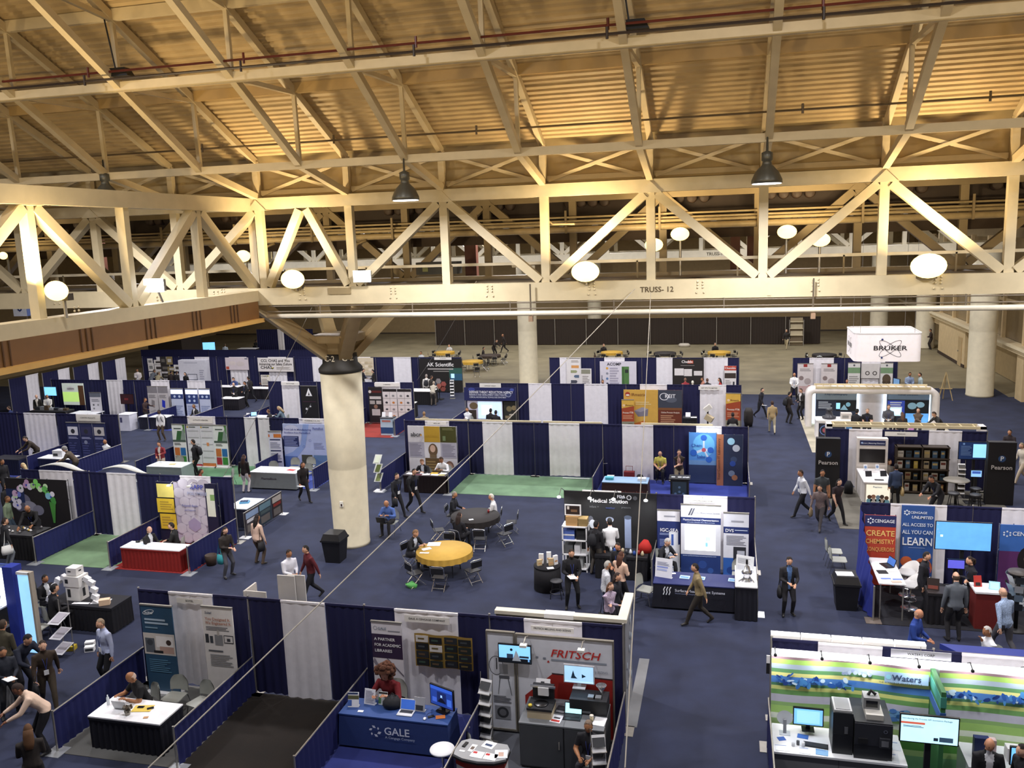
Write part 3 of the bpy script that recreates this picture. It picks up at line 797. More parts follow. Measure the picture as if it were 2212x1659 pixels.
(-15.93,15.60,1.72,350,'lean','141a2c','15141a','s:0f0c0c','-','person in navy bending over the grey counter at left'),
(-15.30,15.37,1.74,320,'walk','332619','3a3022','s:2a1c14','HB','man in a dark brown jacket carrying a black bag in the left aisle'),
(-17.09,16.08,1.78,100,'st','3f3a2a','1e1d1c','s:3a2c20','-','man in an olive suit facing the lit white display at the left edge'),
(-16.02,14.96,1.72,330,'hold','20242f','1c1d22','s:1d1410','P','man in dark navy holding a leaflet at the left edge'),
(-14.41,13.69,1.66,230,'lean','dcc0aa','15141a','s:2a1a14','D:8a5c44','woman in a peach top stretching both arms at the bottom left'),
(-12.97,12.42,1.66,130,'hold','26201d','1a1718','l:5a3c22','P','brown-haired woman in black seen from behind at the bottom left'),
(-20.49,20.10,1.32,260,'chin','1b1d2c','1a1a20','s:2a1c14','-','man in navy with hand on chin behind the lit blue panel'),
(-19.27,19.77,1.3,350,'sit','17161b','15141a','s:15100e','J:d8dce0','woman in a black jacket seated before the white box robot'),
(-18.22,18.98,1.42,60,'sit','141318','141318','s:0f0c0c','-','person in a black jacket seated with back to the camera by the white box robot'),
(-12.30,29.97,1.74,330,'walk','1a1b22','14141a','s:120e0c','HB','man in black carrying a bag walking right of the thick column'),
(-11.82,30.58,1.76,330,'walk','1d1d22','15151a','s:120e0c','KB','second man in black walking behind the man with the bag'),
(-11.94,27.93,1.3,265,'sitw','4a66a8','1e1d20','b:b89078','-','man in a blue shirt with a laptop seated against the thick column'),
(-9.79,29.32,1.3,0,'sit','15171f','2a2a30','s:8a867e','-','grey-haired man in a navy sweater seated at the black round table'),
(-8.36,29.22,1.3,190,'sit','e2e2e2','22222a','s:d8d2c4','-','white-haired woman in a white blouse seated at the black round table'),
(-8.88,27.00,1.3,70,'sit','14131a','17161c','l:2a1a14','-','long-haired person in black seated with back turned at the black round table'),
(-9.76,25.06,1.3,340,'sitw','15161c','2a2a30','s:8a6848','J:c0cbdc','man in a dark suit writing at the yellow round table on the blue carpet'),
(-12.63,33.64,1.3,265,'sitw','17161c','17161c','s:6a4a30','J:c8d0dc','man in a black suit writing at the dark table before the tiled banner wall'),
(-11.89,34.01,1.32,255,'sitw','eceef2','2a2a30','s:3a2618','-','man in a white shirt seated at the dark table before the tiled banner wall'),
(-3.94,25.54,1.74,70,'st','141318','4a453f','s:0f0c0c','K','person with a black backpack facing the medical display'),
(-3.56,25.82,1.74,110,'hold','e8e8ea','1a1a20','s:120e0c','-','man in a white sweater with his back turned at the medical table'),
(-3.07,23.91,1.66,250,'hold','17161b','15141a','s:1d1410','B','woman in black facing the group at the medical table'),
(-2.88,23.18,1.68,60,'point','d8b49c','1a191e','l:4a2818','-','woman in a pink blazer with long brown hair reaching right'),
(-3.15,22.37,1.7,20,'st','cfd2d8','1c2440','s:a8a49c','-','grey-haired man in a patterned white jacket at the corner'),
(-2.79,21.62,1.68,340,'st','1a1b24','17161c','l:2a1a14','-','woman in a dark jacket behind the white beam corner'),
(-2.91,21.14,1.6,320,'cross','b0a0b4','17161c','l:5a3a24','T','woman in a floral blouse with glasses carrying a printed black tote'),
(-4.25,22.88,1.78,290,'hold','131318','121217','s:2a1c14','PB','man with a beard in black holding a notebook near the small round table'),
(-1.74,25.40,1.32,320,'sitw','17181f','1b1b22','s:b0aca8','J:c8ccd4','grey-haired man in a dark suit reading papers in front of the tall blue banner'),
(-0.82,22.49,1.72,190,'walk','8a7a58','2a241f','s:1d1410','-','person in a khaki jacket walking past the navy table'),
(-15.60,23.40,1.68,340,'hold','2a2420','4a4a50','l:1d1210','H','woman in dark brown with a teal bag walking by the low poster rail'),
(-15.19,24.66,1.7,70,'st','d8b8a4','4a3c30','l:1a100e','H','woman in a pink cardigan with long black hair carrying a bag'),
(-12.13,22.14,1.72,230,'walk','5a1a22','17161c','s:15100e','-','young man in a maroon hoodie by the leaning white boards'),
(-12.45,21.74,1.72,330,'hold','dcdce4','2a2d38','s:2a1c14','-','man in a white shirt partly behind the leaning white boards'),
(-18.97,24.10,1.3,350,'sit','1a191b','1a191b','b:b08a70','J:c8ccd0','bald man in a dark suit seated behind the red skirted table'),
(-18.41,24.50,1.32,200,'sit','1a1a1a','1a1a1a','s:1d1410','J:c8b890','dark-haired woman in black seated behind the red skirted table'),
(-24.17,24.42,1.7,290,'lean','1a191b','17161a','b:c8a890','B','man in a black suit leaning over the black jewellery-like table'),
(-27.35,26.80,1.72,0,'st','2a2a2c','2a2a30','s:7a6a50','-','person in grey cut by the left edge before the black graphic wall'),
(-25.86,25.30,1.7,20,'st','7a8a70','3a4a5a','s:6a4a30','H','person in a pale green top at the left edge by the black table'),
(-23.78,23.04,1.72,60,'st','1d1d22','6a7078','s:2a1c14','T','person in grey trousers with a white bag at the left edge'),
]
def exget(ex, key):
    i = ex.find(key)
    return ex[i + 2:i + 8] if i >= 0 else None
_raw = []
for i, (X, Y, z, hd, pz, top, bot, hair, ex, lab) in enumerate(PEOPLE):
    seated = pz in SEAT or z < 1.45 and pz not in ('lean',)
    near = Y < 38
    k, j = build_body(z, pz, top, bot, None, ex, seated, near, i)
    me = k.mesh('raw')
    o = bpy.data.objects.new('raw', me)
    C.objects.link(o)
    md = o.modifiers.new('r', 'REMESH'); md.mode = 'VOXEL'; md.voxel_size = .022 if Y < 30 else (.026 if near else .034); md.use_smooth_shade = True
    ms = o.modifiers.new('s', 'SMOOTH'); ms.factor = .5; ms.iterations = 3
    _raw.append((o, j, seated, near))
dg = bpy.context.evaluated_depsgraph_get()
SEATS = []
for (o, j, seated, near), (X, Y, z, hd, pz, top, bot, hair, ex, lab) in zip(_raw, PEOPLE):
    ev = o.evaluated_get(dg)
    src = ev.to_mesh()
    vs_ = [v.co.copy() for v in src.vertices]
    fs = [tuple(p.vertices) for p in src.polygons]
    ev.to_mesh_clear()
    tone = exget(ex, 'D:') or random.choice(['d3a283', 'c98f6e', 'b9835f', 'dcae92', 'a8744f'])
    mskin = M(tone, .55, 'skin'); mtop = M(top, .85, 'plaid' if 'plaid' in lab or 'floral' in lab or 'pattern' in lab or 'camouf' in lab or 'checked' in lab else 'cloth'); mbot = M(bot, .85, 'cloth'); mshoe = M('15120f', .5); inner = exget(ex, 'J:')
    minn = M(inner, .8, 'cloth') if inner else None
    short = 'S' in ex.split('J:')[0]
    segs = j['segs']; up = j['up']
    inv = j['lean_m'].inverted()
    k = K()
    idx = {}
    mats = {'leg': mbot, 'shoe': mshoe, 'arm': mtop, 'fore': mskin if short else mtop, 'hand': mskin, 'torso': mtop, 'neck': mskin}
    groups = {}
    for f in fs:
        c = sum((vs_[a] for a in f), V()) / len(f)
        best, bn, bt = 9, None, 0
        for nm, a, b in segs:
            d, t = seg_d(c, a, b)
            d -= {'torso': .1, 'leg': .05, 'neck': .045}.get(nm, .03)
            if d < best:
                best, bn, bt = d, nm, t
        if bn == 'arm' and short and bt > .7:
            bn = 'fore'
        if bn == 'leg' and c.z > j['pelv'].z - .02 and not seated:
            bn = 'torso'
        if bn == 'shoe' and c.z > .11:
            bn = 'leg'
        m = mats[bn]
        if bn == 'torso' and minn:
            l = inv @ (c - j['pelv'])
            if l.y > .05 and abs(l.x) < .03 + max(0, l.z - .1) * .11:
                m = minn
        groups.setdefault(m, []).append(f)
    b0 = len(k.v)
    k.v += [tuple(v) for v in vs_]
    for m, ff in groups.items():
        i_ = k._m(m)
        for f in ff:
            k.f.append(f); k.mi.append(i_); k.sm.append(True)
    # fingers rooted in the palm
    if near:
        for wr, d, sx in j['wr']:
            side = d.cross(V((0, 0, 1)))
            side = side.normalized() if side.length > .1 else V((1, 0, 0))
            nrm = side.cross(d)
            for q, (o_, L) in enumerate(((-.027, .075), (-.009, .085), (.009, .08), (.026, .062))):
                a = wr + d * .08 + side * o_
                k.tube([a, a + d * L * .55 - nrm * .008, a + d * L * .85 - nrm * .035], [.0095, .009, .007], mskin, 6)
            a = wr + d * .035 + side * (.032 if sx < 0 else -.032)
            k.tube([a, a + d * .035 + side * (.03 if sx < 0 else -.03), a + d * .07 + side * (.032 if sx < 0 else -.032) - nrm * .012], [.011, .0105, .008], mskin, 6)
    # head with face, on the neck
    nod = R(j['nod'] + j['lean'] * .35)
    H = Matrix.Rotation(-nod, 4, 'X')
    hc = j['nt'] + V((0, .035, .08))
    kk = K()
    kk.ball((0, 0, 0), (.078, .098, .122), mskin, 14, 12)
    hv = []
    for x, y, zz in kk.v:
        if zz < -.02:
            f = 1 - .32 * min(1, (-zz - .02) / .1); x *= f
            y = y * (f if y < 0 else 1 - .12 * min(1, (-zz - .02) / .1))
        if y > .06 and abs(x) < .03 and -.045 < zz < .03:
            y += .022 * (1 - abs(x) / .03) * (1.1 if zz < 0 else .5)
        hv.append((x, y, zz))
    kk.v = hv
    if near:
        for sx in (-1, 1):
            kk.ball((sx * .031, .086, .006), (.011, .006, .006), M('1a1210', .4), 6, 4)
            kk.ball((sx * .031, .084, .026), (.018, .006, .004), M('3a281c', .7), 6, 4)
            kk.ball((sx * .079, -.005, -.005), (.01, .02, .03), mskin, 6, 5)
        kk.ball((0, .084, -.062), (.022, .007, .006), M('8a4a40', .6), 8, 4)
        if 'glasses' in lab:
            for sx in (-1, 1):
                kk.tube([(sx * .031 + .022 * math.cos(a), .1, .006 + .018 * math.sin(a)) for a in [q * math.pi / 4 for q in range(9)]], .0025, BLACK, 4)
        if 'beard' in lab:
            kk.ball((0, .03, -.075), (.062, .065, .05), M('2a1c14', .9), 10, 6)
    T = Matrix.Translation(hc) @ H
    for m in kk.ms:
        pass
    b = len(k.v)
    k.v += [tuple(T @ V(v)) for v in kk.v]
    for f, mi_, sm_ in zip(kk.f, kk.mi, kk.sm):
        k.f.append(tuple(b + a for a in f)); k.mi.append(k._m(kk.ms[mi_])); k.sm.append(sm_)
    # scale to the head-top height and put the head above the given spot
    topz = (T @ V((0, 0, .122))).z
    sc = z / topz
    rz = hd - 90
    rot = Matrix.Rotation(R(rz), 3, 'Z')
    off = rot @ (V((hc.x, hc.y, 0)) * sc)
    t = thing('person', lab, 'person', (X - off.x, Y - off.y, .012), rz)
    body = k.obj('body', t)
    body.scale = (sc,) * 3
    def child(kc, nm):
        o2 = kc.obj(nm, t); o2.scale = (sc,) * 3
        return o2
    st, col = hair.split(':')
    mh = M(col, .8, 'cloth')
    kh = K()
    e = (.086, .107, .13)
    if st == 'b':
        kh.ball((0, 0, 0), (.083, .104, .12), mh, 14, 10, lambda x, y, w: y < .1 and -.45 < w < .35 and (abs(x) > .5 or y < -.3))
    elif st == 'a':
        kh.ball((0, -.045, .05), (.19, .17, .17), M(col, .95, 'leaf'), 14, 10, lambda x, y, w: y < .45 or w > .5)
        for q in range(40):
            a, p_ = random.uniform(0, 6.28), random.uniform(.15, 2.4)
            v = V((.18 * math.sin(p_) * math.cos(a), -.045 + .16 * math.sin(p_) * math.sin(a), .05 + .165 * math.cos(p_)))
            if v.y < .06:
                kh.ball(v, .05, M(col, .95, 'leaf'), 6, 4)
    elif st == 'c':
        kh.ball((0, -.02, .03), (.1, .125, .125), mh, 12, 8, lambda x, y, w: w > -.1 or y < -.2)
    else:
        kh.ball((0, -.008, .012), e, mh, 14, 10, lambda x, y, w: w > .5 + .35 * y or (y < .1 and w > -.15) or (y < -.35 and w > -.75))
        if st == 'l':
            loft(kh, [(V((0, -.05, .02)), .088, .075), (V((0, -.075, -.1)), .1, .06), (V((0, -.09, -.24)), .1, .05), (V((0, -.1, -.36)), .07, .035)], mh)
        if st == 'p':
            loft(kh, [(V((0, -.1, .04)), .04, .04), (V((0, -.15, 0)), .045, .045), (V((0, -.15, -.08)), .035, .04), (V((0, -.13, -.15)), .015, .02)], mh)
    kh.v = [tuple(T @ V(v)) for v in kh.v]
    child(kh, 'hair')
    up = j['up']
    flags = ex.split('J:')[0].split('D:')[0]
    if 'B' in ex[-1:] or 'B' in flags:
        kc = K()
        dy = .155
        kc.tube([up(-.07, .06, .5), up(-.035, dy, .36), up(0, dy + .01, .14)], .006, M('2a3a80', .7), 4)
        kc.tube([up(.07, .06, .5), up(.035, dy, .36), up(0, dy + .01, .14)], .006, M('2a3a80', .7), 4)
        ly = child(kc, 'lanyard')
        kc = K()
        p0 = [up(a, dy + .012, b) for a, b in ((-.05, .02), (.05, .02), (.05, .14), (-.05, .14))]
        p1 = [up(a, dy + .022, b) for a, b in ((-.05, .02), (.05, .02), (.05, .14), (-.05, .14))]
        kc.add(p0 + p1, [(0, 1, 2, 3), (7, 6, 5, 4), (0, 4, 5, 1), (1, 5, 6, 2), (2, 6, 7, 3), (3, 7, 4, 0)], PAPER)
        kc.obj('badge', ly)
    loc = t.location.copy()
    def extra(nm, lb, cat, kc):
        kc.v = [tuple(V(v) * sc) for v in kc.v]
        tag(kc.obj(nm, None, loc, rz), lb, cat)
    short_lab = ' '.join(lab.split()[:9])
    if 'K' in flags:
        kc = K()
        a, b_ = up(0, -.2, .08), up(0, -.2, .46)
        loft(kc, [(a, .13, .06), (up(0, -.22, .14), .16, .1), (up(0, -.21, .34), .15, .09), (b_, .08, .04)], M('15161c', .8, 'cloth'))
        for sx in (-1, 1):
            kc.tube([up(sx * .1, -.14, .44), up(sx * .11, 0, .52), up(sx * .12, .13, .4), up(sx * .15, .06, .16)], .018, M('15161c', .8, 'cloth'), 5)
        extra('backpack', 'dark backpack worn by the ' + short_lab, 'backpack', kc)
    if 'H' in flags or 'T' in flags:
        wr, d, sx = j['wr'][1]
        kc = K()
        hc_ = {'teal': '2a8a90', 'beige': 'b8a070', 'floral top': '8a7a60'}
        bc = next((v for q, v in hc_.items() if q in lab), 'e0e0dc' if 'white bag' in lab else '131317')
        w = .2 if 'T' in flags else .15
        p = V((.27 if pz == 'walk' else .23, wr.y if pz == 'walk' else -.02, .55))
        loft(kc, [(p + V((0, 0, -.02)), .06, w * .9), (p + V((0, 0, .12)), .075, w), (p + V((0, 0, .3)), .03, w * .85)], M(bc, .7, 'cloth'))
        kc.tube([p + V((0, -.1, .28)), p + V((0, -.06, .42)), p + V((-.02, 0, .46 if pz == 'walk' else .86)), p + V((0, .06, .42)), p + V((0, .1, .28))], .012, M(bc, .7, 'cloth'), 5)
        if 'printed' in lab:
            for q in range(4):
                kc.box(p.x + .068, -.12, p.z + .02 + q * .05, p.x + .08, .1, p.z + .055 + q * .05, M('b8b8b8'))
        extra('bag', 'bag carried by the ' + short_lab, 'bag', kc)
    if 'P' in flags:
        wr, d, sx = j['wr'][1]
        kc = K(); c_ = wr + d * .1
        kc.bar(c_ + V((-.12, .05, .0)), c_ + V((.1, .1, .03)), .26, .012, PAPER)
        extra('papers', 'white papers held by the ' + short_lab, 'paper', kc)
    if seated:
        SEATS.append((t.location.copy(), rz, j['pelv'].z * sc - .09 * sc, short_lab, pz))
    me_ = o.data
    bpy.data.objects.remove(o)
    bpy.data.meshes.remove(me_)
# ================================================================== furniture builders
def art(k, w, h, items, y=-.004):
    n = 0
    for it in items:
        c = it[0]
        yy = y - .0006 * n
        n += 1
        if c == 'R':                                   # rectangle
            _, u0, v0, u1, v1, col = it[:6]
            k.pane(u0 * w, v0 * h, u1 * w, v1 * h, M(col, .6, 'print', *(it[6:7])), yy)
        elif c == 'L':                                 # block of small print
            _, u0, v0, u1, v1, q, col = it
            for i in range(q):
                a = v0 + (v1 - v0) * (i + .5) / q
                hh = (v1 - v0) / q * .28
                e = u1 - (u1 - u0) * (0, .12, .05, .3, .18)[i % 5]
                k.pane(u0 * w, (a - hh) * h, e * w, (a + hh) * h, M(col, .6, 'print'), yy)
        elif c == 'C':
            _, u, v, r, col = it[:5]
            k.disc(u * w, v * h, r, M(col, .6, 'print'), yy, 16, rv=it[5] if len(it) > 5 else None)
        elif c == 'O':
            _, u, v, r, th, col = it[:6]
            k.disc(u * w, v * h, r, M(col, .6, 'print'), yy, 18, r0=th, rv=it[6] if len(it) > 6 else None, rot=it[7] if len(it) > 7 else 0)
        elif c == 'P':
            _, pts, col = it[:3]
            k.poly([(a * w, b * h) for a, b in pts], M(col, .6, 'print'), yy)
        elif c == 'T':
            _, u, v, s, t, col = it[:6]
            al, sx = (it[6] if len(it) > 6 else 'c'), (it[7] if len(it) > 7 else 1)
            tw_ = textmesh(t)[2] * s * 1.4
            room = (h if len(it) > 9 else w) * {'c': .92, 'l': .95 - (v if len(it) > 9 else u), 'r': u - .03}[al]
            sx = min(sx, room / tw_)
            k.text(t, u * w, v * h, s, M(col, .6, 'print'), yy, al, sx, it[8] if len(it) > 8 else 0, it[9] if len(it) > 9 else 0)
def panel(nm, lab, cat, x0, x1, y, z0, z1, base, items, stand='', rz=0, emit=0, th=.03, frame=None):
    w, h = x1 - x0, z1 - z0
    t = thing(nm, lab, cat, (x0, y, 0), rz)
    k = K(); k.box(0, 0, z0, w, th, z1, M(base, .6, 'print', emit)); pn = k.obj('panel', t)
    pr = [i for i in items if i[0] != 'T']
    tx = [i for i in items if i[0] == 'T']
    if pr:
        k = K(); art(k, w, h, pr); k.v = [(a, b, c + z0) for a, b, c in k.v]; k.obj('print', pn)
    if tx:
        k = K(); art(k, w, h, tx, -.008 - .0006 * len(pr)); k.v = [(a, b, c + z0) for a, b, c in k.v]; k.obj('lettering', pn)
    if stand == 'roll':
        k = K(); k.box(-.03, -.12, 0, w + .03, .14, .07, M('d4d4d2', .4)); k.obj('base', t)
        k = K(); k.tube([(w / 2, .06, .05), (w / 2, .06, z1)], .012, STEEL, 6); k.obj('pole', t)
        k = K(); k.box(-.01, -.015, z1, w + .01, .035, z1 + .035, STEEL); k.obj('top_rail', t)
    elif stand == 'pop':
        k = K()
        for i in range(4):
            x = w * i / 3
            k.tube([(x, .12, 0), (x, .12, z1)], .014, CHROME, 6)
        for i in range(3):
            k.tube([(w * i / 3, .12, z1), (w * (i + 1) / 3, .12, z0 + h * .6)], .01, CHROME, 5)
            k.tube([(w * (i + 1) / 3, .12, z1), (w * i / 3, .12, z0 + h * .6)], .01, CHROME, 5)
        k.obj('frame', t)
    elif stand == 'legs':
        for x in (.02, w - .02):
            k = K(); k.tube([(x, .05, 0), (x, .05, z1)], .02, STEEL, 6); k.box(x - .06, -.12, 0, x + .06, .25, .02, STEEL); k.obj('leg', t)
    if frame:
        k = K(); f = M(frame, .4, 'metal', 0, .4)
        for a in ((-.03, z0, 0, z1), (w, z0, w + .03, z1), (-.03, z1, w + .03, z1 + .04), (-.03, z0 - .04, w + .03, z0)):
            k.box(a[0], -.02, a[1], a[2], .05, a[3], f)
        k.obj('frame', t)
    return t
def arm_lamps(t, xs, z, y=-.02, e=0):
    for x in xs:
        k = K(); k.tube([(x, 0, z), (x, -.25, z + .1), (x, -.42, z + .04)], .012, STEEL, 6); k.box(x - .07, -.52, z - .01, x + .07, -.4, z + .04, M('e8e8e0', .4)); k.obj('arm_lamp', t)
def bay(x0, x1, y, lab, whites=(), right=False, h=2.44, skip=None, left=True):
    t = thing('pipe_and_drape', lab, 'drape', (x0, y, 0), 0, 'booth back drapes')
    w = x1 - x0
    for x in ([0] if left else []) + ([w] if right else []):
        k = K(); k.tube([(x, .03, 0), (x, .03, h + .03)], .026, STEEL, 6); k.box(x - .2, -.17, 0, x + .2, .23, .012, STEEL); k.obj('upright', t)
    k = K(); k.tube([(0, .03, h - .03), (w, .03, h - .03)], .022, STEEL, 6); k.obj('crossbar', t)
    cuts = [0] + [c - x0 for ab in whites for c in ab] + [w]
    for i in range(len(cuts) - 1):
        a, b = max(0, cuts[i]), min(w, cuts[i + 1])
        if b - a < .04:
            continue
        k = K()
        if i % 2:
            pleat(k, a - .02, b + .02, .06, h + .012, WHITE, -.05, .022, .3, ph=i + x0, hem=.03)
        else:
            pleat(k, a + .01, b - .01, .04, h, NAVY, 0, .025, .22, ph=x0)
        k.obj('curtain_panel', t)
    return t
def rail(x, y0, y1, lab, h=.92, drop=True):
    t = thing('side_drape', lab, 'drape', (x, y0, 0), 0, 'low side drapes between booths')
    L = y1 - y0
    k = K(); pleat(k, .02, L - .02, .03, h, RAILB, 0, .022, .2, 'y', x); k.obj('curtain_panel', t)
    k = K(); k.tube([(0, 0, 0), (0, 0, h + .04)], .022, STEEL, 6); k.obj('post', t)
    k = K(); k.tube([(0, 0, h), (0, L, h)], .018, STEEL, 6); k.obj('rail', t)
    k = K(); k.box(-.2, -.22, 0, .2, .18, .014, M('c8ccd0', .3, 'metal', 0, .5)); k.obj('base_plate', t)
    return t
def sign(x0, x1, y, z0, z1, text, lab, col='e8e4dc', ink='4a4a4a', s=.05):
    t = thing('booth_sign', lab, 'sign', (x0, y, z0), 0)
    w, h = x1 - x0, z1 - z0
    k = K(); k.box(0, 0, 0, w, .012, h, M(col, .7, 'print')); bd = k.obj('board', t)
    k = K(); k.text(text, w / 2, h / 2 - s * .4, s, M(ink), -.004, 'c', min(1, .9 * w / (textmesh(text)[2] * s * 1.4))); k.obj('lettering', bd)
    k = K(); k.tube([(w / 2, .02, h), (w / 2, .05, h + .06)], .006, STEEL, 5); k.obj('hook', t)
    return t
def table(x0, x1, y0, y1, h, topc, skirt, lab, smooth=False, items=None, name='draped_table', legs=False, under=0.0):
    w, d = x1 - x0, y1 - y0
    t = thing(name, lab, 'table', (x0, y0, 0))
    k = K(); k.box(-.01, -.01, h - .03, w + .01, d + .01, h, M(topc, .6, 'cloth')); k.obj('tabletop', t)
    m = M(skirt, .8, 'cloth')
    if legs:
        for a in (.04, w - .04):
            for b in (.04, d - .04):
                k = K(); k.tube([(a, b, 0), (a, b, h - .03)], .02, STEEL, 6); k.obj('leg', t)
    else:
        k = K()
        if smooth:
            z0 = .06
            vs_ = [(-.04, -.05, z0), (w + .04, -.05, z0), (w + .04, d + .04, z0), (-.04, d + .04, z0), (0, 0, h), (w, 0, h), (w, d, h), (0, d, h)]
            k.add(vs_, [(0, 1, 5, 4), (1, 2, 6, 5), (2, 3, 7, 6), (3, 0, 4, 7)], m)
        else:
            pleat(k, 0, w, .02, h - .03, m, 0, .016, .14)
            pleat(k, 0, w, .02, h - .03, m, d, .016, .14)
            pleat(k, 0, d, .02, h - .03, m, 0, .016, .14, 'y')
            pleat(k, 0, d, .02, h - .03, m, w, .016, .14, 'y')
        k.obj('skirt', t)
    if items:
        k = K(); art(k, w, h, items, -.06 if smooth else -.03); k.obj('lettering', t)
    return t
def paper(x, y, z, w, d, rz, col, lab, group=None, th=.006, prints=()):
    k = K(); k.box(-w / 2, -d / 2, 0, w / 2, d / 2, th, M(col, .7, 'print'))
    for u0, v0, u1, v1, c in prints:
        k.box(-w / 2 + u0 * w, -d / 2 + v0 * d, th, -w / 2 + u1 * w, -d / 2 + v1 * d, th + .001, M(c, .7, 'print'))
    return tag(k.obj('leaflet', None, (x, y, z), rz), lab, 'leaflet', group)
def standee(x, y, z, w, h, rz, col, lab, prints=(), nm='brochure_holder'):
    t = thing(nm, lab, 'brochure', (x, y, z), rz)
    k = K(); k.add([(-w / 2, 0, 0), (w / 2, 0, 0), (w / 2, .01, 0), (-w / 2, .01, 0), (-w / 2, .08, h), (w / 2, .08, h), (w / 2, .09, h), (-w / 2, .09, h)], [(0, 3, 2, 1), (4, 5, 6, 7), (0, 1, 5, 4), (1, 2, 6, 5), (2, 3, 7, 6), (3, 0, 4, 7)], M(col, .6, 'print')); cr = k.obj('card', t)
    if prints:
        k = K(); art(k, w, h, prints, -.004); k.v = [(a - w / 2, b + .08 * c / h, c) for a, b, c in k.v]; k.obj('print', cr)
    k = K(); k.box(-w / 2, .01, 0, w / 2, .1, .012, M('d8dce0', .3)); k.obj('foot', t)
    return t
def screen(x, y, z, w, h, col, lab, items=(), stand='foot', rz=0, e=1.6, bez='0c0c10', tilt=0):
    t = thing('monitor', lab, 'monitor', (x, y, z), rz)
    k = K(); k.box(-w / 2 - .02, 0, -.02, w / 2 + .02, .045, h + .02, M(bez, .4)); bz = k.obj('bezel', t)
    k = K(); k.pane(-w / 2, 0, w / 2, h, M(col, .4, 'screen', e), -.003)
    k2 = K(); art(k2, w, h, items, -.005)
    for f, mi_ in zip(k2.f, k2.mi):
        pass
    k2.v = [(a - w / 2, b, c) for a, b, c in k2.v]
    b0 = len(k.v); k.v += k2.v
    for f, mi_ in zip(k2.f, k2.mi):
        k.f.append(tuple(b0 + q for q in f)); k.mi.append(k._m(k2.ms[mi_])); k.sm.append(False)
    k.obj('display', bz)
    if stand == 'foot':
        k = K(); k.box(-.04, .03, -.1, .04, .06, .1, M(bez, .4)); k.box(-w * .22, -.06, -.12, w * .22, .12, -.1, M(bez, .4)); k.obj('stand', t)
    elif stand == 'pole':
        k = K(); k.box(-.05, .04, -z + .02, .05, .1, h * .5, M('15151a', .5)); k.box(-.35, -.15, -z, .35, .3, -z + .03, M('15151a', .5)); k.obj('stand', t)
    elif stand == 'wall':
        k = K(); k.box(-.1, .045, h * .3, .1, .1, h * .7, M('33363a')); k.obj('bracket', t)
    return t
def laptop(x, y, z, rz, col, lab, body='c8cacc', w=.34):
    t = thing('laptop', lab, 'laptop', (x, y, z), rz)
    k = K(); k.box(-w / 2, -.13, 0, w / 2, .1, .015, M(body, .35, 'metal')); bs = k.obj('base', t)
    k = K(); k.box(-w / 2 + .03, -.03, .015, w / 2 - .03, .08, .018, M('22242a')); k.obj('keyboard', bs)
    k = K(); a = [(-w / 2, .1, .01), (w / 2, .1, .01), (w / 2, .17, .22), (-w / 2, .17, .22)]
    k.add(a + [(p[0], p[1] + .012, p[2]) for p in a], [(0, 1, 2, 3), (7, 6, 5, 4), (0, 4, 5, 1), (1, 5, 6, 2), (2, 6, 7, 3), (3, 7, 4, 0)], M(body, .35, 'metal')); ld = k.obj('lid', t)
    k = K(); k.add([(-w / 2 + .015, .102, .025), (w / 2 - .015, .102, .025), (w / 2 - .015, .163, .21), (-w / 2 + .015, .163, .21)], [(0, 1, 2, 3)], M(col, .4, 'screen', 1.4)); k.obj('display', ld)
    return t
# chairs: one prototype of each kind, then copies
def make_fold():
    t = thing('folding_chair', 'proto', 'chair', (0, 0, 0), 0, 'folding chairs')
    k = K(); k.box(-.2, -.2, .44, .2, .18, .465, M('17171b', .5)); k.obj('seat', t)
    k = K(); k.box(-.19, -.26, .62, .19, -.235, .84, M('17171b', .5)); k.obj('backrest', t)
    for s_ in (-1, 1):
        k = K(); k.tube([(s_ * .21, .24, 0), (s_ * .21, -.16, .46), (s_ * .21, -.25, .86)], .013, CHROME, 6); k.obj('frame_side', t)
        k = K(); k.tube([(s_ * .19, -.26, 0), (s_ * .19, .14, .45)], .013, CHROME, 6); k.obj('leg', t)
    k = K(); k.tube([(-.21, -.25, .86), (-.15, -.26, .9), (.15, -.26, .9), (.21, -.25, .86)], .013, CHROME, 6); k.obj('top_bar', t)
    for z, y in ((.1, .17), (.1, -.2), (.3, -.03)):
        k = K(); k.tube([(-.2, y, z), (.2, y, z)], .009, CHROME, 5); k.obj('stretcher', t)
    return t
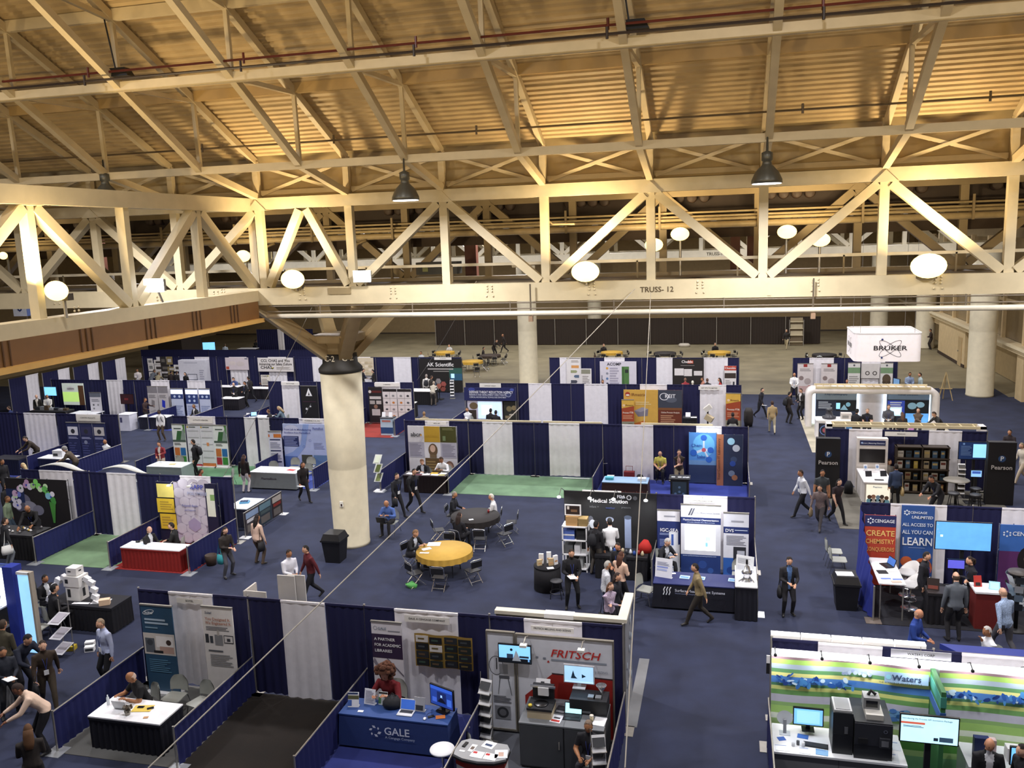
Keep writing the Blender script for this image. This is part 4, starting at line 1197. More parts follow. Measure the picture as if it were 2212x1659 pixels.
def make_shell():
    t = thing('shell_chair', 'proto', 'chair', (0, 0, 0), 0, 'grey shell chairs')
    g = M('a6a8a0', .5)
    k = K(); k.prism([(-.22, -.2), (.22, -.2), (.24, .2), (.2, .24), (-.2, .24), (-.24, .2)], .44, .47, g); k.obj('seat', t)
    k = K()
    n = 8
    vs_ = []
    for j_ in range(7):
        z = .52 + j_ * .065
        hw = .235 * (1 if j_ < 4 else (1 - ((j_ - 3) / 3.2) ** 2 * .5))
        for i in range(n + 1):
            a = -1 + 2 * i / n
            vs_.append((hw * a, -.24 - .03 * j_ / 6 + .05 * a * a, z))
    fs = [(r_ * (n + 1) + c_, r_ * (n + 1) + c_ + 1, (r_ + 1) * (n + 1) + c_ + 1, (r_ + 1) * (n + 1) + c_) for r_ in range(6) for c_ in range(n)]
    m_ = len(vs_)
    vs2 = vs_ + [(a, b - .02, c) for a, b, c in vs_]
    k.add(vs2, fs + [tuple(m_ + q for q in f[::-1]) for f in fs], g, True); k.obj('backrest', t)
    for s_ in (-1, 1):
        k = K(); k.tube([(s_ * .25, .24, 0), (s_ * .22, .16, .44), (s_ * .22, -.18, .44), (s_ * .25, -.28, 0)], .012, M('6a6c70', .4, 'metal', 0, .6), 6); k.obj('leg', t)
        k = K(); k.tube([(s_ * .2, -.18, .45), (s_ * .2, -.26, .56)], .012, M('6a6c70', .4, 'metal', 0, .6), 6); k.obj('back_support', t)
    return t
def make_stool():
    t = thing('bar_stool', 'proto', 'stool', (0, 0, 0), 0, 'bar stools')
    k = K(); k.lathe([(.17, .6), (.19, .62), (.19, .645), (.16, .66)], M('2a2a2e', .5), 16); k.obj('seat', t)
    for a in range(4):
        c, s_ = math.cos(a * 1.5708 + .78), math.sin(a * 1.5708 + .78)
        k = K(); k.tube([(.24 * c, .24 * s_, 0), (.13 * c, .13 * s_, .6)], .013, M('2a2a2e', .4, 'metal', 0, .5), 6); k.obj('leg', t)
    k = K(); k.tube([(.2 * math.cos(a * .5236), .2 * math.sin(a * .5236), .22) for a in range(13)], .009, M('55565a', .4, 'metal', 0, .6), 5); k.obj('foot_ring', t)
    return t
_pro = {}
def chair(kind, x, y, rz, lab, z=0, sc=None):
    """rz 0: the sitter looks along +Y"""
    if kind not in _pro:
        r = {'fold': make_fold, 'shell': make_shell, 'stool': make_stool}[kind]()
        r.location = (x, y, z); r.rotation_euler = (0, 0, R(rz)); r['label'] = lab
        LABELS.pop('proto', None); LABELS.setdefault(lab, []).append(r.name)
        _pro[kind] = r
        return r
    return dup(_pro[kind], lab, (x, y, z), rz)
def round_table(x, y, r, h, cloth, lab):
    t = thing('round_table', lab, 'table', (x, y, 0))
    m = M(cloth, .7, 'cloth')
    k = K(); k.lathe([(r, h - .02), (r, h)], m, 40); k.obj('tabletop', t)
    k = K(); n = 80; vs_, fs = [], []
    for zi, z in enumerate((h - .2, h - .01)):
        for i in range(n):
            a = 2 * math.pi * i / n
            q = r + (.025 * math.sin(i * 1.7) if zi == 0 else .002)
            vs_.append((q * math.cos(a), q * math.sin(a), z))
    k.add(vs_, [(i, (i + 1) % n, n + (i + 1) % n, n + i) for i in range(n)], m, True); k.obj('cloth_skirt', t)
    for a in range(4):
        c, s_ = math.cos(a * 1.57 + .78) * r * .6, math.sin(a * 1.57 + .78) * r * .6
        k = K(); k.tube([(c, s_, 0), (c * .9, s_ * .9, h - .02)], .018, M('33343a', .4, 'metal', 0, .4), 6); k.obj('leg', t)
    return t
def bin_(x, y, lab, h=1.0):
    t = thing('trash_bin', lab, 'trash bin', (x, y, 0))
    k = K(); k.add([(-.26, -.26, 0), (.26, -.26, 0), (.26, .26, 0), (-.26, .26, 0), (-.33, -.33, h * .78), (.33, -.33, h * .78), (.33, .33, h * .78), (-.33, .33, h * .78)], [(0, 3, 2, 1), (4, 5, 6, 7), (0, 1, 5, 4), (1, 2, 6, 5), (2, 3, 7, 6), (3, 0, 4, 7)], M('121215', .5)); k.obj('body', t)
    k = K(); k.box(-.36, -.36, h * .74, .36, .36, h * .8, M('121215', .5)); k.add([(-.34, -.34, h * .8), (.34, -.34, h * .8), (.34, .34, h * .8), (-.34, .34, h * .8), (-.27, -.27, h), (.27, -.27, h), (.27, .27, h), (-.27, .27, h)], [(4, 5, 6, 7), (0, 1, 5, 4), (1, 2, 6, 5), (2, 3, 7, 6), (3, 0, 4, 7)], M('121215', .5)); k.obj('lid', t)
    return t
def rack(x, y, rz, lab, h=1.5, n=5, cols=('2a2c30', 'e6e6e6')):
    t = thing('literature_rack', lab, 'brochure rack', (x, y, 0), rz)
    for s_ in (-.14, .14):
        k = K(); k.tube([(s_, .02, 0), (s_, .12, h)], .009, STEEL, 5); k.obj('post', t)
    k = K(); k.box(-.17, -.12, 0, .17, .22, .02, STEEL); k.obj('base', t)
    for i in range(n):
        z = .2 + (h - .35) * i / n
        k = K(); k.add([(-.13, -.04, z), (.13, -.04, z), (.13, .06 + .08 * z / h, z + h / n * .8), (-.13, .06 + .08 * z / h, z + h / n * .8)], [(0, 1, 2, 3)], PAPER)
        k.add([(-.12, -.03, z + h / n * .3), (.12, -.03, z + h / n * .3), (.12, .045 + .08 * z / h, z + h / n * .7), (-.12, .045 + .08 * z / h, z + h / n * .7)], [(0, 1, 2, 3)], M(cols[0], .6, 'print'))
        k.box(-.14, -.06, z - .01, .14, .04, z, STEEL); k.obj('leaflet_pocket', t)
    return t
# chairs below the seated people
for i, (loc, rz, sz, sl_, pz) in enumerate(SEATS):
    kind = 'stool' if pz == 'bar' else ('fold' if loc.y > 60 or (-11 < loc.x < -7 and 23 < loc.y < 31) or 'column' in sl_ else 'shell')
    c = chair(kind, loc.x, loc.y, rz, 'chair occupied by the ' + sl_, 0)
    c.scale = (1, 1, max(.75, min(1.15, sz / (.64 if kind == 'stool' else .455))))
# ================================================================== front row, left to right
Y1 = 17.0
bay(-13.9, -10.92, Y1, 'nearest back drape at left with a white centre curtain behind two roll-up banners', [(-12.99, -11.84)])
bay(-10.92, -7.97, Y1, 'back drape of the empty brown-floored booth with one wide white curtain', [(-10.01, -8.94)])
bay(-7.97, -5.02, Y1, 'back drape with white curtain behind the blue cloth table', [(-7.19, -5.74)])
bay(-5.02, -2.1, Y1, 'back drape behind the red and white milling display', [(-4.21, -2.98)], True)
rail(-13.92, 14.0, 17, 'low blue side drape left of the bald man typing')
rail(-10.94, 13.95, 17, 'low side drape left of the empty brown-floored booth')
rail(-7.98, 13.5, 17, 'low side drape left of the blue cloth table')
rail(-5.03, 13.4, 17, 'low side drape between the blue cloth table and the milling display')
rail(-2.08, 13.4, 17, 'low side drape right of the milling display')
sign(-12.75, -12.05, 16.88, 2.22, 2.34, 'SCITEL', 'small white header sign over the gap between two roll-up banners')
panel('rollup_banner', 'teal blue roll-up banner with an office photo', 'banner', -13.52, -12.67, 16.55, .08, 2.25, '274a66', [('R', 0, .43, 1, .68, 'cfc8c0'), ('R', .05, .45, .35, .62, '5a5f66'), ('R', .4, .52, .95, .65, 'e8e4e0'), ('R', .5, .45, .95, .53, 'b8988a'), ('C', .8, .58, .07, '3a2a24'), ('C', .2, .57, .08, '3f444a'), ('R', .3, .45, .6, .48, '1d1d20'), ('L', .1, .78, .85, .86, 2, 'a8bccc'), ('L', .1, .73, .5, .76, 1, '7a98ac'), ('L', .12, .22, .8, .38, 7, '55809c'), ('O', .25, .925, .16, .012, 'e8eef2', .06, 15), ('T', .12, .905, .075, 'Scitel', 'e8eef2', 'l', 1, .2)], 'roll')
panel('rollup_banner', 'white roll-up banner about designed and engineered machines', 'banner', -11.9, -11.1, 16.6, .08, 2.3, 'e6e1dc', [('T', .1, .93, .06, 'Scitel', '2a3a5a', 'l', 1, .2), ('T', .1, .86, .07, 'You Designed It,', 'a8613a', 'l'), ('T', .1, .815, .07, 'We Engineered It.', 'a8613a', 'l'), ('L', .1, .74, .85, .79, 3, '6a6a70'), ('R', .05, .6, .16, .7, '33363c'), ('R', .2, .6, .3, .68, '3f444a'), ('R', .36, .58, .62, .7, '8a8a8c'), ('R', .45, .69, .52, .75, 'b8b0a8'), ('R', .66, .61, .97, .7, '33363c'), ('R', .68, .62, .95, .69, 'd8d4d0'), ('R', .76, .63, .87, .665, '3a3c42'), ('L', .12, .5, .6, .53, 1, '55585e'), ('L', .16, .34, .9, .48, 7, '9a9a9c')], 'roll')
table(-13.25, -11.5, 14.25, 15.05, .76, 'f4f4f6', '0b0c1c', 'white-topped table with dark navy skirt in the grey-carpeted corner booth')
laptop(-12.72, 14.72, .765, 180, '3a4a60', 'grey laptop seen from behind on the white-topped table')
k = K(); k.lathe([(.03, 0), (.033, .12), (.03, .17), (.012, .2), (.014, .23)], M('dfe6ea', .15), 12); tag(k.obj('water_bottle', None, (-13.12, 14.72, .765)), 'clear water bottle at the left end of the white-topped table', 'bottle')
t = thing('table_plant', 'small silver-potted dried plant on the white-topped table', 'plant', (-12.42, 14.45, .765))
k = K(); k.lathe([(.05, 0), (.07, .09)], M('9a9488', .4, 'metal', 0, .4), 10); k.obj('pot', t)
k = K(); rp = random.Random(3)
for q in range(26): k.ball((rp.uniform(-.08, .08), rp.uniform(-.06, .06), rp.uniform(.08, .2)), rp.uniform(.02, .035), M(('4a4438', '8a8478', '5a4a3a')[q % 3], .9, 'leaf'), 6, 4)
k.obj('foliage', t)
paper(-12.25, 14.72, .765, .42, .26, 12, 'e3c75a', 'yellow sheet under two phones on the white-topped table')
for dx, rz, lb in ((-.07, 10, 'left black phone on the yellow sheet'), (.17, 40, 'right black phone on the yellow sheet')):
    k = K(); k.box(-.07, -.035, 0, .07, .035, .012, BLACK); k.box(-.06, -.03, .012, .06, .03, .013, M('1c1e24', .15)); tag(k.obj('phone', None, (-12.25 + dx, 14.75, .772), rz), lb, 'phone')
paper(-11.95, 14.42, .765, .1, .07, 20, 'c89a70', 'small tan card at the right end of the white-topped table')
chair('shell', -12.3, 15.85, 180, 'empty grey shell chair behind the bald man typing')
chair('shell', -11.55, 15.75, 165, 'empty grey shell chair in front of the white roll-up banner')
# blue cloth table booth
sign(-6.95, -5.9, 16.88, 2.2, 2.36, 'GALE, A CENGAGE COMPANY', 'white header sign above the quilted wall hanging', s=.045)
panel('rollup_banner', 'tall banner with purple block about academic libraries', 'banner', -7.7, -6.98, 16.74, .08, 2.2, 'dcd8dc', [('R', 0, .6, 1, .87, '33233f'), ('O', .13, .935, .045, .008, '6a7a8a'), ('T', .22, .92, .06, 'GALE', '5a6a7a', 'l'), ('L', .55, .9, .95, .92, 1, '8a8a92'), ('T', .08, .8, .068, 'A PARTNER', 'f0f0f0', 'l'), ('T', .08, .735, .068, 'FOR ACADEMIC', 'f0f0f0', 'l'), ('T', .08, .67, .068, 'LIBRARIES', 'f0f0f0', 'l'), ('P', ((.0, .55), (.05, .6), (.2, .5), (.18, .47)), '8a8490'), ('P', ((.45, .6), (.5, .6), (1, .42), (1, .4)), '6a6470'), ('R', .3, 0, 1, .18, '2a2630')], 'roll')
t = thing('wall_quilt', 'gold-framed patchwork wall hanging of dark pictures on the white curtain', 'wall hanging', (-6.73, 16.86, 1.17))
k = K(); n = 24
for i in range(n):
    x0_, x1_ = 1.35 * i / n, 1.35 * (i + 1) / n
    a = lambda x: .025 * math.sin(x * 9)
    k.add([(x0_, a(x0_), 0), (x1_, a(x1_), 0), (x1_, a(x1_), .78), (x0_, a(x0_), .78)], [(0, 1, 2, 3)], M('9a7c38', .8, 'cloth'), True)
k.obj('backing', t)
for c in range(4):
    for r_ in range(4):
        x0_ = .03 + c * .335; z0_ = .03 + r_ * .185
        col = ('14181a', '1c1d22', '22262a', '18201c', '101216')[(c * 3 + r_ * 2) % 5] if (c, r_) not in ((0, 3), (1, 2)) else 'cfcac4'
        k = K(); yy = .025 * math.sin((x0_ + .14) * 9) - .032; k.box(x0_, yy, z0_, x0_ + .29, yy + .012, z0_ + .15, M(col, .7, 'cloth')); k.box(x0_ + .05, yy - .002, z0_ + .06, x0_ + .2, yy, z0_ + .1, M(('3a5044', '5a4630', '3f4448', '6a5a30')[(c + r_) % 4])); k.obj('patch', t)
tb = table(-7.93, -5.52, 15.36, 16.0, .76, '2c4a86', '24386e', 'table under a fitted blue cloth with a white ring logo', True)
k = K()
for i in range(6):
    a = R(90 - i * 60 + 12); s_ = (.05, .035, .055, .05, .035, .045)[i]
    k.disc(.82 + .1 * math.cos(a), .47 + .1 * math.sin(a), s_, M('e8ecf2'), -.055, 4, rv=s_ * .62, rot=math.degrees(a) + 45)
k.text('GALE', 1.02, .42, .17, M('e8ecf2'), -.055, 'l')
k.text('A Cengage Company', 1.04, .33, .055, M('b8c4d8'), -.055, 'l'); k.obj('lettering', tb)
standee(-7.72, 15.62, .765, .24, .3, 8, 'e8e8ea', 'brochure holder with green and white leaflets at the left end of the blue table', [('R', 0, .55, 1, .8, '5a5a3a'), ('R', 0, .1, .35, .5, '4a6ab0'), ('R', 0, .88, .9, 1, '2a3a60')])
standee(-7.42, 15.78, .765, .26, .32, -6, 'e2e2e8', 'white text flyer holder second on the blue table', [('L', .1, .1, .9, .9, 9, '9a9aa8')])
standee(-7.13, 15.82, .765, .2, .26, 0, 'e6eae6', 'holder with green-edged leaflets third on the blue table', [('R', 0, .1, .3, .6, '5a8a5a'), ('R', 0, .85, 1, 1, '2a2a2a')])
paper(-7.5, 15.5, .765, .12, .07, 5, 'f0f0f2', 'small white card near the front of the blue table')
k = K(); loft(k, [(V((-.02, .0, .02)), .2, .13), (V((0, 0, .12)), .21, .14), (V((.02, .02, .26)), .1, .05)], M('26272b', .8, 'cloth')); k.tube([(-.1, 0, .22), (0, -.02, .34), (.12, 0, .22)], .012, BLACK, 5); tag(k.obj('duffel_bag', None, (-6.88, 15.78, .765), 20), 'dark grey padded bag standing on the blue cloth table', 'bag')
laptop(-6.52, 15.62, .765, 0, '2a4a90', 'silver laptop with a blue picture on the blue cloth table', 'd8dadc')
standee(-6.27, 15.72, .765, .26, .28, -4, 'a8a8ac', 'grey tablet in a stand beside the silver laptop', [('R', .15, .1, .85, .45, '33363c')], 'tablet')
screen(-5.77, 15.78, .9, .6, .42, '1d3a8c', 'large black monitor showing a dark blue web page at the right of the blue table', [('R', 0, .82, 1, 1, '2a50b0', 1.2), ('R', .3, .25, .72, .75, '16245a', .8), ('R', .08, .15, .28, .4, '3a5ab8', 1), ('R', .75, .12, .95, .5, '3a62c0', 1), ('R', .46, .4, .54, .6, '8ab0f0', 1.4), ('P', ((.3, .2), (.72, .2), (.5, .5)), '0c1438')], rz=-22, e=.9)
k = K(); k.ball((0, 0, .012), (.035, .055, .018), M('f0f0f2', .3), 10, 6); k.tube([(0, .05, .01), (.03, .2, .006), (.12, .26, .006)], .004, BLACK, 4); tag(k.obj('computer_mouse', None, (-6.05, 15.47, .765), 10), 'white computer mouse on the blue cloth table', 'mouse')
paper(-5.75, 15.6, .765, .2, .13, 20, 'd07a3a', 'orange booklet in front of the large black monitor')
k = K(); k.box(-.07, -.035, 0, .07, .035, .012, BLACK); tag(k.obj('phone', None, (-5.95, 15.58, .765), 35), 'black phone beside the orange booklet', 'phone')
# pedestal cocktail table by the red counter
t = thing('pedestal_table', 'small round white pedestal table beside the red-banded counter', 'table', (-5.36, 14.55, 0))
k = K(); k.lathe([(.24, .72), (.25, .74), (.24, .76)], M('eef0f2', .4), 28); k.obj('tabletop', t)
k = K(); k.tube([(0, 0, .02), (0, 0, .72)], .03, CHROME, 10); k.obj('column', t)
k = K(); k.lathe([(.22, 0), (.2, .02), (.04, .04)], CHROME, 20); k.obj('base', t)
k = K(); k.tube([(.15 * math.cos(a * .5236), .15 * math.sin(a * .5236), .25) for a in range(13)], .01, CHROME, 5); k.obj('foot_ring', t)
# milling display
sign(-4.05, -3.12, 16.84, 2.24, 2.36, 'FRITSCH MILLING AND SIZING', 'white header sign above the milling display', s=.042)
t = panel('display_wall', 'narrow white panel with a machine stand drawing at the left of the milling display', 'display panel', -4.93, -4.36, 16.5, .1, 2.3, 'dde0e8', [('O', .3, .66, .16, .012, '4a4c52', .22), ('R', .3, .62, .34, .74, '3a3c42'), ('R', .42, .58, .75, .68, '9a9ca2'), ('R', .4, .53, .8, .56, '55575d'), ('P', ((.42, .53), (.45, .53), (.36, .36), (.34, .36)), '4a4c52'), ('P', ((.74, .53), (.77, .53), (.88, .36), (.86, .36)), '4a4c52'), ('L', .15, .27, .85, .35, 4, '7a7c84'), ('R', .2, .1, .8, .24, '8a8c92'), ('C', .5, .17, .13, '33353a'), ('C', .5, .17, .08, '6a6c72')], frame='8a8478')
t = panel('display_wall', 'wide white and red panel with large red milling company name', 'display panel', -4.28, -2.26, 16.5, .1, 2.28, 'e4e6ee', [('P', ((.07, .0), (1, 0), (1, .62), (.37, .63), (.07, .38)), 'a82a22'), ('P', ((.36, .64), (1, .63), (1, .615), (.37, .625)), '3a2a30'), ('R', .36, .765, .94, .785, '9aa2b0'), ('R', .2, .78, .225, .8, '8a92a0'), ('R', .275, .775, .305, .795, '8a92a0'), ('P', ((.315, .745), (.345, .745), (.33, .77)), 'c02a20'), ('T', .35, .81, .17, 'FRITSCH', 'c8302a', 'l', 1.15, .25), ('T', .95, .68, .05, 'MILLING AND SIZING', 'a0a6b2', 'r')], frame='8a8478')
arm_lamps(t, (.25, 1.45), 2.28)
screen(-4.31, 16.38, 1.72, .68, .38, '7ab8e8', 'wall television with a laboratory picture in the milling display', [('R', 0, 0, 1, .25, '0c1420', .3), ('R', .25, .25, .45, .5, '2a3a50', .6), ('P', ((.42, .1), (.7, .1), (.55, .75)), 'e8f4ff', 1.5), ('C', .4, .75, .03, '1c2430'), ('R', .65, .3, .95, .42, '2a3440', .5), ('R', .92, .1, .97, .25, '6aa0d8', 1)], 'wall', e=1.3)
for x0_, x1_, lb in ((-4.0, -3.1, 'left dark grey cabinet under the benchtop mill'), (-3.09, -2.3, 'right dark grey cabinet under the black analyser')):
    t = thing('cabinet', lb, 'cabinet', (x0_, 15.35, 0))
    w = x1_ - x0_
    k = K(); k.box(0, 0, .05, w, 1.0, .97, M('3f4144', .6)); k.box(.02, .03, 0, w - .02, .97, .05, M('2a2b2e')); k.obj('body', t)
    k = K(); k.box(-.01, -.01, .97, w + .005, 1.0, 1.0, M('6f7276', .5)); k.obj('worktop', t)
    k = K(); k.box(.012, -.012, .08, w - .012, 0, .95, M('424448', .6)); dr = k.obj('door', t)
    k = K(); k.box(w - .1, -.03, .5, w - .08, -.012, .66, STEEL); k.obj('handle', dr)
t = thing('benchtop_mill', 'cream and black benchtop mill with open lid', 'machine', (-3.62, 15.75, 1.0))
k = K(); k.box(-.25, -.22, 0, .25, .25, .17, M('c8b898', .5)); k.obj('housing', t)
k = K(); k.prism([(-.26, -.23), (.26, -.23), (.26, .2), (-.26, .2)], .17, .22, M('1c1d20', .4)); k.lathe([(.15, .22), (.13, .235)], M('0a0a0c', .3), 20, (0, -.02)); k.obj('deck', t)
k = K(); k.box(-.22, .2, .2, .22, .3, .5, M('26272b', .4)); k.box(-.26, .17, .46, .26, .2, .5, CHROME); k.box(-.1, .15, .3, .12, .2, .47, M('f4f4f4', .3)); k.obj('lid', t)
k = K(); k.lathe([(.04, .22), (.04, .26)], M('d8c040', .4), 10, (-.2, -.15)); k.obj('knob', t)
standee(-3.66, 16.1, 1.42, .3, .1, 0, 'e6e6e8', 'small white label strip behind the mill', [('R', .35, .05, .6, .6, '33363a')], 'label_card')
t = thing('particle_analyser', 'black benchtop analyser with silver funnel under the big monitor', 'machine', (-2.68, 16.05, 1.0))
k = K(); k.box(-.38, -.2, 0, .38, .22, .3, M('17181b', .45)); k.box(-.3, -.205, .04, .05, -.2, .08, M('6a6c70')); k.box(-.38, -.2, .3, .38, .22, .32, M('26272b', .4)); k.obj('housing', t)
k = K(); k.lathe([(.03, .32), (.035, .42), (.11, .54), (.105, .545), (.03, .44)], CHROME, 18, (.24, .05)); k.obj('funnel', t)
for x in (-.02, .1):
    k = K(); k.box(x, -.12, .32, x + .15, .0, .35, M('b8babc', .3, 'metal', 0, .6)); k.obj('tray', t)
screen(-2.93, 16.28, 1.45, .6, .36, '9cc4e4', 'pale monitor with a blue curve standing on the black analyser', [('P', ((.22, .25), (.45, .25), (.36, .4), (.3, .75)), '3a5a7c'), ('P', ((.6, .3), (.6, .55), (.75, .42)), '2a4a68'), ('R', 0, 0, 1, .08, 'b8d8ee', 1)], bez='d8dade', e=1.1)
laptop(-2.98, 15.72, 1.0, 0, 'a8e0ec', 'dark laptop with a bright cyan screen on the right cabinet', '1c1d22', .36)
k = K(); k.lathe([(.032, 0), (.042, .11)], M('d8c8a0', .6), 14); k.lathe([(.044, .11), (.04, .125)], M('e8e0d0', .5), 14); tag(k.obj('coffee_cup', None, (-2.58, 15.66, 1.0)), 'paper coffee cup on the right cabinet', 'cup')
paper(-2.42, 15.66, 1.0, .24, .3, -6, 'eef0f2', 'white notepad at the right end of the cabinets')
for i, (x, y, c) in enumerate(((-3.25, 15.95, '2c2e34'), (-3.28, 15.6, 'dfe2ea'))):
    paper(x, y, 1.0, .22, .28, -8, c, ('dark brochure between the two machines', 'white and red brochure at the front of the left cabinet')[i], None, .006, ((.1, .1, .9, .35, ('8a8c92', 'b02a24')[i]), (.2, .5, .8, .7, '33363c')))
t = thing('demo_counter', 'grey-topped curved counter with a red band at the bottom centre', 'counter', (-4.43, 14.2, 0))
pts = [(-.52, -.05), (-.5, -.22), (-.3, -.32), (0, -.36), (.3, -.32), (.5, -.2), (.5, .12), (.42, .26), (-.34, .32), (-.48, .22)]
k = K(); k.prism(pts, 1.0, 1.06, M('9c9ea0', .4)); k.prism([(a * 1.03, b * 1.03) for a, b in pts], .985, 1.02, BLACK); k.obj('worktop', t)
k = K(); k.prism([(a * .94, b * .94) for a, b in pts], .86, .985, M('8a2418', .5)); k.obj('red_band', t)
k = K(); k.prism([(a * .92, b * .92) for a, b in pts], 0, .86, M('c8c8ca', .5)); k.obj('body', t)
for i, (x, y, w, d, rz, c, pp) in enumerate(((-.2, .02, .11, .24, -8, 'eeeeee', ((.2, .3, .8, .7, '6a5a50'),)), (.08, .18, .24, .22, -15, 'f2f2f2', ((.2, .3, .8, .6, '3a4a6a'),)), (-.05, -.16, .26, .2, -6, 'f4f4f4', ((.1, .6, .4, .9, 'c03030'),)), (.2, -.18, .26, .2, -6, 'f4f4f4', ((.1, .6, .4, .9, 'c03030'),)), (.38, -.06, .24, .26, 12, 'eaf0f6', ((.3, .2, .7, .7, 'c8a898'),)))):
    paper(-4.43 + x, 14.2 + y, 1.06, w, d, rz, c, ('narrow portrait leaflet', 'leaflet with a blue machine picture', 'left red-cornered leaflet', 'right red-cornered leaflet', 'portrait brochure at the right end')[i] + ' on the grey-topped curved counter', None, .008, pp)
k = K(); k.box(-.03, -.08, 0, .03, .08, .02, BLACK); tag(k.obj('phone', None, (-4.8, 14.3, 1.06), -12), 'black phone at the left end of the curved counter', 'phone')
paper(-4.8, 14.1, 1.06, .11, .05, -4, 'f2f2f2', 'small white card stack below the phone on the curved counter')
chair('shell', -4.78, 15.25, -75, 'empty grey shell chair behind the curved counter')
rack(-4.88, 15.95, -12, 'tall literature rack left of the benchtop mill', 1.6, 5)
rack(-2.3, 14.75, 18, 'literature rack beside the man with glasses', 1.35, 4)
# grey wall of the booth behind the milling display
t = thing('booth_wall', 'white-capped grey wall forming the corner behind the milling display', 'booth wall', (-4.95, 17.3, 0))
k = K(); k.box(0, 0, 0, 2.85, .1, 2.36, M('5a5852', .7)); k.obj('back_wall', t)
k = K(); k.box(2.75, .1, 0, 2.85, 1.35, 2.36, M('8a8c90', .5, 'print')); k.obj('side_wall', t)
k = K(); k.box(-.02, -.03, 2.36, 2.9, .16, 2.44, M('dcd6c4', .6)); k.box(2.7, .16, 2.36, 2.9, 1.4, 2.44, M('dcd6c4', .6)); k.box(1.1, -.035, 2.35, 1.75, .17, 2.45, M('f6f6f2', .5)); k.obj('cap', t)
k = K(); rp = random.Random(5)
for q in range(9): k.ball((2.86, .3 + rp.random() * .9, .4 + rp.random() * 1.7), (.01, .06, .1), M('b8c4d0', .3), 6, 4)
k.obj('bubble_print', t)
carpet('floor_carpet_booth', -2.1, 17.2, -1.85, 20.3, '77787a', .012)

# ================================================================== right front: striped light wall
t = thing('striped_wall', 'curved green and blue striped display wall lit along its top', 'display wall', (.88, 16.45, 0))
BANDS = [(0, .5, '7ab080'), (.5, .62, 'a8cc88'), (.62, .8, '5a9a4a'), (.8, 1.0, 'b8d890'), (1.0, 1.12, 'e8f0e0'), (1.12, 1.28, '9cc46a'), (1.28, 1.36, '86ac68'), (1.36, 1.52, 'b8b8c8'), (1.52, 1.62, '6a9a5a'), (1.62, 1.7, 'c4ca7a'), (1.7, 1.76, '4a7a5a'), (1.76, 1.9, '4a78b8'), (1.9, 1.98, 'd2cf86'), (1.98, 2.06, '5a8a5a'), (2.06, 2.16, '9aa8b8'), (2.16, 2.26, '9ac060'), (2.26, 2.31, '8a7078')]
def wavy(x0_, x1_, nm):
    k = K()
    for z0_, z1_, c in BANDS:
        n = 10
        vs_ = []
        for z in (z0_, z1_):
            for i in range(n + 1):
                x = x0_ + (x1_ - x0_) * i / n
                vs_.append((x, -.03 * math.sin(3 * x) , z + .02 * math.sin(1.3 * x)))
        k.add(vs_, [(i, i + 1, n + 2 + i, n + 1 + i) for i in range(n)], M(c, .5, 'print'), True)
    k.obj(nm, t)
wavy(0, 2.86, 'printed_panel'); wavy(3.02, 5.6, 'printed_panel')
k = K(); k.box(0, .05, 0, 5.6, .1, 2.3, M('c8ccd0', .5)); k.obj('backing', t)
k = K(); rp = random.Random(8)
for x0_, x1_ in ((.03, 1.5), (3.05, 4.6)):
    for q in range(46):
        f = rp.random(); x = x0_ + f * (x1_ - x0_); z = 1.83 + rp.uniform(-.08, .08) + (.06 if rp.random() < .3 else 0)
        k.disc(x, z, rp.uniform(.03, .09), M(('2a5aa8', '4a8ac8', '1c3a80', 'c8e0f0', '3a70b8')[q % 5], .5, 'print'), -.05 - .0007 * q, 7, rv=rp.uniform(.015, .05), rot=rp.uniform(0, 180))
for q in range(16):
    k.disc(1.3 + rp.uniform(0, .7), 2.12 + rp.uniform(-.04, .04), rp.uniform(.02, .05), M(('8a9ab8', 'a8b8cc')[q % 2], .5, 'print'), -.05 - .0006 * q, 8)
for q in range(14):
    k.disc(2.0 + rp.uniform(0, .8), 1.3 + rp.uniform(-.12, .12), rp.uniform(.04, .12), M(('4a78b8', '6a9ac8', '2a5a90')[q % 3], .5, 'print'), -.05 - .0006 * q, 8, rv=.05)
k.obj('print', t)
k = K(); k.box(2.05, -.095, 2.0, 2.82, -.09, 2.22, M('93aecb', .5, 'print')); k.text('Waters', 2.18, 2.06, .12, M('2a3a58'), -.105, 'l'); k.text("THE SCIENCE OF WHAT'S POSSIBLE.", 1.95, 1.99, .034, M('3a4a3a'), -.105, 'l'); k.disc(2.12, 2.12, .05, M('8ac4d8'), -.1); k.obj('lettering', t)
k = K(); k.box(2.87, -.85, 0, 2.95, .05, 2.3, M('3f7a4a', .5, 'print')); k.box(2.86, -.86, 1.72, 2.96, .05, 1.9, M('3a62a8', .5, 'print')); k.box(2.86, -.86, 2.0, 2.96, .05, 2.2, M('4a9a8a', .5, 'print')); k.obj('divider', t)
k = K(); k.box(0, -.02, 2.33, 5.6, .04, 2.45, M('f8f6f8', .5, 'screen', 3.2)); k.obj('light_strip', t)
for x in (.05, .9, 1.75, 2.6, 3.5, 4.4, 5.2):
    k = K(); k.tube([(x, .05, 2.45), (x, -.12, 2.55), (x, -.28, 2.5)], .012, M('44464a'), 5); k.ball((x, -.3, 2.48), .035, M('2a2b2e')); k.obj('arm_lamp', t)
    area('wall_washer', (x, -.3, 2.46), 6, (1, 1, 1), .15, (R(35), 0, 0), 150, t)
bay(.9, 3.9, 16.95, 'navy back drape above the striped wall at left', [(1.8, 2.95)])
bay(3.9, 6.9, 16.95, 'navy back drape above the striped wall at right', [(4.4, 6.4)], True)
rail(.86, 13.2, 17, 'low blue side drape at the aisle beside the striped wall', 1.1)
sign(3.05, 4.1, 16.5, 2.46, 2.62, 'WATERS CORP', 'white header sign hanging over the striped wall divider', 'dcdce6')
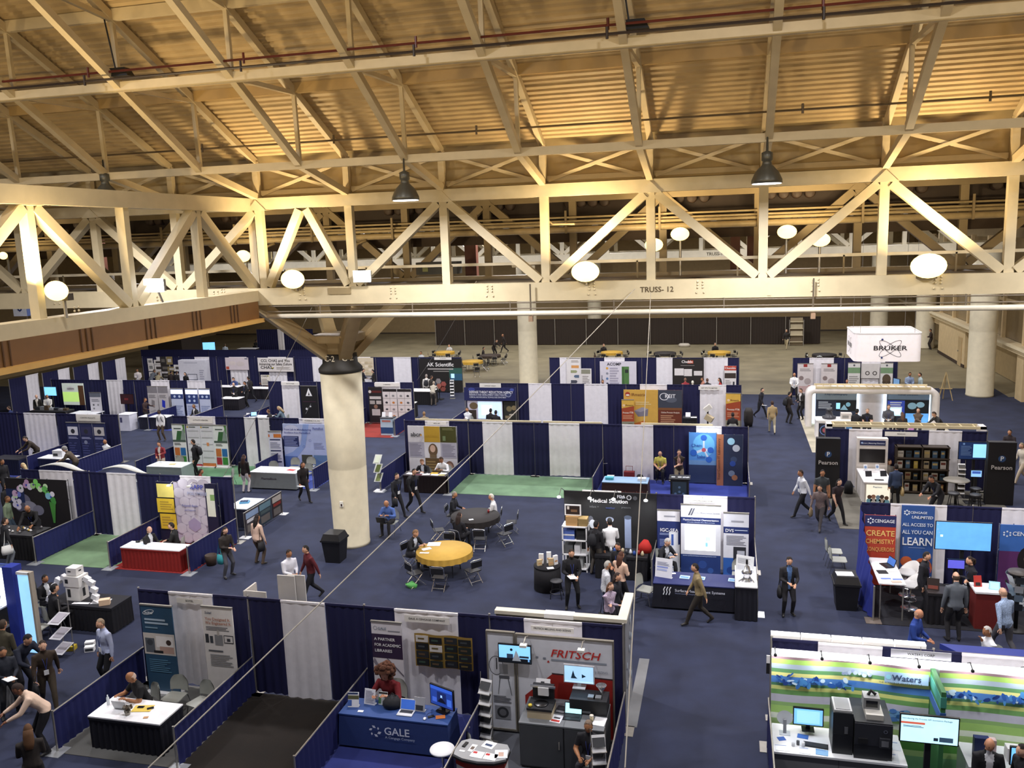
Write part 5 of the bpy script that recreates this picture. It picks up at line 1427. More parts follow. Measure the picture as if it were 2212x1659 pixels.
t = thing('light_box_row', 'row of five white glowing boxes along the top of the booth behind the striped wall', 'light box', (.92, 17.55, 0))
for i in range(5):
    k = K(); k.box(i * .6, 0, 1.95, i * .6 + .575, .16, 2.22, M('f4f0ea', .5, 'screen', .55)); k.box(i * .6, .0, 2.22, i * .6 + .575, .16, 2.24, M('ffffff', .5, 'screen', 2)); k.obj('light_box', t)
k = K(); k.box(0, .04, 0, 2.97, .12, 1.95, M('d8d8da', .6)); k.obj('wall', t)
t = thing('counter', 'white counter with grey front before the striped wall', 'counter', (.9, 15.38, 0))
k = K(); k.box(0, 0, 0, 2.28, .9, .91, M('77797c', .6)); k.box(1.13, -.006, .02, 1.14, 0, .9, M('4a4c50')); k.obj('body', t)
k = K(); k.box(-.02, -.03, .91, 2.3, .95, .95, M('eef0f2', .4)); k.obj('worktop', t)
t = thing('mass_spectrometer', 'large dark grey laboratory instrument on the white counter', 'machine', (2.3, 15.44, .95))
k = K(); k.box(0, 0, 0, .64, .85, .72, M('2b2d31', .45)); k.box(-.005, -.02, 0, .645, 0, .28, M('232529', .45)); k.box(.0, -.025, .28, .64, 0, .7, M('303238', .4)); k.obj('housing', t)
k = K(); k.box(.42, -.07, .28, .6, -.02, .46, M('3a3c42', .4)); k.box(.45, -.075, .31, .57, -.07, .42, M('7a7c82', .3)); k.box(.06, -.05, .32, .22, -.02, .42, M('17181b')); k.disc(.52, .58, .035, CHROME, -.03, 14, r0=.012); k.obj('port', t)
k = K(); k.box(.2, .1, .72, .5, .6, .82, M('c8c6be', .5)); k.obj('pump_tray', t)
t2 = thing('instrument_tablet', 'small grey controller with a dark screen on top of the large instrument', 'machine', (2.62, 15.85, 1.77))
k = K(); k.box(-.14, -.12, 0, .14, .14, .22, M('8a8c8e', .5)); k.box(-.1, -.125, .05, .1, -.12, .17, M('15181c', .2)); k.obj('housing', t2)
k = K(); k.tube([(-.05, 0, .22), (0, .02, .3), (.08, 0, .24)], .03, BLACK, 6); k.obj('cable', t2)
t = thing('chromatography_tower', 'narrow dark instrument tower beside the large instrument', 'machine', (1.93, 15.5, .95))
k = K(); k.box(0, 0, 0, .35, .55, .82, M('24262a', .45)); k.box(.02, -.01, .05, .33, 0, .4, M('1b1c20', .4)); k.box(.2, -.015, .42, .26, -.01, .56, M('5a5c62')); k.obj('housing', t)
k = K(); k.box(.02, .03, .82, .33, .5, .86, M('b8babc', .4)); k.box(.05, .06, .86, .3, .47, .87, M('8a8c90', .3)); k.obj('solvent_tray', t)
screen(1.55, 16.05, 1.15, .52, .32, '6aa8e8', 'black desktop monitor with a light blue screen on the white counter', [('R', .1, .1, .9, .9, '8ac0f0', 1.4)], e=1.4)
k = K(); k.box(-.22, -.07, 0, .22, .07, .025, M('17181c', .5)); k.box(-.2, -.055, .025, .2, .055, .028, M('2a2c30')); tag(k.obj('keyboard', None, (1.66, 15.68, .95), -6), 'black keyboard on the white counter', 'keyboard')
t = thing('acrylic_column_display', 'clear acrylic stand with a round disc at the left end of the white counter', 'display stand', (1.12, 16.0, .95))
k = K(); k.disc(0, .32, .15, M('dfe6ea', .2), .02, 20); k.box(-.03, -.02, 0, .03, .02, .3, M('8a8c92', .3, 'metal')); k.obj('disc', t)
k = K(); k.box(-.1, -.08, 0, .1, .08, .015, M('c8d0d8', .2)); k.obj('foot', t)
for i, (x, y, w, d, rz, c) in enumerate(((1.05, 15.8, .14, .12, 20, '3a62b0'), (1.45, 15.95, .2, .14, -10, '3a6ab8'), (1.05, 15.5, .26, .2, 3, 'e8ecf0'), (1.45, 15.48, .2, .2, -4, 'dfe6f0'), (1.75, 15.48, .22, .18, -6, '7aa8d0'), (2.98, 15.55, .2, .3, -3, 'e4eaf0'), (3.08, 15.95, .2, .3, -3, 'dce4ec'))):
    paper(x, y, .95, w, d, rz, c, ('small blue folded card', 'crumpled blue cloth', 'white sheet with blue rule at the front left', 'white brochure in the middle', 'light blue picture brochure', 'white sheet right of the large instrument', 'rear white sheet right of the large instrument')[i] + ' on the white counter', None, .008, ((0, .8, .8, .86, '3a6ab0'),))
k = K()
for q in range(3): k.lathe([(.03, 0), (.03, .06 + q * .02)], M(('c8ccd0', '55575c', 'dfe2e4')[q], .3), 8, (q * .09, (q % 2) * .06))
tag(k.obj('sample_vials', None, (1.25, 15.6, .95)), 'cluster of little sample vials on the white counter', 'vials')['kind'] = 'stuff'
t = screen(3.5, 15.25, 1.5, .93, .5, 'b8e4f4', 'large black television on a floor stand showing a product slide', [('R', .0, .68, .42, .76, 'c8604a', 1), ('T', .02, .86, .03, 'Introducing the Process API Innovation Package', '3a5a70', 'l'), ('L', .04, .55, .4, .63, 2, '6a98b8'), ('R', .68, .08, .92, .26, '3f5a74', .5), ('R', .58, .1, .66, .22, '2a3a4c', .4)], 'pole', e=1.3)
t = thing('display_stand', 'navy and pink packaging boxes with a catalogue stand behind the bald man in black', 'display stand', (4.35, 15.85, 0))
k = K(); k.box(-.1, -.3, 0, 1.6, .5, .93, M('c8ccd0', .5)); k.obj('counter', t)
k = K(); k.box(.05, 0, .93, .3, .12, 1.33, M('1c2a5c', .5, 'print')); k.box(.3, .02, .93, .42, .14, 1.3, M('c8b0b0', .5, 'print')); k.obj('package', t)
k = K(); k.box(.6, 0, .93, .88, .2, 1.18, M('d8d8da', .5)); k.obj('white_case', t)
screen(5.15, 15.5, 1.1, .5, .32, '6ab0e8', 'small blue monitor cut by the right picture edge', [], e=1.4)
t = thing('reception_counter', 'royal blue curved counter behind the striped wall', 'counter', (4.75, 19.65, 0))
k = K(); k.prism([(0, .5), (.3, .1), (1.2, -.1), (2.6, -.15), (2.6, .5)], .95, 1.08, M('2c3a8c', .5)); k.obj('worktop', t)
k = K(); k.prism([(.1, .48), (.35, .15), (1.2, -.04), (2.5, -.08), (2.5, .48)], 0, .95, M('1c2460', .6)); k.obj('body', t)
t = thing('card_stand', 'white and black card stand in the aisle left of the light boxes', 'sign', (.98, 18.1, 0))
k = K(); k.box(-.01, 0, 0, .01, .02, 1.2, STEEL); k.box(-.12, -.12, 0, .12, .12, .02, STEEL); k.obj('pole', t)
k = K(); k.box(-.12, 0, 1.05, .12, .02, 1.3, BLACK); k.box(-.12, -.01, 1.3, .12, .01, 1.48, PAPER); k.obj('card', t)
t = thing('brochure_rack_low', 'black brochure pocket with a white flyer behind the light boxes', 'brochure', (3.1, 18.6, 0))
k = K(); k.tube([(0, 0, 0), (0, 0, 1.1)], .02, BLACK, 6); k.box(-.2, -.2, 0, .2, .2, .03, BLACK); k.obj('post', t)
k = K(); k.add([(-.14, -.1, 1.0), (.14, -.1, 1.0), (.14, .08, 1.3), (-.14, .08, 1.3)], [(0, 1, 2, 3)], BLACK); k.add([(-.13, -.25, .78), (.15, -.25, .78), (.13, -.11, 1.0), (-.13, -.11, 1.0)], [(0, 1, 2, 3)], PAPER); k.obj('pocket', t)
# ================================================================== second row (medical, measurement, lounge)
Y2 = 26.4
t = thing('fabric_wall', 'black fabric wall lettered for medical solutions with three arm lamps', 'display wall', (-5.1, 26.35, 0))
k = K(); k.box(0, 0, .02, 2.95, .06, 2.44, M('131316', .8, 'cloth')); k.obj('panel', t)
k = K(); art(k, 2.95, 2.44, [('C', .29, .62, .09, '5a5c66', .12), ('C', .31, .56, .1, 'c8ccd4', .15), ('C', .5, .63, .13, '8a92a8', .09), ('C', .5, .61, .1, 'e0e6ee', .04), ('R', .66, .22, .73, .66, '8a98b8'), ('C', .695, .67, .12, '4a5468', .07), ('R', .63, .14, .78, .24, '6a84b0'), ('C', .71, .94, .08, 'd8dce0'), ('C', .71, .94, .055, '33363c'), ('C', .64, .94, .09, '9aa2b0', .05), ('C', .775, .935, .07, '55585e')]); k.obj('print', t)
k = K(); k.text('Medical Solution', 1.45, 2.1, .13, M('e8e8ea'), -.02); k.text('infant +', .98, 1.92, .07, M('5a5c60'), -.02); k.text('teether', 1.5, 1.9, .07, M('2a3a6a'), -.02); k.text('pressure', 2.0, 1.94, .06, M('55585c'), -.02); k.text('FDA', 1.85, 2.27, .1, M('e8ecf2'), -.02); k.obj('lettering', t)
k = K(); k.tube([(.6, .02, 2.46), (1.85, .02, 2.46)], .03, M('e8e8e4', .4), 8); k.obj('top_rail', t)
for x in (.02, 1.0, 1.75, 2.75):
    k = K(); k.tube([(x, .03, 2.44), (x - .05, -.25, 2.6), (x - .08, -.5, 2.42)], .012, CHROME, 6); k.lathe([(.06, 2.36), (.065, 2.4), (.02, 2.43)], M('ffffff', .4, 'screen', 3), 12, (x - .08, -.52)); k.obj('arm_lamp', t)
    area('booth_spot', (x - .08, -.52, 2.34), 5, (1, 1, 1), .1, (R(25), 0, 0), 120, t)
bay(-2.15, .84, Y2, 'bright blue back drape with white centre behind the measurement banners', [(-1.29, 0)], True)
rail(.84, 23.4, 26.4, 'low blue side drape at the aisle beside the white instrument table', 1.15)
rail(-2.15, 24.6, 26.4, 'short low side drape between medical wall and measurement booth')
sign(-1.1, -.35, 26.28, 2.24, 2.36, 'SURFACE MEASUREMENT SYSTEMS', 'header sign above the tall blue and white centre banner', s=.028)
panel('rollup_banner', 'slim blue banner with bold product letters at the left of the measurement booth', 'banner', -2.09, -1.4, 25.95, .06, 2.05, '1f2f68', [('R', 0, .83, 1, 1, 'e4e4ea'), ('T', .12, .66, .11, 'IGC-SEA', 'eef0f6', 'l'), ('L', .1, .6, .6, .64, 2, '8a9ac8'), ('L', .1, .42, .45, .54, 5, '7a8abc'), ('R', .52, .42, .92, .66, 'dfe4ee'), ('R', .62, .44, .72, .62, '3a5aa8'), ('P', ((0, 0), (1, 0), (1, .46), (0, .36)), 'dfe2ea'), ('L', .15, .06, .8, .3, 6, '8a9ab8'), ('L', .3, .89, .8, .93, 1, '9a9ca8')], 'roll')
panel('display_panel_banner', 'tall centre banner with a glowing projected picture above blue artwork', 'banner', -1.36, -.17, 25.75, .08, 2.32, 'd8dae2', [('R', 0, .0, 1, .3, '1d3570'), ('R', 0, .74, 1, .83, '1f2f68'), ('R', .1, .36, .87, .7, 'fafcff', 1.6), ('R', .62, .5, .74, .56, 'a8d0ec', 1.2), ('R', .62, .42, .68, .48, '7ab0dc', 1), ('C', .3, .1, .1, '2a4a8c'), ('C', .55, .16, .13, '28468a'), ('C', .75, .08, .09, '2c5096'), ('P', ((.18, .86), (.22, .86), (.3, .96), (.26, .96)), '4a4c58'), ('P', ((.24, .86), (.28, .86), (.36, .96), (.32, .96)), '5a5c68'), ('T', .97, .89, .045, 'Surface Measurement Systems', '6a6c78', 'r'), ('T', .5, .785, .055, 'PhysicoChemical Characterization', 'e8ecf4'), ('T', .5, .755, .032, 'of Powders, Granules, Films, Fibers and Solids', 'b8c4dc'), ('T', .05, .275, .045, 'www.surfacemeasurementsystems.com', 'a8b8dc', 'l')], 'roll')
panel('rollup_banner', 'banner lettered with three initials over a printed instrument at the right of the measurement booth', 'banner', -.09, .65, 25.8, .08, 2.1, 'd6d8e2', [('R', 0, .0, 1, .3, '2a5aa8'), ('R', 0, .69, 1, .79, '1f2f68'), ('C', .3, .1, .12, '1d3f88'), ('C', .7, .2, .12, '3a70c0'), ('R', .4, .27, .9, .48, '2a2c34'), ('R', .55, .29, .85, .42, 'b8bcc8'), ('L', .12, .5, .9, .66, 7, '8a8c9a'), ('T', .07, .71, .1, 'DVS', 'eef0f6', 'l'), ('L', .45, .73, .95, .75, 1, 'c8d4ea'), ('L', .3, .86, .8, .9, 1, '9a9ca8')], 'roll')
area('booth_spot', (-.7, 25.0, 2.9), 14, (.95, .97, 1), .3, (R(35), 0, 0), 120)
t = thing('shelf_unit', 'white four-tier shelf loaded with boxes left of the medical wall', 'shelf', (-5.05, 25.6, 0))
for x in (.02, .78):
    for y in (.02, .5):
        k = K(); k.box(x - .02, y - .02, 0, x + .02, y + .02, 1.5, M('e6e6e8', .4)); k.obj('post', t)
for z in (.08, .55, 1.02, 1.47):
    k = K(); k.box(0, 0, z, .8, .52, z + .035, M('eceCee', .4)); k.obj('shelf', t)
for i, (x, z, w, h, c, lb) in enumerate(((.12, 1.505, .4, .3, 'b08a58', 'tan carton on top of the white shelf'), (.5, 1.505, .3, .24, '8a7448', 'olive carton on top of the white shelf at right'), (.03, 1.055, .36, .3, '4a62a8', 'blue and white box on the upper tier of the white shelf'), (.45, 1.055, .3, .3, '17181c', 'black box on the upper tier of the white shelf'), (.03, .585, .3, .28, '55575a', 'dark grey carton on the middle tier of the white shelf'), (.38, .585, .18, .28, 'c8c8cc', 'pale carton on the middle tier of the white shelf'), (.5, .115, .14, .3, 'a8aaa8', 'small grey carton on the bottom tier of the white shelf'))):
    k = K(); k.box(0, 0, 0, w, .34, h, M(c, .7, 'print')); k.box(0, -.002, h * .42, w, 0, h * .58, M('d8d8d8' if i in (2,) else c, .6, 'print')); tag(k.obj('carton', None, (-5.05 + x, 25.66, z)), lb, 'box')
t = thing('framed_poster', 'white-framed dark certificate standing on the white shelf', 'picture', (-4.97, 25.75, 1.82))
k = K(); k.box(0, 0, 0, .52, .03, .36, PAPER); k.obj('frame', t); k = K(); k.box(.04, -.005, .04, .48, 0, .32, M('2a1c18')); k.box(.08, -.008, .2, .15, -.005, .3, M('d8d0c8')); k.box(.2, -.008, .12, .4, -.005, .2, M('7a5a40')); k.obj('print', t)
table(-3.95, -2.35, 25.2, 25.95, .76, '17171c', '0e0e14', 'dark table with small devices in front of the black fabric wall')
rp = random.Random(21)
for i in range(9):
    k = K(); k.lathe([(.05, 0), (.05, rp.uniform(.05, .12)), (.02, .14)], M(('c8ccd0', '2a4a90', '8a2a20', 'b8a888', '33363c')[i % 5], .4), 10)
    tag(k.obj('medical_device', None, (-3.5 + .125 * i, 25.45 + rp.uniform(-.1, .25), .77)), ordn[i] + ' small device from the left on the dark medical table', 'device', 'small devices on the dark medical table')
k = K(); loft(k, [(V((0, 0, 0)), .22, .16), (V((0, 0, .2)), .2, .14), (V((.03, 0, .38)), .08, .06)], M('a81c14', .8, 'cloth')); tag(k.obj('red_bag', None, (-2.45, 25.7, .77)), 'red bag at the right end of the dark medical table', 'bag')
t = thing('round_side_table', 'small black-skirted round table with leaflets at the medical booth', 'table', (-5.25, 24.2, 0))
k = K(); k.lathe([(.42, .02), (.41, .4), (.4, .72)], BLKC, 28); k.obj('skirt', t); k = K(); k.lathe([(.41, .72), (.41, .76)], BLKC, 28); k.obj('tabletop', t)
for i, (x, y, h, c, lb) in enumerate(((-.2, .1, .3, 'e8e4e0', 'white box with orange print'), (.02, .18, .34, 'eeeeee', 'tall white box'), (.12, -.02, .22, 'b8a078', 'tan pouch'), (-.22, -.08, .18, 'c8b48c', 'kraft card'), (.24, .08, .28, 'f0f0f0', 'white tube'))):
    k = K(); k.box(-.07, -.04, 0, .07, .04, h, M(c, .6, 'print')); k.box(-.05, -.042, h * .3, .05, -.04, h * .5, M('c89a6a', .6, 'print')); tag(k.obj('product_box', None, (-5.25 + x, 24.2 + y, .76), 12 * i), lb + ' on the black-skirted round table', 'box')
paper(-5.1, 23.95, .76, .2, .15, 25, 'f2f2f4', 'white sheet on the black-skirted round table')
chair('stool', -4.85, 23.6, 0, 'black backless stool in front of the black-skirted round table')
chair('stool', -4.45, 24.1, 0, 'black backless stool behind the bearded man in black')
tb = table(-2.0, .45, 23.35, 24.25, .76, '1b2560', '080a1c', 'navy cloth table with white wave logo in the measurement booth', True)
k = K()
for i in range(3):
    k.tube([(.28 + i * .08, -.06, .45), (.31 + i * .08, -.06, .53), (.29 + i * .08, -.06, .6), (.33 + i * .08, -.06, .68)], .016, M('e8ecf4'), 5)
k.text('Surface Measurement Systems', .6, .56, .08, M('d8dcec'), -.06, 'l'); k.text('World Leader in Sorption Science', .6, .49, .04, M('8a94b8'), -.06, 'l'); k.obj('lettering', tb)
for i, (x, y) in enumerate(((-1.15, 23.85), (-.72, 23.85), (.2, 23.85))):
    paper(x, y, .765, .28, .22, -6, 'b8d4f0', ('left', 'middle', 'right')[i] + ' light blue brochure stack on the navy cloth table', None, .02, ((.1, .2, .9, .6, '5a90c8'),))
paper(-1.5, 24.1, .765, .16, .1, 12, 'f0f0f2', 'small white tray on the navy cloth table')
standee(-1.75, 23.75, .765, .5, .55, -14, 'e6e8f0', 'white data poster on an easel at the left of the navy table', [('R', .1, .5, .75, .58, '8a9ad8'), ('L', .1, .62, .85, .82, 5, '9aa0b8'), ('R', .1, .35, .7, .45, 'a8b4dc')], 'easel_card')
table(.25, .82, 22.9, 24.4, 1.0, 'f2f2f4', '10111f', 'tall white-topped table with a steel instrument at the aisle corner')
t = thing('reactor_vessel', 'shiny steel reactor vessel on the tall white-topped table', 'machine', (.55, 23.3, 1.0))
k = K(); k.lathe([(.14, 0), (.14, .03), (.1, .05), (.11, .2), (.14, .23), (.14, .3), (.09, .34), (.07, .42), (.03, .46), (.03, .56)], CHROME, 18); k.obj('vessel', t)
k = K(); k.tube([(-.22, -.1, .02), (-.05, 0, .1)], .02, CHROME, 6); k.tube([(.2, -.12, .02), (.08, 0, .12)], .02, CHROME, 6); k.tube([(-.15, 0, .3), (.18, .02, .33)], .012, CHROME, 5); k.obj('fitting', t)
k = K(); k.box(-.03, -.03, .5, .03, .03, .62, BLACK); k.obj('gauge', t)
standee(.5, 23.95, 1.0, .5, .45, -16, 'dfe2e4', 'printed sheet on an easel behind the steel reactor vessel', [('L', .1, .5, .8, .85, 6, 'a8acb4'), ('R', .1, .12, .8, .4, 'c8ccd2')], 'easel_card')
chair('shell', -2.25, 23.7, 250, 'grey shell chair pulled out at the left of the navy cloth table')
chair('shell', .4, 25.2, 180, 'grey shell chair behind the tall white-topped table')
# lounge
round_table(-8.75, 24.9, .9, .76, 'cfa545', 'round table with a golden yellow cloth on the blue carpet')
round_table(-8.75, 28.4, .88, .76, '241f1e', 'round table with a black cloth on the blue carpet')
for i, (x, y, rz, lb) in enumerate(((-9.75, 25.3, 250, 'folding chair with coat behind the writing man at the yellow table'), (-8.5, 23.65, 0, 'folding chair nearest the viewer at the yellow table'), (-7.65, 24.3, 50, 'folding chair at the right side of the yellow table'), (-9.35, 23.8, -40, 'folding chair with green bag at the lower left of the yellow table'), (-9.1, 26.2, 178, 'folding chair between the yellow and black tables'), (-9.9, 27.7, -60, 'folding chair at the left of the black table'), (-8.2, 27.1, 5, 'folding chair nearest the viewer at the black table'), (-7.5, 27.7, 55, 'folding chair at the right front of the black table'), (-7.55, 28.9, 100, 'folding chair at the right rear of the black table'))):
    chair('fold', x, y, rz, lb)
paper(-9.25, 25.35, .765, .42, .34, 10, 'f4f4f6', 'large white sheets on the yellow round table')
paper(-9.3, 24.55, .765, .3, .1, 5, 'f2f2f4', 'narrow white envelope at the left rim of the yellow round table')
paper(-9.35, 24.9, .765, .3, .2, 40, 'e8eaee', 'white pages under the writing man hands')
k = K(); loft(k, [(V((0, 0, .02)), .2, .12), (V((.05, 0, .1)), .18, .1), (V((0, .02, .18)), .06, .04)], M('5fae5c', .8, 'cloth')); tag(k.obj('green_bag', None, (-9.45, 23.6, 0)), 'bright green bag on the carpet under the yellow table', 'bag')
k = K(); k.lathe([(.035, 0), (.04, .1)], M('8a1c20', .4), 12); tag(k.obj('red_cup', None, (-8.35, 28.75, .765)), 'red cup on the black round table', 'cup')
paper(-8.75, 27.9, .765, .16, .12, 30, 'e8ecf2', 'small white card on the black round table')
laptop(-11.95, 27.5, .66, 180, '2a3a50', 'dark laptop on the lap of the man in blue by the column', '1c1d22')
bin_(-12.78, 25.35, 'square black trash bin at the foot of the thick column')
bin_(3.25, 24.3, 'square black trash bin by the aisle with white papers on top')
paper(3.2, 24.25, 1.0, .45, .3, 5, 'f0f0f2', 'white papers on the trash bin by the aisle')
t = thing('literature_stand', 'white zigzag literature stand beside the side drape', 'brochure rack', (-14.45, 33.1, 0))
for i in range(3):
    z = .45 + i * .4
    k = K(); k.add([(-.16, -.1, z), (.16, -.1, z), (.2, .14, z + .34), (-.12, .14, z + .34)], [(0, 1, 2, 3)], M('e8ece4', .5)); k.add([(-.1, -.09, z + .04), (.1, -.09, z + .04), (.14, .11, z + .3), (-.06, .11, z + .3)], [(0, 1, 2, 3)], M(('8a9a5a', '6a7a3a', 'e6f0d8')[i], .5, 'print')); k.obj('tray', t)
k = K(); k.tube([(0, .15, 0), (0, .15, 1.5)], .02, STEEL, 6); k.obj('post', t); k = K(); k.box(-.2, -.15, 0, .2, .25, .03, M('e8e8ea')); k.obj('base', t)
# leaning boards
t = thing('white_board_stack', 'pale panel boards standing upright near the maroon hoodie', 'boards', (-12.6, 21.35, 0))
for i, (x, rz) in enumerate(((0, 0), (.28, 4))):
    k = K(); k.box(x - .05, -.05 + x * .3, .0, x + .5, x * .3, 1.12, M('c8c4be', .6)); k.obj('board', t)
k = K(); k.box(-.75, -.75, 0, -.7, -.1, .88, M('c8c0b6', .6)); k.box(-.72, -.72, .0, -.05, -.68, .88, M('cdc6bc', .6)); k.box(-.4, -.69, 0, -.38, -.66, .88, M('6a665e')); k.obj('side_board', t)
# ================================================================== second row left
bay(-20.1, -17.12, Y2, 'back drape behind the yellow and lilac popup display', [(-19.2, -18.0)], True)
bay(-23.15, -20.1, Y2, 'back drape of the empty green-carpeted booth with a hanging white curtain', [(-22.3, -21.1)])
bay(-26.2, -23.15, Y2, 'back drape with lit white curtain beside the black graphic wall', [(-25.3, -23.85)])
rail(-17.12, 23.45, 26.4, 'low blue side drape right of the red skirted table')
rail(-20.15, 23.45, 26.4, 'low blue side drape between green booth and red skirted table')
rail(-23.15, 23.45, 26.4, 'low blue side drape left of the empty green-carpeted booth')
for x0_, x1_, lb in ((-25.4, -23.3, 'left curved white canopy fin above the navy drape'), (-22.6, -20.6, 'right curved white canopy fin above the navy drape')):
    k = K(); n = 12; vs_ = []
    for i in range(n + 1):
        x = x0_ + (x1_ - x0_) * i / n; z = 2.52 + .1 * math.sin(i / n * 5.2)
        vs_ += [(x, 26.5, z), (x, 26.5 + .35 * math.sin(math.pi * (i + .5) / n), z), (x, 26.5, z + .03), (x, 26.5 + .35 * math.sin(math.pi * (i + .5) / n), z + .03)]
    k.add(vs_, [(4 * i, 4 * i + 4, 4 * i + 5, 4 * i + 1) for i in range(n)] + [(4 * i + 2, 4 * i + 3, 4 * i + 7, 4 * i + 6) for i in range(n)] + [(4 * i, 4 * i + 2, 4 * i + 6, 4 * i + 4) for i in range(n)], M('dcdcd4', .5), True)
    tag(k.obj('canopy_fin'), lb, 'canopy')
t = panel('popup_display', 'popup display with three yellow sheets and lilac sphere artwork', 'display', -20.0, -17.55, 26.0, .1, 2.3, '1b1c3a', [('R', .3, .0, .82, 1, 'b4acc0')] + [q for b in range(6, -1, -1) for a in range(4) for q in (('C', .3 + .165 * a + (.08 if b % 2 else 0), .07 + b * .15, .235, 'a9a2b4', .215), ('C', .3 + .165 * a + (.08 if b % 2 else 0), .078 + b * .15, .21, 'c9c4d0', .19)) if .33 < .3 + .165 * a + (.08 if b % 2 else 0) < .8] + [('R', .82, 0, 1, 1, '1b1c3a')] + [('R', .02, .74, .3, .97, 'f0e27a'), ('R', .0, .48, .29, .72, 'e8c83a'), ('R', .03, .2, .3, .46, 'e4c034'), ('L', .05, .52, .26, .68, 4, 'b89a3a'), ('L', .06, .24, .26, .42, 4, 'b8963a'), ('R', .84, .45, .97, .92, 'e6ead8'), ('R', .9, .72, .97, .82, '8ab06a'), ('P', ((.5, .24), (.6, .17), (.7, .24), (.7, .34), (.6, .42), (.5, .34)), 'a89cbc'), ('T', .69, .9, .17, 'RAPP', '3a4ab8'), ('T', .69, .8, .12, 'POLYMERE', 'a8b0d0'), ('T', .55, .6, .08, 'Polymer Resin', '6a72b0'), ('T', .55, .53, .06, 'and Supports', '6a72b0')], 'pop')
arm_lamps(t, (.9, 1.7), 2.3)
area('booth_spot', (-19.2, 25.3, 2.9), 5, (1, 1, 1), .3, (R(35), 0, 0), 120)
table(-19.7, -17.45, 23.5, 24.1, .76, 'f4f4f8', '8a1a14', 'white-topped table with a pleated red skirt')
for i, (x, c) in enumerate(((-19.2, 'e0eef8'), (-18.6, 'e4f0fa'))):
    paper(x, 23.8, .765, .4, .28, 3, c, ('left', 'right')[i] + ' pale blue sheet on the red skirted table')
k = K(); k.box(0, 0, 0, .1, .08, .05, M('22262a')); tag(k.obj('card_box', None, (-19.45, 23.95, .765)), 'small dark box on the red skirted table', 'box')
k = K(); k.lathe([(.16, 0), (.2, .35), (.18, .36), (.15, .05)], M('3a2c22', .7), 16); tag(k.obj('waste_basket', None, (-16.85, 24.3, 0)), 'dark waste basket outside the low drape by the red table', 'bin')
paper(-17.3, 24.5, .02, .3, .3, 10, '33343a', 'dark mat on the floor beside the red carpet')
t = panel('graphic_wall', 'black graphic wall with smoke and bright flower artwork at far left', 'display wall', -26.6, -23.85, 26.0, .1, 2.2, '1d1a1c', [('C', .28, .58, .3, '6a6a80', .28), ('C', .35, .48, .36, '8a8a9c', .22), ('C', .2, .5, .25, '5a5a6c'), ('C', .5, .42, .25, '77778a', .2), ('R', 0, .55, .3, .8, '22305a')] + [('C', .45 + (.3 + .05 * math.sin(i * 2.3)) * math.cos(R(205 - i * 9)), .6 + (.3 + .06 * math.sin(i * 1.9)) * math.sin(R(205 - i * 9)), .13 - .012 * (i % 3), ('d8d4ea', 'e6e2f2', '7a86d8', 'd8b8d8', 'e8e4f0', 'c8a0c8', 'a8d890', '8ae070', 'd0ecc0', '6ac060', '8ac8e0', '4a9a48')[i // 2 if i % 4 else (i * 5) % 12]) for i in range(24)] + [('C', .45 + .3 * math.cos(R(200 - i * 23)), .6 + .3 * math.sin(R(200 - i * 23)), .04, ('3a4ac0', '5a4a90', '8a5a90', '3a6a40')[i % 4]) for i in range(9)] + [('P', ((.7, .6), (.8, .55), (.76, .2), (.73, .2)), '4a9040')], 'pop')
table(-25.6, -23.35, 23.6, 24.5, .92, '141216', '0c0b0e', 'black skirted table with small silver pieces before the graphic wall')
rp = random.Random(31)
for i in range(16):
    k = K(); k.lathe([(.04, 0), (.05, .03), (.02, .07)], M(('d8d8d4', 'c8a850', 'e8e8ea', '8a8a8c')[i % 4], .3, 'metal', 0, .5), 9); tag(k.obj('model_piece', None, (-25.15 + .1 * i, 24.1 + rp.uniform(-.35, .3), .925)), (ordn + ['fourteenth', 'fifteenth', 'sixteenth'])[i] + ' small shiny model from the left on the black skirted table', 'model', 'shiny models on the black table')
# low poster rail and little table beyond
t = thing('poster_rail', 'low rail hung with dark posters along the left aisle', 'poster rail', (-17.12, 26.9, 0))
k = K()
for y in (0, 1.35, 2.75): k.tube([(0, y, 0), (0, y, .95)], .02, STEEL, 6)
k.tube([(0, 0, .94), (0, 2.75, .94)], .016, STEEL, 6); k.obj('frame', t)
for y0_, y1_, c, a, b in ((.04, 1.0, '3a3438', '8aa0c0', 'c8c8cc'), (1.0, 1.9, '2c3a44', '6a8a98', '4a5a5c'), (1.95, 2.72, '2c2426', 'b8b0a8', '8a2c22')):
    k = K(); k.box(.01, y0_, .08, .03, y1_, .92, M(c, .6, 'print')); k.box(.03, y0_ + .05, .66, .034, y1_ - .05, .88, M(a, .6, 'print')); k.box(.03, y0_ + .1, .5, .034, y1_ - .1, .62, M(b, .6, 'print')); k.box(.03, y0_ + .1, .15, .034, y1_ - .15, .42, M('6a6460', .6, 'print')); k.obj('poster', t)
for y in (0, 2.75):
    k = K(); k.box(-.2, y - .15, 0, .2, y + .15, .02, M('e0e0e2')); k.obj('base_plate', t)
table(-18.5, -17.6, 27.9, 29.2, .76, 'e4ecf2', '15182c', 'small navy skirted table with a blue tray behind the poster rail')
k = K(); k.box(-.18, -.14, 0, .18, .14, .06, M('5a9ac0', .5))
for a in range(3):
    for b in range(2): k.box(-.15 + a * .1, -.1 + b * .1, .06, -.07 + a * .1, -.02 + b * .1, .08, M('2a3a60'))
tag(k.obj('sample_tray', None, (-18.1, 28.6, .765), 20), 'blue sample tray on the small navy table', 'tray')
paper(-17.9, 28.9, .765, .3, .3, 12, 'f2f2f4', 'white sheets beside the blue sample tray')
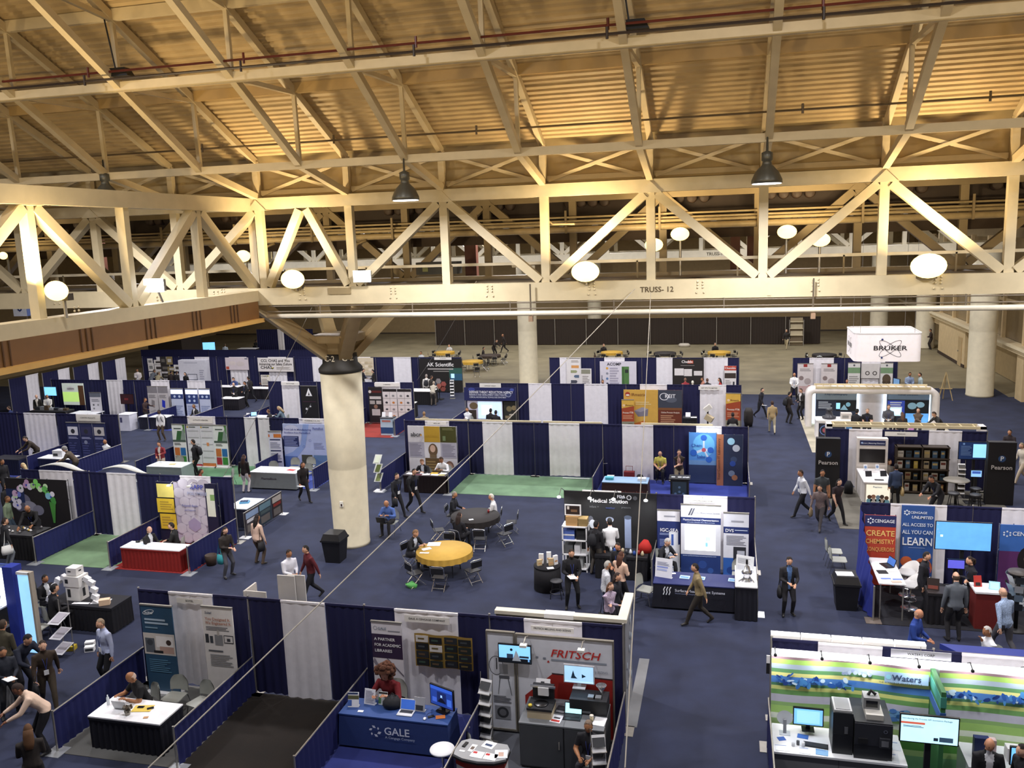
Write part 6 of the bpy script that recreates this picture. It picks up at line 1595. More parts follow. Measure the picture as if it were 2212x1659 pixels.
# ================================================================== left lit booth and robot table
t = thing('lit_display_unit', 'white back-lit display unit with shelves cut by the left edge', 'display unit', (-18.9, 17.6, 0))
k = K(); k.box(-1.5, .3, 0, .35, .4, 2.4, M('3a4c88', .5)); k.obj('frame', t)
k = K(); k.box(-1.5, .22, 1.35, .25, .3, 2.3, M('ffffff', .5, 'screen', 2.2)); k.obj('light_panel', t)
k = K(); k.box(-1.5, -.25, 1.3, .28, .25, 1.34, M('eceff2', .4)); k.obj('shelf', t)
k = K(); k.box(-1.5, -.15, .75, .3, .3, .79, M('8a8c90', .4)); k.box(-1.5, .28, 0, .3, .3, 1.3, M('55565c', .5)); k.obj('lower_shelf', t)
k = K(); k.box(.3, .1, 0, .62, .42, 2.42, M('2c3c9c', .5)); k.obj('blue_post', t)
for i in range(5):
    standee(-20.0 + i * .3, 17.55, 1.34, .22, .3, 0, 'c8d8f0', f'{ordn[i]} blue leaflet holder from the left on the lit shelf', [('R', .1, .1, .9, .4, '4a6ab8'), ('R', 0, .9, 1, 1, '2a3a70')])
t = thing('light_column', 'tall glowing pale blue light panel beside the blue post', 'light box', (-17.95, 17.7, 0))
k = K(); k.box(-.18, 0, .05, .18, .03, 2.25, M('8ec4f0', .5, 'screen', 1.1)); k.obj('light_panel', t)
k = K(); k.box(-.2, .03, 0, .24, .12, 2.32, M('a89e90', .5)); k.box(.18, -.02, 0, .24, .03, 2.32, M('a89e90', .5)); k.box(-.2, -.02, 2.25, .2, .03, 2.32, M('e8e8e8', .5)); k.obj('frame', t)
t = thing('counter', 'low grey counter in front of the lit display at the left edge', 'counter', (-17.9, 15.2, 0))
k = K(); k.box(0, 0, 0, 1.4, .6, .82, M('8a8a8c', .5)); k.box(-.05, -.05, 0, 1.45, .0, .12, M('6a6a6c', .5)); k.obj('body', t); k = K(); k.box(-.05, -.05, .82, 1.45, .65, .86, M('a8a6a4', .4)); k.obj('worktop', t)
paper(-16.9, 15.4, .86, .22, .28, 20, 'e4e6ea', 'white leaflet on the low grey counter')
paper(-17.3, 15.6, .86, .3, .2, -10, 'd8a8b0', 'pink edged sheet on the low grey counter')
t = thing('literature_stand', 'tall grey zigzag literature stand beside the glowing blue panel', 'brochure rack', (-17.1, 17.85, 0))
for i in range(3):
    z = .12 + i * .42
    k = K(); k.add([(-.2, -.25, z), (.16, -.25, z), (.26, .1, z + .2), (-.1, .1, z + .2)], [(0, 1, 2, 3)], M('c8c8ce', .4)); k.add([(-.12, -.2, z + .04), (.12, -.2, z + .04), (.2, .05, z + .19), (-.05, .05, z + .19)], [(0, 1, 2, 3)], M('a8a4ae', .5, 'print')); k.obj('tray', t)
k = K(); k.tube([(-.1, .12, 0), (-.1, .12, 1.5)], .015, STEEL, 6); k.tube([(.2, .12, 0), (.2, .12, 1.5)], .015, STEEL, 6); k.obj('post', t)
tb = table(-18.75, -16.6, 19.15, 20.0, .76, '15151e', '0e0e16', 'dark table carrying the white box robot')
t = thing('box_robot', 'robot figure built from white cartons with jointed arms', 'robot', (-18.05, 19.6, .76))
for z0_, z1_, w, d, nm in ((0, .42, .46, .36, 'lower_body'), (.42, .72, .52, .4, 'upper_body'), (.74, .96, .34, .3, 'head')):
    k = K(); k.box(-w / 2, -d / 2, z0_, w / 2, d / 2, z1_, M('e8e6e2', .6, 'print')); k.box(-w / 2 + .06, -d / 2 - .004, z0_ + .1, -w / 2 + .16, -d / 2, z1_ - .08, M('2a2c30')); k.box(w / 2, -.05, z0_ + .1, w / 2 + .004, .05, z1_ - .08, M('2a2c30')); k.obj(nm, t)
for s_ in (-1, 1):
    for i, (x, z) in enumerate(((.38, .6), (.55, .52), (.66, .34), (.72, .16), (.78, 0))):
        k = K(); k.bar((s_ * x - .08, -.05 * i, z + .04), (s_ * x + .08, -.05 * i, z - .03), .14, .14, M('e4e4e6', .6, 'print')); k.obj('arm_block', t)
paper(-17.2, 19.5, .765, .5, .3, 15, 'f2f2f4', 'white sheets at the right end of the robot table')
paper(-17.7, 19.3, .765, .5, .12, 8, 'f2f2f4', 'narrow white sheet in front of the robot')
k = K(); k.box(-.14, -.09, 0, .14, .09, .16, M('e8c8a8', .6, 'print')); tag(k.obj('product_box', None, (-16.95, 19.35, .765), 30), 'orange-lit white carton at the corner of the robot table', 'box')  # white carton, the orange light is put into its colour
for i, (x, y) in enumerate(((-16.75, 18.4), (-16.55, 18.15))):
    k = K(); k.box(-.12, -.08, 0, .12, .08, .14, PAPER); k.box(-.1, -.085, .03, .1, -.08, .1, M('33363c')); tag(k.obj('product_box', None, (x, y, 0), 25), ('left', 'right')[i] + ' white carton on the carpet below the robot table', 'box')
k = K(); k.box(-.2, -.1, 0, .2, .1, .12, M('b8a02a')); k.tube([(-.15, 0, .12), (0, 0, .25), (.15, 0, .12)], .015, BLACK, 5); tag(k.obj('tool_case', None, (-17.2, 18.1, 0), 15), 'yellow tool case on the carpet under the robot table', 'case')
chair('shell', -18.4, 18.4, 10, 'grey shell chair in front of the robot table')
# ================================================================== third row
Y3 = 36.2
eds = [-14.35, -11.31, -8.27, -5.24, -2.2, .84]
bay(eds[0], eds[1], Y3, 'back drape behind the nine-tile banner wall', [(-13.3, -12.2)])
bay(eds[1], eds[2], Y3, 'back drape of the left green-carpeted lounge bay with a creased white curtain', [(-10.6, -9.26)])
bay(eds[2], eds[3], Y3, 'back drape of the right green-carpeted lounge bay with a slit white curtain', [(-7.57, -6.26)])
bay(eds[3], eds[4], Y3, 'back drape behind the man in the yellow shirt', [(-4.36, -3.08)])
bay(eds[4], eds[5], Y3, 'back drape behind the blue molecule banner', [(-1.25, -.25)], True)
rail(-14.35, 33.1, 36.2, 'low blue side drape left of the tiled banner wall')
rail(-11.31, 33.1, 36.2, 'low blue side drape right of the tiled banner wall')
rail(-5.24, 33.2, 36.2, 'low blue side drape left of the dark table with blue print')
rail(.84, 33.2, 36.2, 'low side drape beside the blue molecule banner')
for x0_, x1_, lb in ((-13.9, -11.4, 'left'), (-11.3, -8.0, 'second'), (-7.9, -5.3, 'third'), (-3.6, -.6, 'right')):
    k = K(); k.box(x0_, 36.42, 2.4, x1_, 36.5, 2.47, M('c8bc9c', .5)); k.box(x0_, 36.44, 2.3, x1_, 36.46, 2.4, M('8a7c60', .6))
    for x in (x0_ + .2, x1_ - .2): k.tube([(x, 36.46, 0), (x, 36.46, 2.4)], .02, STEEL, 6)
    tag(k.obj('sign_gantry'), lb + ' pale header frame standing behind the third row drapes', 'frame')
t = panel('tiled_banner', 'popup banner wall of nine tiles with two portraits', 'banner', -14.05, -11.75, 35.8, .08, 2.28, 'e6e4e8', [('R', .34, .665, .665, 1, 'c9a032'), ('R', .67, .665, 1, 1, '4a4a1c'), ('R', 0, .335, .33, .66, 'b8b6c4'), ('R', .67, .335, 1, .66, 'b8b6c4'), ('R', .34, .0, .665, .33, '6a5230'), ('L', .03, .36, .28, .63, 9, '8a889a'), ('L', .7, .36, .97, .63, 9, '8a889a'), ('L', .36, .05, .63, .28, 4, '9a8050'), ('C', .51, .5, .22, '6a5238', .3), ('C', .505, .53, .13, 'd8b49c', .17), ('R', .44, .335, .58, .4, '7a6448'), ('C', .84, .16, .2, '8a6a58', .26), ('C', .84, .14, .15, 'c8a08a', .2), ('R', .72, .7, .78, .8, '7a8a60'), ('L', .72, .92, .95, .97, 2, '8a8a58'), ('T', .06, .78, .2, 'abcr', '22242a', 'l'), ('R', .26, .79, .29, .83, 'e0a020'), ('T', .5, .78, .08, 'Life Chemie', 'b8922c'), ('P', ((.22, .67), (.3, .8), (.33, .8), (.26, .67)), 'd8d4dc')], 'pop')
sign(-13.2, -12.3, 36.1, 2.27, 2.42, 'ABCR INC', 'white header sign above the tiled banner wall')
table(-13.3, -11.42, 33.1, 33.65, .76, '2a1c20', '1c0f12', 'dark maroon skirted table covered in papers before the tiled banner wall')
for i, (x, y, w, c) in enumerate(((-13.05, 33.35, .35, 'e8eaf2'), (-12.65, 33.25, .3, '5a2c38'), (-12.35, 33.3, .34, 'f0f0f2'), (-11.95, 33.3, .34, 'f2f2f2'), (-12.05, 33.5, .3, 'e8b030'), (-11.65, 33.3, .28, 'b8b078'), (-11.65, 33.5, .3, 'eef0f2'), (-12.5, 33.5, .34, 'f4f4f6'))):
    paper(x, y, .765, w, .24, 8 * (i % 3) - 8, c, ('pale blue sheet at the left end', 'maroon booklet', 'white sheet in the front middle', 'white sheet right of the middle', 'amber booklet', 'olive card at the right end', 'white sheet at the right rear', 'white page under the writing hands')[i] + ' of the maroon skirted table')
paper(-6.4, 36.0, .03, 1.2, .08, 0, 'e0e0e2', 'white strip on the green carpet below the slit curtain')
k = K(); k.tube([(-5.2, 35.9, 0), (-5.2, 35.9, .75)], .02, CHROME, 6); k.tube([(-5.2, 35.9, .75), (-5.0, 35.9, .78)], .02, CHROME, 6); tag(k.obj('folded_easel'), 'small chrome easel at the edge of the green carpet', 'easel')
tb = table(-4.85, -3.05, 33.15, 34.0, .76, '8aa8c8', '33191c', 'dark maroon table topped with a pale blue printed cloth', True)
k = K(); k.text('Grade Your Lab Support For You', .9, .35, .09, M('9a5a50'), -.06); k.obj('lettering', tb)
for i, (x, c) in enumerate(((-4.6, '4ab0c0'), (-3.3, 'eef2f4'))):
    k = K(); k.box(-.16, -.12, 0, .16, .12, .1, M(c, .5, 'print')); tag(k.obj('leaflet_box', None, (x, 33.55, .765)), ('teal', 'white')[i] + ' leaflet box on the pale blue printed cloth', 'box')
t = thing('suitcase', 'red suitcase standing before the navy drape', 'suitcase', (-4.0, 35.3, 0))
k = K(); k.box(-.22, -.13, .05, .22, .13, .62, M('7a2228', .6)); k.obj('shell', t); k = K(); k.tube([(-.14, 0, .6), (-.14, 0, .85), (.14, 0, .85), (.14, 0, .6)], .015, M('8a3a3c'), 5); k.obj('handle', t)
k = K(); loft(k, [(V((0, 0, 0)), .2, .14), (V((0, 0, .3)), .2, .13), (V((0, 0, .5)), .1, .06)], M('18181c', .8, 'cloth')); tag(k.obj('backpack', None, (-3.55, 35.3, 0)), 'black backpack beside the red suitcase', 'backpack')
k = K(); k.box(-.2, -.15, 0, .2, .15, .35, M('b8a078', .7)); k.box(-.15, -.1, .35, .15, .1, .5, M('e8e8e8', .6)); tag(k.obj('carton', None, (-4.75, 35.0, 0)), 'tan carton with a white parcel left of the suitcase', 'box')
t = thing('podium', 'black podium with molecule print beside the man in the yellow shirt', 'podium', (-2.15, 33.05, 0))
k = K(); k.box(0, 0, 0, .7, .55, .98, M('1c1e24', .6)); k.obj('body', t); k = K(); k.box(-.06, -.05, .98, .76, .6, 1.02, M('111116', .5)); k.obj('top', t)
k = K(); k.pane(.08, .12, .62, .9, M('3a4c60', .5, 'print'), -.006)
for a, b in ((.35, .68), (.35, .5), (.2, .42), (.5, .42), (.42, .34)): k.disc(a, b, .05, M('6a8ab8'), -.012)
k.obj('print', t)
for i, x in enumerate((-2.05, -1.8, -1.62, -1.5)): paper(x, 33.3, 1.02, .14, .1, 10 * i, 'dfe6f0', ('first', 'second', 'third', 'fourth')[i] + ' small white card on the black podium')
t = panel('molecule_banner', 'glowing blue banner with a large ball-and-stick molecule', 'banner', -1.56, -.45, 35.9, .06, 2.22, '4f8ad0', [('C', .55, .75, .45, '6ab4ea', .5), ('R', 0, 0, 1, .38, '2c3c60'), ('R', 0, .36, 1, .45, '6a92c0'), ('P', ((.52, .62), (.58, .62), (.58, .9), (.52, .9)), 'd0dcf0'), ('P', ((.2, .62), (.22, .57), (.56, .64), (.54, .69)), 'd0dcf0'), ('P', ((.56, .69), (.54, .63), (.8, .63), (.8, .68)), 'd0dcf0'), ('P', ((.53, .66), (.58, .67), (.76, .5), (.7, .48)), 'd0dcf0'), ('C', .55, .66, .09, 'c05a6a'), ('C', .55, .9, .13, '2a62c0'), ('C', .17, .6, .14, '2a62c0'), ('C', .8, .66, .13, '2a62c0'), ('C', .74, .47, .13, '2a62c0'), ('T', .28, .72, .13, 'Chem', '2a52a8'), ('T', .45, .5, .13, 'Labs', '2a52a8')], 'pop')
area('booth_spot', (-.8, 35.0, 2.9), 12, (.9, .95, 1), .3, (R(35), 0, 0), 120)
t = panel('curved_banner', 'narrow orange and dark banner with discs beside the molecule banner', 'banner', -.42, .62, 35.75, .0, 2.2, '26304c', [('R', 0, 0, .26, 1, 'a86a4a'), ('C', .55, .87, .15, 'a8dcf4'), ('C', .75, .74, .15, 'c8d0dc'), ('C', .66, .52, .13, '3a4a6a'), ('C', .62, .44, .12, '2a4a98'), ('C', .58, .25, .13, '7a8aa0'), ('C', .7, .17, .12, 'a8704c'), ('T', .13, .12, .11, 'Your Custom IT Laboratory', '6a4434', 'l', 1, 0, 90)], 'pop')
t = thing('floor_spot', 'bright round floor lamp at the foot of the molecule banner', 'lamp', (.35, 33.6, 0))
k = K(); k.lathe([(.14, 0), (.16, .05), (.12, .1)], M('ffffff', .4, 'screen', 4), 14); k.obj('glowing_lens', t); k = K(); k.box(-.03, .1, 0, .03, .2, .1, BLACK); k.obj('housing', t)
# third row left
bay(-20.45, -17.4, Y3, 'back drape behind the pale blue curved display', [(-19.6, -18.3)], True)
bay(-23.5, -20.45, Y3, 'back drape with a white curtain parted at the bottom', [(-22.5, -21.95), (-21.75, -21.2)])
bay(-26.5, -23.5, Y3, 'back drape behind four green and white banners', [(-25.6, -24.1)])
rail(-17.4, 32.9, 36.2, 'low blue side drape right of the pale blue curved display')
rail(-20.45, 33.4, 36.2, 'low blue side drape left of the pale blue curved display')
rail(-26.5, 33.2, 36.2, 'low side drape left of the green and white banners')
sign(-25.5, -24.2, 36.1, 2.12, 2.4, 'ACTIVATE SCIENTIFIC', 'white header cloth sign above the green and white banners', s=.06)
sign(-19.4, -18.4, 36.1, 2.26, 2.42, 'PHARMABLOCK, INC', 'white header sign above the pale blue curved display', s=.06)
gi = [('R', 0, .6, 1, 1, 'e8ece8'), ('P', ((.25, .62), (.6, .62), (.75, .85), (.4, .85)), '3a6a3a'), ('P', ((.75, .85), (.6, .62), (1, .62), (1, 1)), '8a9a90'), ('P', ((.8, 1), (.95, .8), (1, .8), (1, 1)), '5a8a4a'), ('R', 0, .58, 1, .63, '4a5a50'), ('L', .15, .88, .7, .93, 1, '55605a'), ('L', .1, .5, .6, .56, 2, '6a6a6a'), ('R', .08, .25, .47, .44, 'c8743a'), ('R', .53, .25, .92, .44, '2a6aa8'), ('R', .08, .05, .47, .23, 'a82c3c'), ('R', .53, .05, .92, .23, '3a8a3a')]
wi = [('R', .05, .93, .15, .97, 'c8a03a'), ('L', .2, .93, .7, .97, 1, '55605a'), ('L', .1, .84, .9, .88, 1, 'b8b8bc'), ('L', .1, .68, .9, .72, 1, 'b8b8bc'), ('L', .1, .52, .9, .56, 1, 'b8b8bc'), ('L', .1, .36, .9, .4, 1, 'b8b8bc'), ('L', .1, .2, .9, .24, 1, 'b8b8bc')]
for i, (x, it, b, lb) in enumerate(((-26.25, gi, 'e6e8e6', 'leftmost banner with green wedge and four coloured squares'), (-25.45, wi + [('R', 0, 0, 1, .05, 'a82c3c')], 'dcdce2', 'second banner with white product rows and red foot'), (-24.7, wi + [('R', 0, 0, 1, .08, 'c8743a'), ('R', .42, .5, .6, .58, 'd8905a')], 'e0e0e4', 'third banner with white product rows and orange foot'), (-23.98, gi, 'e6e8e6', 'rightmost banner with green wedge and four coloured squares'))):
    panel('rollup_banner', lb, 'banner', x, x + .72, 35.75, .06, 2.1, b, it, 'roll')
panel('curved_display', 'wide pale blue curved display with circular artwork behind the grey table', 'display', -20.3, -18.1, 35.8, .08, 2.25, 'b8c4e8', [('P', ((0, .3), (.2, .38), (.4, .55), (.48, 1), (.62, 1), (.5, .5), (.3, .27), (0, .15)), '92aade'), ('C', .2, .75, .5, 'd4d8f0', .5), ('R', 0, .5, .36, .73, '2a3468'), ('L', .02, .51, .33, .72, 6, '8a94c0'), ('R', .0, .02, .3, .28, '5a78b8'), ('R', .4, .06, .65, .32, '4a4a3a'), ('R', .68, .06, 1, .32, '6a8ab0'), ('O', .62, .64, .06, .012, '5a6aa8'), ('O', .47, .5, .06, .012, '5a6aa8'), ('L', .7, .45, .95, .6, 5, '9aa4cc'), ('T', .03, .86, .09, 'From Lab to Manufacturing', '4a5498', 'l'), ('T', .03, .79, .08, 'Excellence from PharmaBlock', '4a5498', 'l'), ('T', .7, .88, .12, 'PharmaBlock', '4a5498', 'l')], 'pop')
panel('rollup_banner', 'slim white leaning banner with orange band at the left of the pale blue display', 'banner', -20.85, -20.2, 35.4, .06, 1.95, 'dcdcec', [('R', .4, .85, 1, .94, 'e0823a'), ('R', 0, .86, .1, .93, 'd0702a'), ('R', .1, .78, .9, .81, '2a3060'), ('R', .1, .5, .9, .53, '2a3060'), ('R', .1, .22, .9, .25, '2a3060'), ('L', .1, .57, .9, .74, 4, '9a9cb4'), ('L', .1, .3, .9, .46, 4, '9a9cb4')], 'roll', 3)
tb = table(-20.35, -18.15, 32.75, 33.7, .76, 'dce0e4', '8a9090', 'long grey draped table with a printed company name', True)
k = K(); k.text('PharmaBlock', .95, .45, .1, M('4a3c48'), -.06); k.obj('lettering', tb)
table(-25.8, -24.0, 33.05, 33.95, .76, 'dfe6e8', '8c9a96', 'grey green draped table with brochures near the green banners', True)
for i, (x, y, c) in enumerate(((-25.5, 33.5, 'f0e6d0'), (-25.1, 33.45, 'e8eef2'), (-24.75, 33.5, 'c8b878'), (-24.4, 33.45, 'f0f0f0'))): paper(x, y, .765, .3, .2, 12 * i - 15, c, ordn[i] + ' leaflet from the left on the grey green table')
for i, (x, y, c) in enumerate(((-20.0, 33.2, 'f0f0f2'), (-19.6, 33.4, 'e8eaec'), (-19.2, 33.2, 'eef0f4'), (-18.6, 33.25, 'c04848'))): paper(x, y, .765, .36, .22, 10 - 7 * i, c, ordn[i] + ' leaflet from the left on the long grey draped table')
for i, (x, y, rz, lb) in enumerate(((-19.4, 34.9, 180, 'empty grey shell chair in the middle behind the long grey table'), (-18.7, 35.1, 180, 'empty grey shell chair at the right before the pale blue display'), (-18.3, 34.0, 170, 'empty grey shell chair at the right end of the long grey table'), (-20.1, 34.2, 185, 'empty grey shell chair at the left end of the long grey table'), (-25.3, 34.6, 180, 'empty grey shell chair behind the grey green table'), (-21.6, 33.0, 110, 'empty grey shell chair on the green carpet beside the white trousers'))): chair('shell', x, y, rz, lb)
# third row far left
bay(-32.65, -29.6, Y3, 'back drape behind three tall blue posters', [(-32.0, -30.6)], True)
bay(-35.7, -32.65, Y3, 'back drape with the broad white curtain at far left', [(-35.2, -33.3)])
bay(-38.75, -35.7, Y3, 'dark back drape cut by the left picture edge')
rail(-29.6, 33.0, 36.2, 'low dark side drape right of the three tall blue posters')
rail(-32.7, 33.4, 36.2, 'low dark side drape left of the three tall blue posters')
sign(-32.0, -30.6, 36.1, 2.1, 2.42, 'SCIENTIFIC PRODUCTS', 'white header cloth sign above the three tall blue posters', s=.06)
for i, (x, c, lb) in enumerate(((-32.48, 'e8e8ee', 'left tall blue poster with a white photo block'), (-31.7, '3a3a60', 'middle tall blue poster with dark spheres'), (-30.92, 'd0ccc8', 'right tall blue poster with a group photo'))):
    panel('rollup_banner', lb, 'banner', x, x + .74, 35.9, .06, 2.04, '2a305a', [('R', .1, .68, .9, .9, c), ('C', .5, .78, .12, '33343c'), ('L', .1, .58, .85, .64, 2, 'a8acd0'), ('L', .1, .12, .7, .5, 6, '4a5080'), ('C', .4, .5, .1, '8a90a8' if i == 1 else '2a305a')], 'roll')
table(-32.4, -30.6, 33.75, 34.45, .76, 'eef0f4', '20264a', 'white-topped navy table with a white desktop unit at far left')
t = thing('desktop_unit', 'white boxy desktop instrument on the far left table', 'machine', (-31.75, 34.0, .765))
k = K(); k.box(0, 0, 0, .55, .4, .32, M('d8d8da', .5)); k.obj('housing', t); k = K(); k.box(.04, -.005, .05, .3, 0, .18, M('2a2c30')); k.obj('front_panel', t)
table(-34.6, -33.0, 33.2, 34.0, .8, '1c1c26', '1c2244', 'low dark navy table in the blue-carpeted booth at far left')

# ================================================================== fourth row
Y4 = 46.15
e4 = [-14.45, -11.42, -8.39, -5.36, -2.33, .7]
bay(e4[0], e4[1], Y4, 'back drape behind the navy agency banner and projector screen')
bay(e4[1], e4[2], Y4, 'fourth-row drape with a plain white curtain right of the agency banner', [(-10.76, -9.5)])
bay(e4[2], e4[3], Y4, 'fourth-row drape with a plain white curtain left of the orange banners', [(-7.61, -6.37)])
bay(e4[3], e4[4], Y4, 'fourth-row drape behind the orange and brown banners', [(-4.58, -3.18)])
bay(e4[4], e4[5], Y4, 'fourth-row drape with a white curtain behind the tilted instrument', [(-1.41, -.1)], True)
rail(-14.45, 43.1, 46.1, 'low side drape left of the navy agency banner')
sign(-13.6, -12.35, 46.05, 2.14, 2.44, 'DEFENSE THREAT', 'white header cloth sign on top of the navy agency banner', s=.06)
sign(-1.5, -.4, 46.0, 2.2, 2.38, 'KEIT SPECTROMETERS', 'white header sign right of the brown banner', s=.06)
panel('agency_banner', 'wide navy agency banner with three lines of white capitals and a seal', 'banner', -14.45, -11.45, 45.8, 1.5, 2.24, '1d2358', [('C', .86, .5, .17, '8a92b0'), ('C', .86, .5, .12, '3a4270'), ('C', .15, .85, .2, '3a4690', .1), ('C', .93, .85, .12, '4a5aa8', .08), ('T', .1, .56, .14, 'DEFENSE THREAT REDUCTION AGENCY', 'f0f0f6', 'l', .72), ('T', .1, .38, .1, 'RESEARCH AND DEVELOPMENT DIRECTORATE', 'd0d4e4', 'l', .72), ('T', .1, .2, .09, 'CHEMICAL AND BIOLOGICAL TECHNOLOGIES DEPARTMENT', 'd0d4e4', 'l', .62)], 'legs')
panel('projection_screen', 'bright pale projection screen under the navy agency banner', 'screen', -14.3, -12.25, 45.85, .3, 1.47, 'c8c4d4', [('R', .3, .12, .98, .97, 'bcd4f4', .9), ('R', .4, .3, .7, .8, 'd8e8fc', 1), ('R', .75, .2, .9, .5, 'a8c0ea', .9), ('C', .18, .75, .25, '6a5a40', .2), ('R', 0, 0, .25, .55, '3a3028')], 'legs')
panel('photo_board', 'dark photo board of soldiers right of the projection screen', 'poster', -12.2, -11.4, 45.9, .35, 1.47, '2a2a24', [('C', .4, .6, .16, '7a6f50'), ('C', .75, .65, .14, '8a7a58'), ('C', .55, .3, .14, 'b8b0a0', .05), ('R', .1, .1, .5, .25, '8a7c60')], 'legs')
table(-13.9, -11.9, 43.6, 44.3, .76, '2a2622', '1d1a1c', 'dark table with a globe-like display before the agency banner')
panel('wide_banner', 'large golden banner with a grey instrument box and red logo', 'banner', -5.45, -3.62, 45.8, .1, 2.2, 'cfa348', [('C', .12, .88, .14, 'a83c28', .13), ('C', .12, .86, .1, 'e8e0d0', .05), ('P', ((.3, .45), (.42, .3), (.7, .32), (.72, .5), (.55, .55)), '7d7884'), ('P', ((.3, .45), (.55, .55), (.72, .5), (.5, .42)), '9a95a0'), ('P', ((.3, .12), (.6, .2), (.7, .08), (.5, 0), (.3, 0)), 'c06a2c'), ('L', .35, .6, .8, .7, 2, 'e0c480'), ('T', .22, .84, .16, 'IRmatrix', '8a5a28', 'l')], 'pop')
panel('wide_banner', 'tall brown banner with a night sky top and white spiral logo', 'banner', -3.6, -2.36, 45.8, .1, 2.2, '6a2f1a', [('R', 0, .52, 1, 1, '3a3f4c'), ('C', .55, .75, .3, '565c6a', .16), ('R', 0, .48, 1, .54, '7a4c28'), ('O', .25, .83, .24, .035, 'e8e8ec', .2), ('L', .1, .1, .75, .36, 5, 'b08060'), ('T', .28, .8, .2, 'KEIT', 'f0f0f4', 'l'), ('T', .12, .4, .09, 'Online Process Analysis', 'e8d0c0', 'l', .8)], 'pop')
oi = [('P', ((0, .72), (1, .8), (1, 1), (0, 1)), 'd9ae4a'), ('C', .18, .82, .07, 'e8c8a0'), ('R', 0, 0, 1, .28, '8a8670'), ('C', .3, .1, .15, 'b8b09a', .08), ('C', .7, .18, .15, '6a6650', .08), ('L', .1, .36, .9, .5, 3, 'c88a6a'), ('T', .3, .8, .09, 'IRmatrix', '7a4a20', 'l'), ('T', .08, .55, .1, 'Process FTIR', 'f0e0d0', 'l')]
panel('rollup_banner', 'narrow orange banner at the left of the golden banner', 'banner', -5.52, -4.86, 45.45, .06, 1.7, 'a04424', oi, 'roll', 3)
panel('rollup_banner', 'narrow orange banner at the right end of the fourth row', 'banner', -.09, .66, 45.8, .06, 2.05, 'a04424', oi, 'roll', -3)
t = thing('tilted_spectrometer', 'tilted cream instrument on an arm before the white curtain', 'machine', (-1.0, 45.2, 0))
k = K(); k.bar((-.15, 0, 1.25), (.15, 0, 1.5), .3, .25, M('d8d4ca', .5)); k.obj('upper_housing', t); k = K(); k.bar((-.1, 0, .95), (.25, -.1, .75), .3, .28, M('b8a888', .5)); k.obj('lower_housing', t); k = K(); k.tube([(0, .1, 0), (0, .1, 1.3)], .04, BLACK, 6); k.box(-.25, -.2, 0, .25, .3, .04, BLACK); k.obj('stand', t)
table(-2.25, -1.55, 44.6, 45.2, .95, '14141a', '101016', 'small black draped pedestal with white leaflets before the brown banner')
standee(-2.0, 44.9, .955, .25, .22, 0, 'eeeef0', 'white leaflet card on the small black pedestal')
paper(-1.7, 44.8, .955, .3, .2, 5, 'f0f0f2', 'white sheets on the small black pedestal')
for x0_, x1_, lb in ((-14.4, -11.6, 'left'), (-11.2, -8.7, 'middle')): pass
# fourth row left
bay(-20.65, -17.62, Y4, 'back drape behind the dark catalogue panels', [(-19.93, -18.42)], True)
bay(-23.7, -20.65, Y4, 'plain navy drape behind the thick column')
bay(-26.9, -23.7, Y4, 'back drape with a white curtain beside the black triangle banner', [(-25.96, -24.86)])
rail(-17.62, 43.0, 46.1, 'low side drape right of the dark catalogue panels')
rail(-20.65, 43.2, 46.1, 'low side drape left of the dark catalogue panels')
rail(-26.9, 43.2, 46.1, 'low side drape left of the seated slate blue person')
sign(-19.95, -18.4, 46.0, 2.22, 2.42, 'CHEMSPEED', 'white header sign above the dark catalogue panels', s=.06)
sign(-25.95, -24.75, 46.0, 2.24, 2.42, 'ANTON PAAR', 'white header sign above the white curtain by the black triangle banner', s=.06)
panel('catalogue_panel', 'black panel with white icons at the left of the catalogue wall', 'display', -20.3, -19.45, 45.85, .1, 2.2, '1d191a', [('C', .12, .87, .09, 'd8d0cc'), ('R', .25, .84, .95, .9, '5a1c18'), ('R', .08, .66, .92, .74, 'c8c4c0'), ('R', .08, .52, .45, .62, 'a8a4a0'), ('R', .55, .52, .92, .62, 'b8b4b0'), ('C', .5, .45, .12, '8a6a58'), ('R', .2, .2, .8, .38, 'b8b4b2')], 'legs')
for i, x in enumerate((-19.4, -18.5)):
    panel('catalogue_panel', ('middle', 'right')[i] + ' white grid panel of the catalogue wall', 'display', x, x + .85, 45.85, .1, 2.1, 'dcd8d6', [('R', 0, .92, 1, 1, '1d191a')] + [('R', .02, .12 + j * .2, .98, .13 + j * .2, '9a9694') for j in range(4)] + [('R', .49, 0, .51, .92, '9a9694')] + [('C', .25 + .5 * (j % 2), .2 + .2 * (j // 2), .08, ('33343a', 'c8823a', '55585e', '8a8a8c')[(j + i) % 4], .06) for j in range(1 + i, 8)], 'legs')
panel('rollup_banner', 'black banner with a white triangle logo beside the column', 'banner', -24.65, -23.6, 45.9, .1, 2.2, '151316', [('P', ((.3, .72), (.5, .95), (.7, .72)), 'f0f0f2'), ('P', ((.45, .74), (.5, .84), (.55, .74)), '151316'), ('C', .3, .35, .07, 'd8d8dc'), ('C', .55, .42, .05, 'd8d8dc'), ('P', ((.2, .2), (.22, .2), (.6, .5), (.58, .5)), '8a8a90'), ('R', .1, .55, .9, .565, '4a2a40')], 'roll')
t = thing('podium', 'podium with a blue gradient front on the red carpet', 'podium', (-18.5, 43.15, 0))
k = K(); k.box(0, 0, 0, .72, .5, .95, M('b8ccd8', .5, 'print')); k.box(0, -.004, .1, .72, 0, .45, M('2a4a78', .5, 'print')); k.box(.1, -.006, .75, .6, -.004, .85, M('c87a6a', .5, 'print')); k.obj('body', t); k = K(); k.box(-.03, -.03, .95, .75, .53, .98, M('1c1d22', .5)); k.obj('top', t)
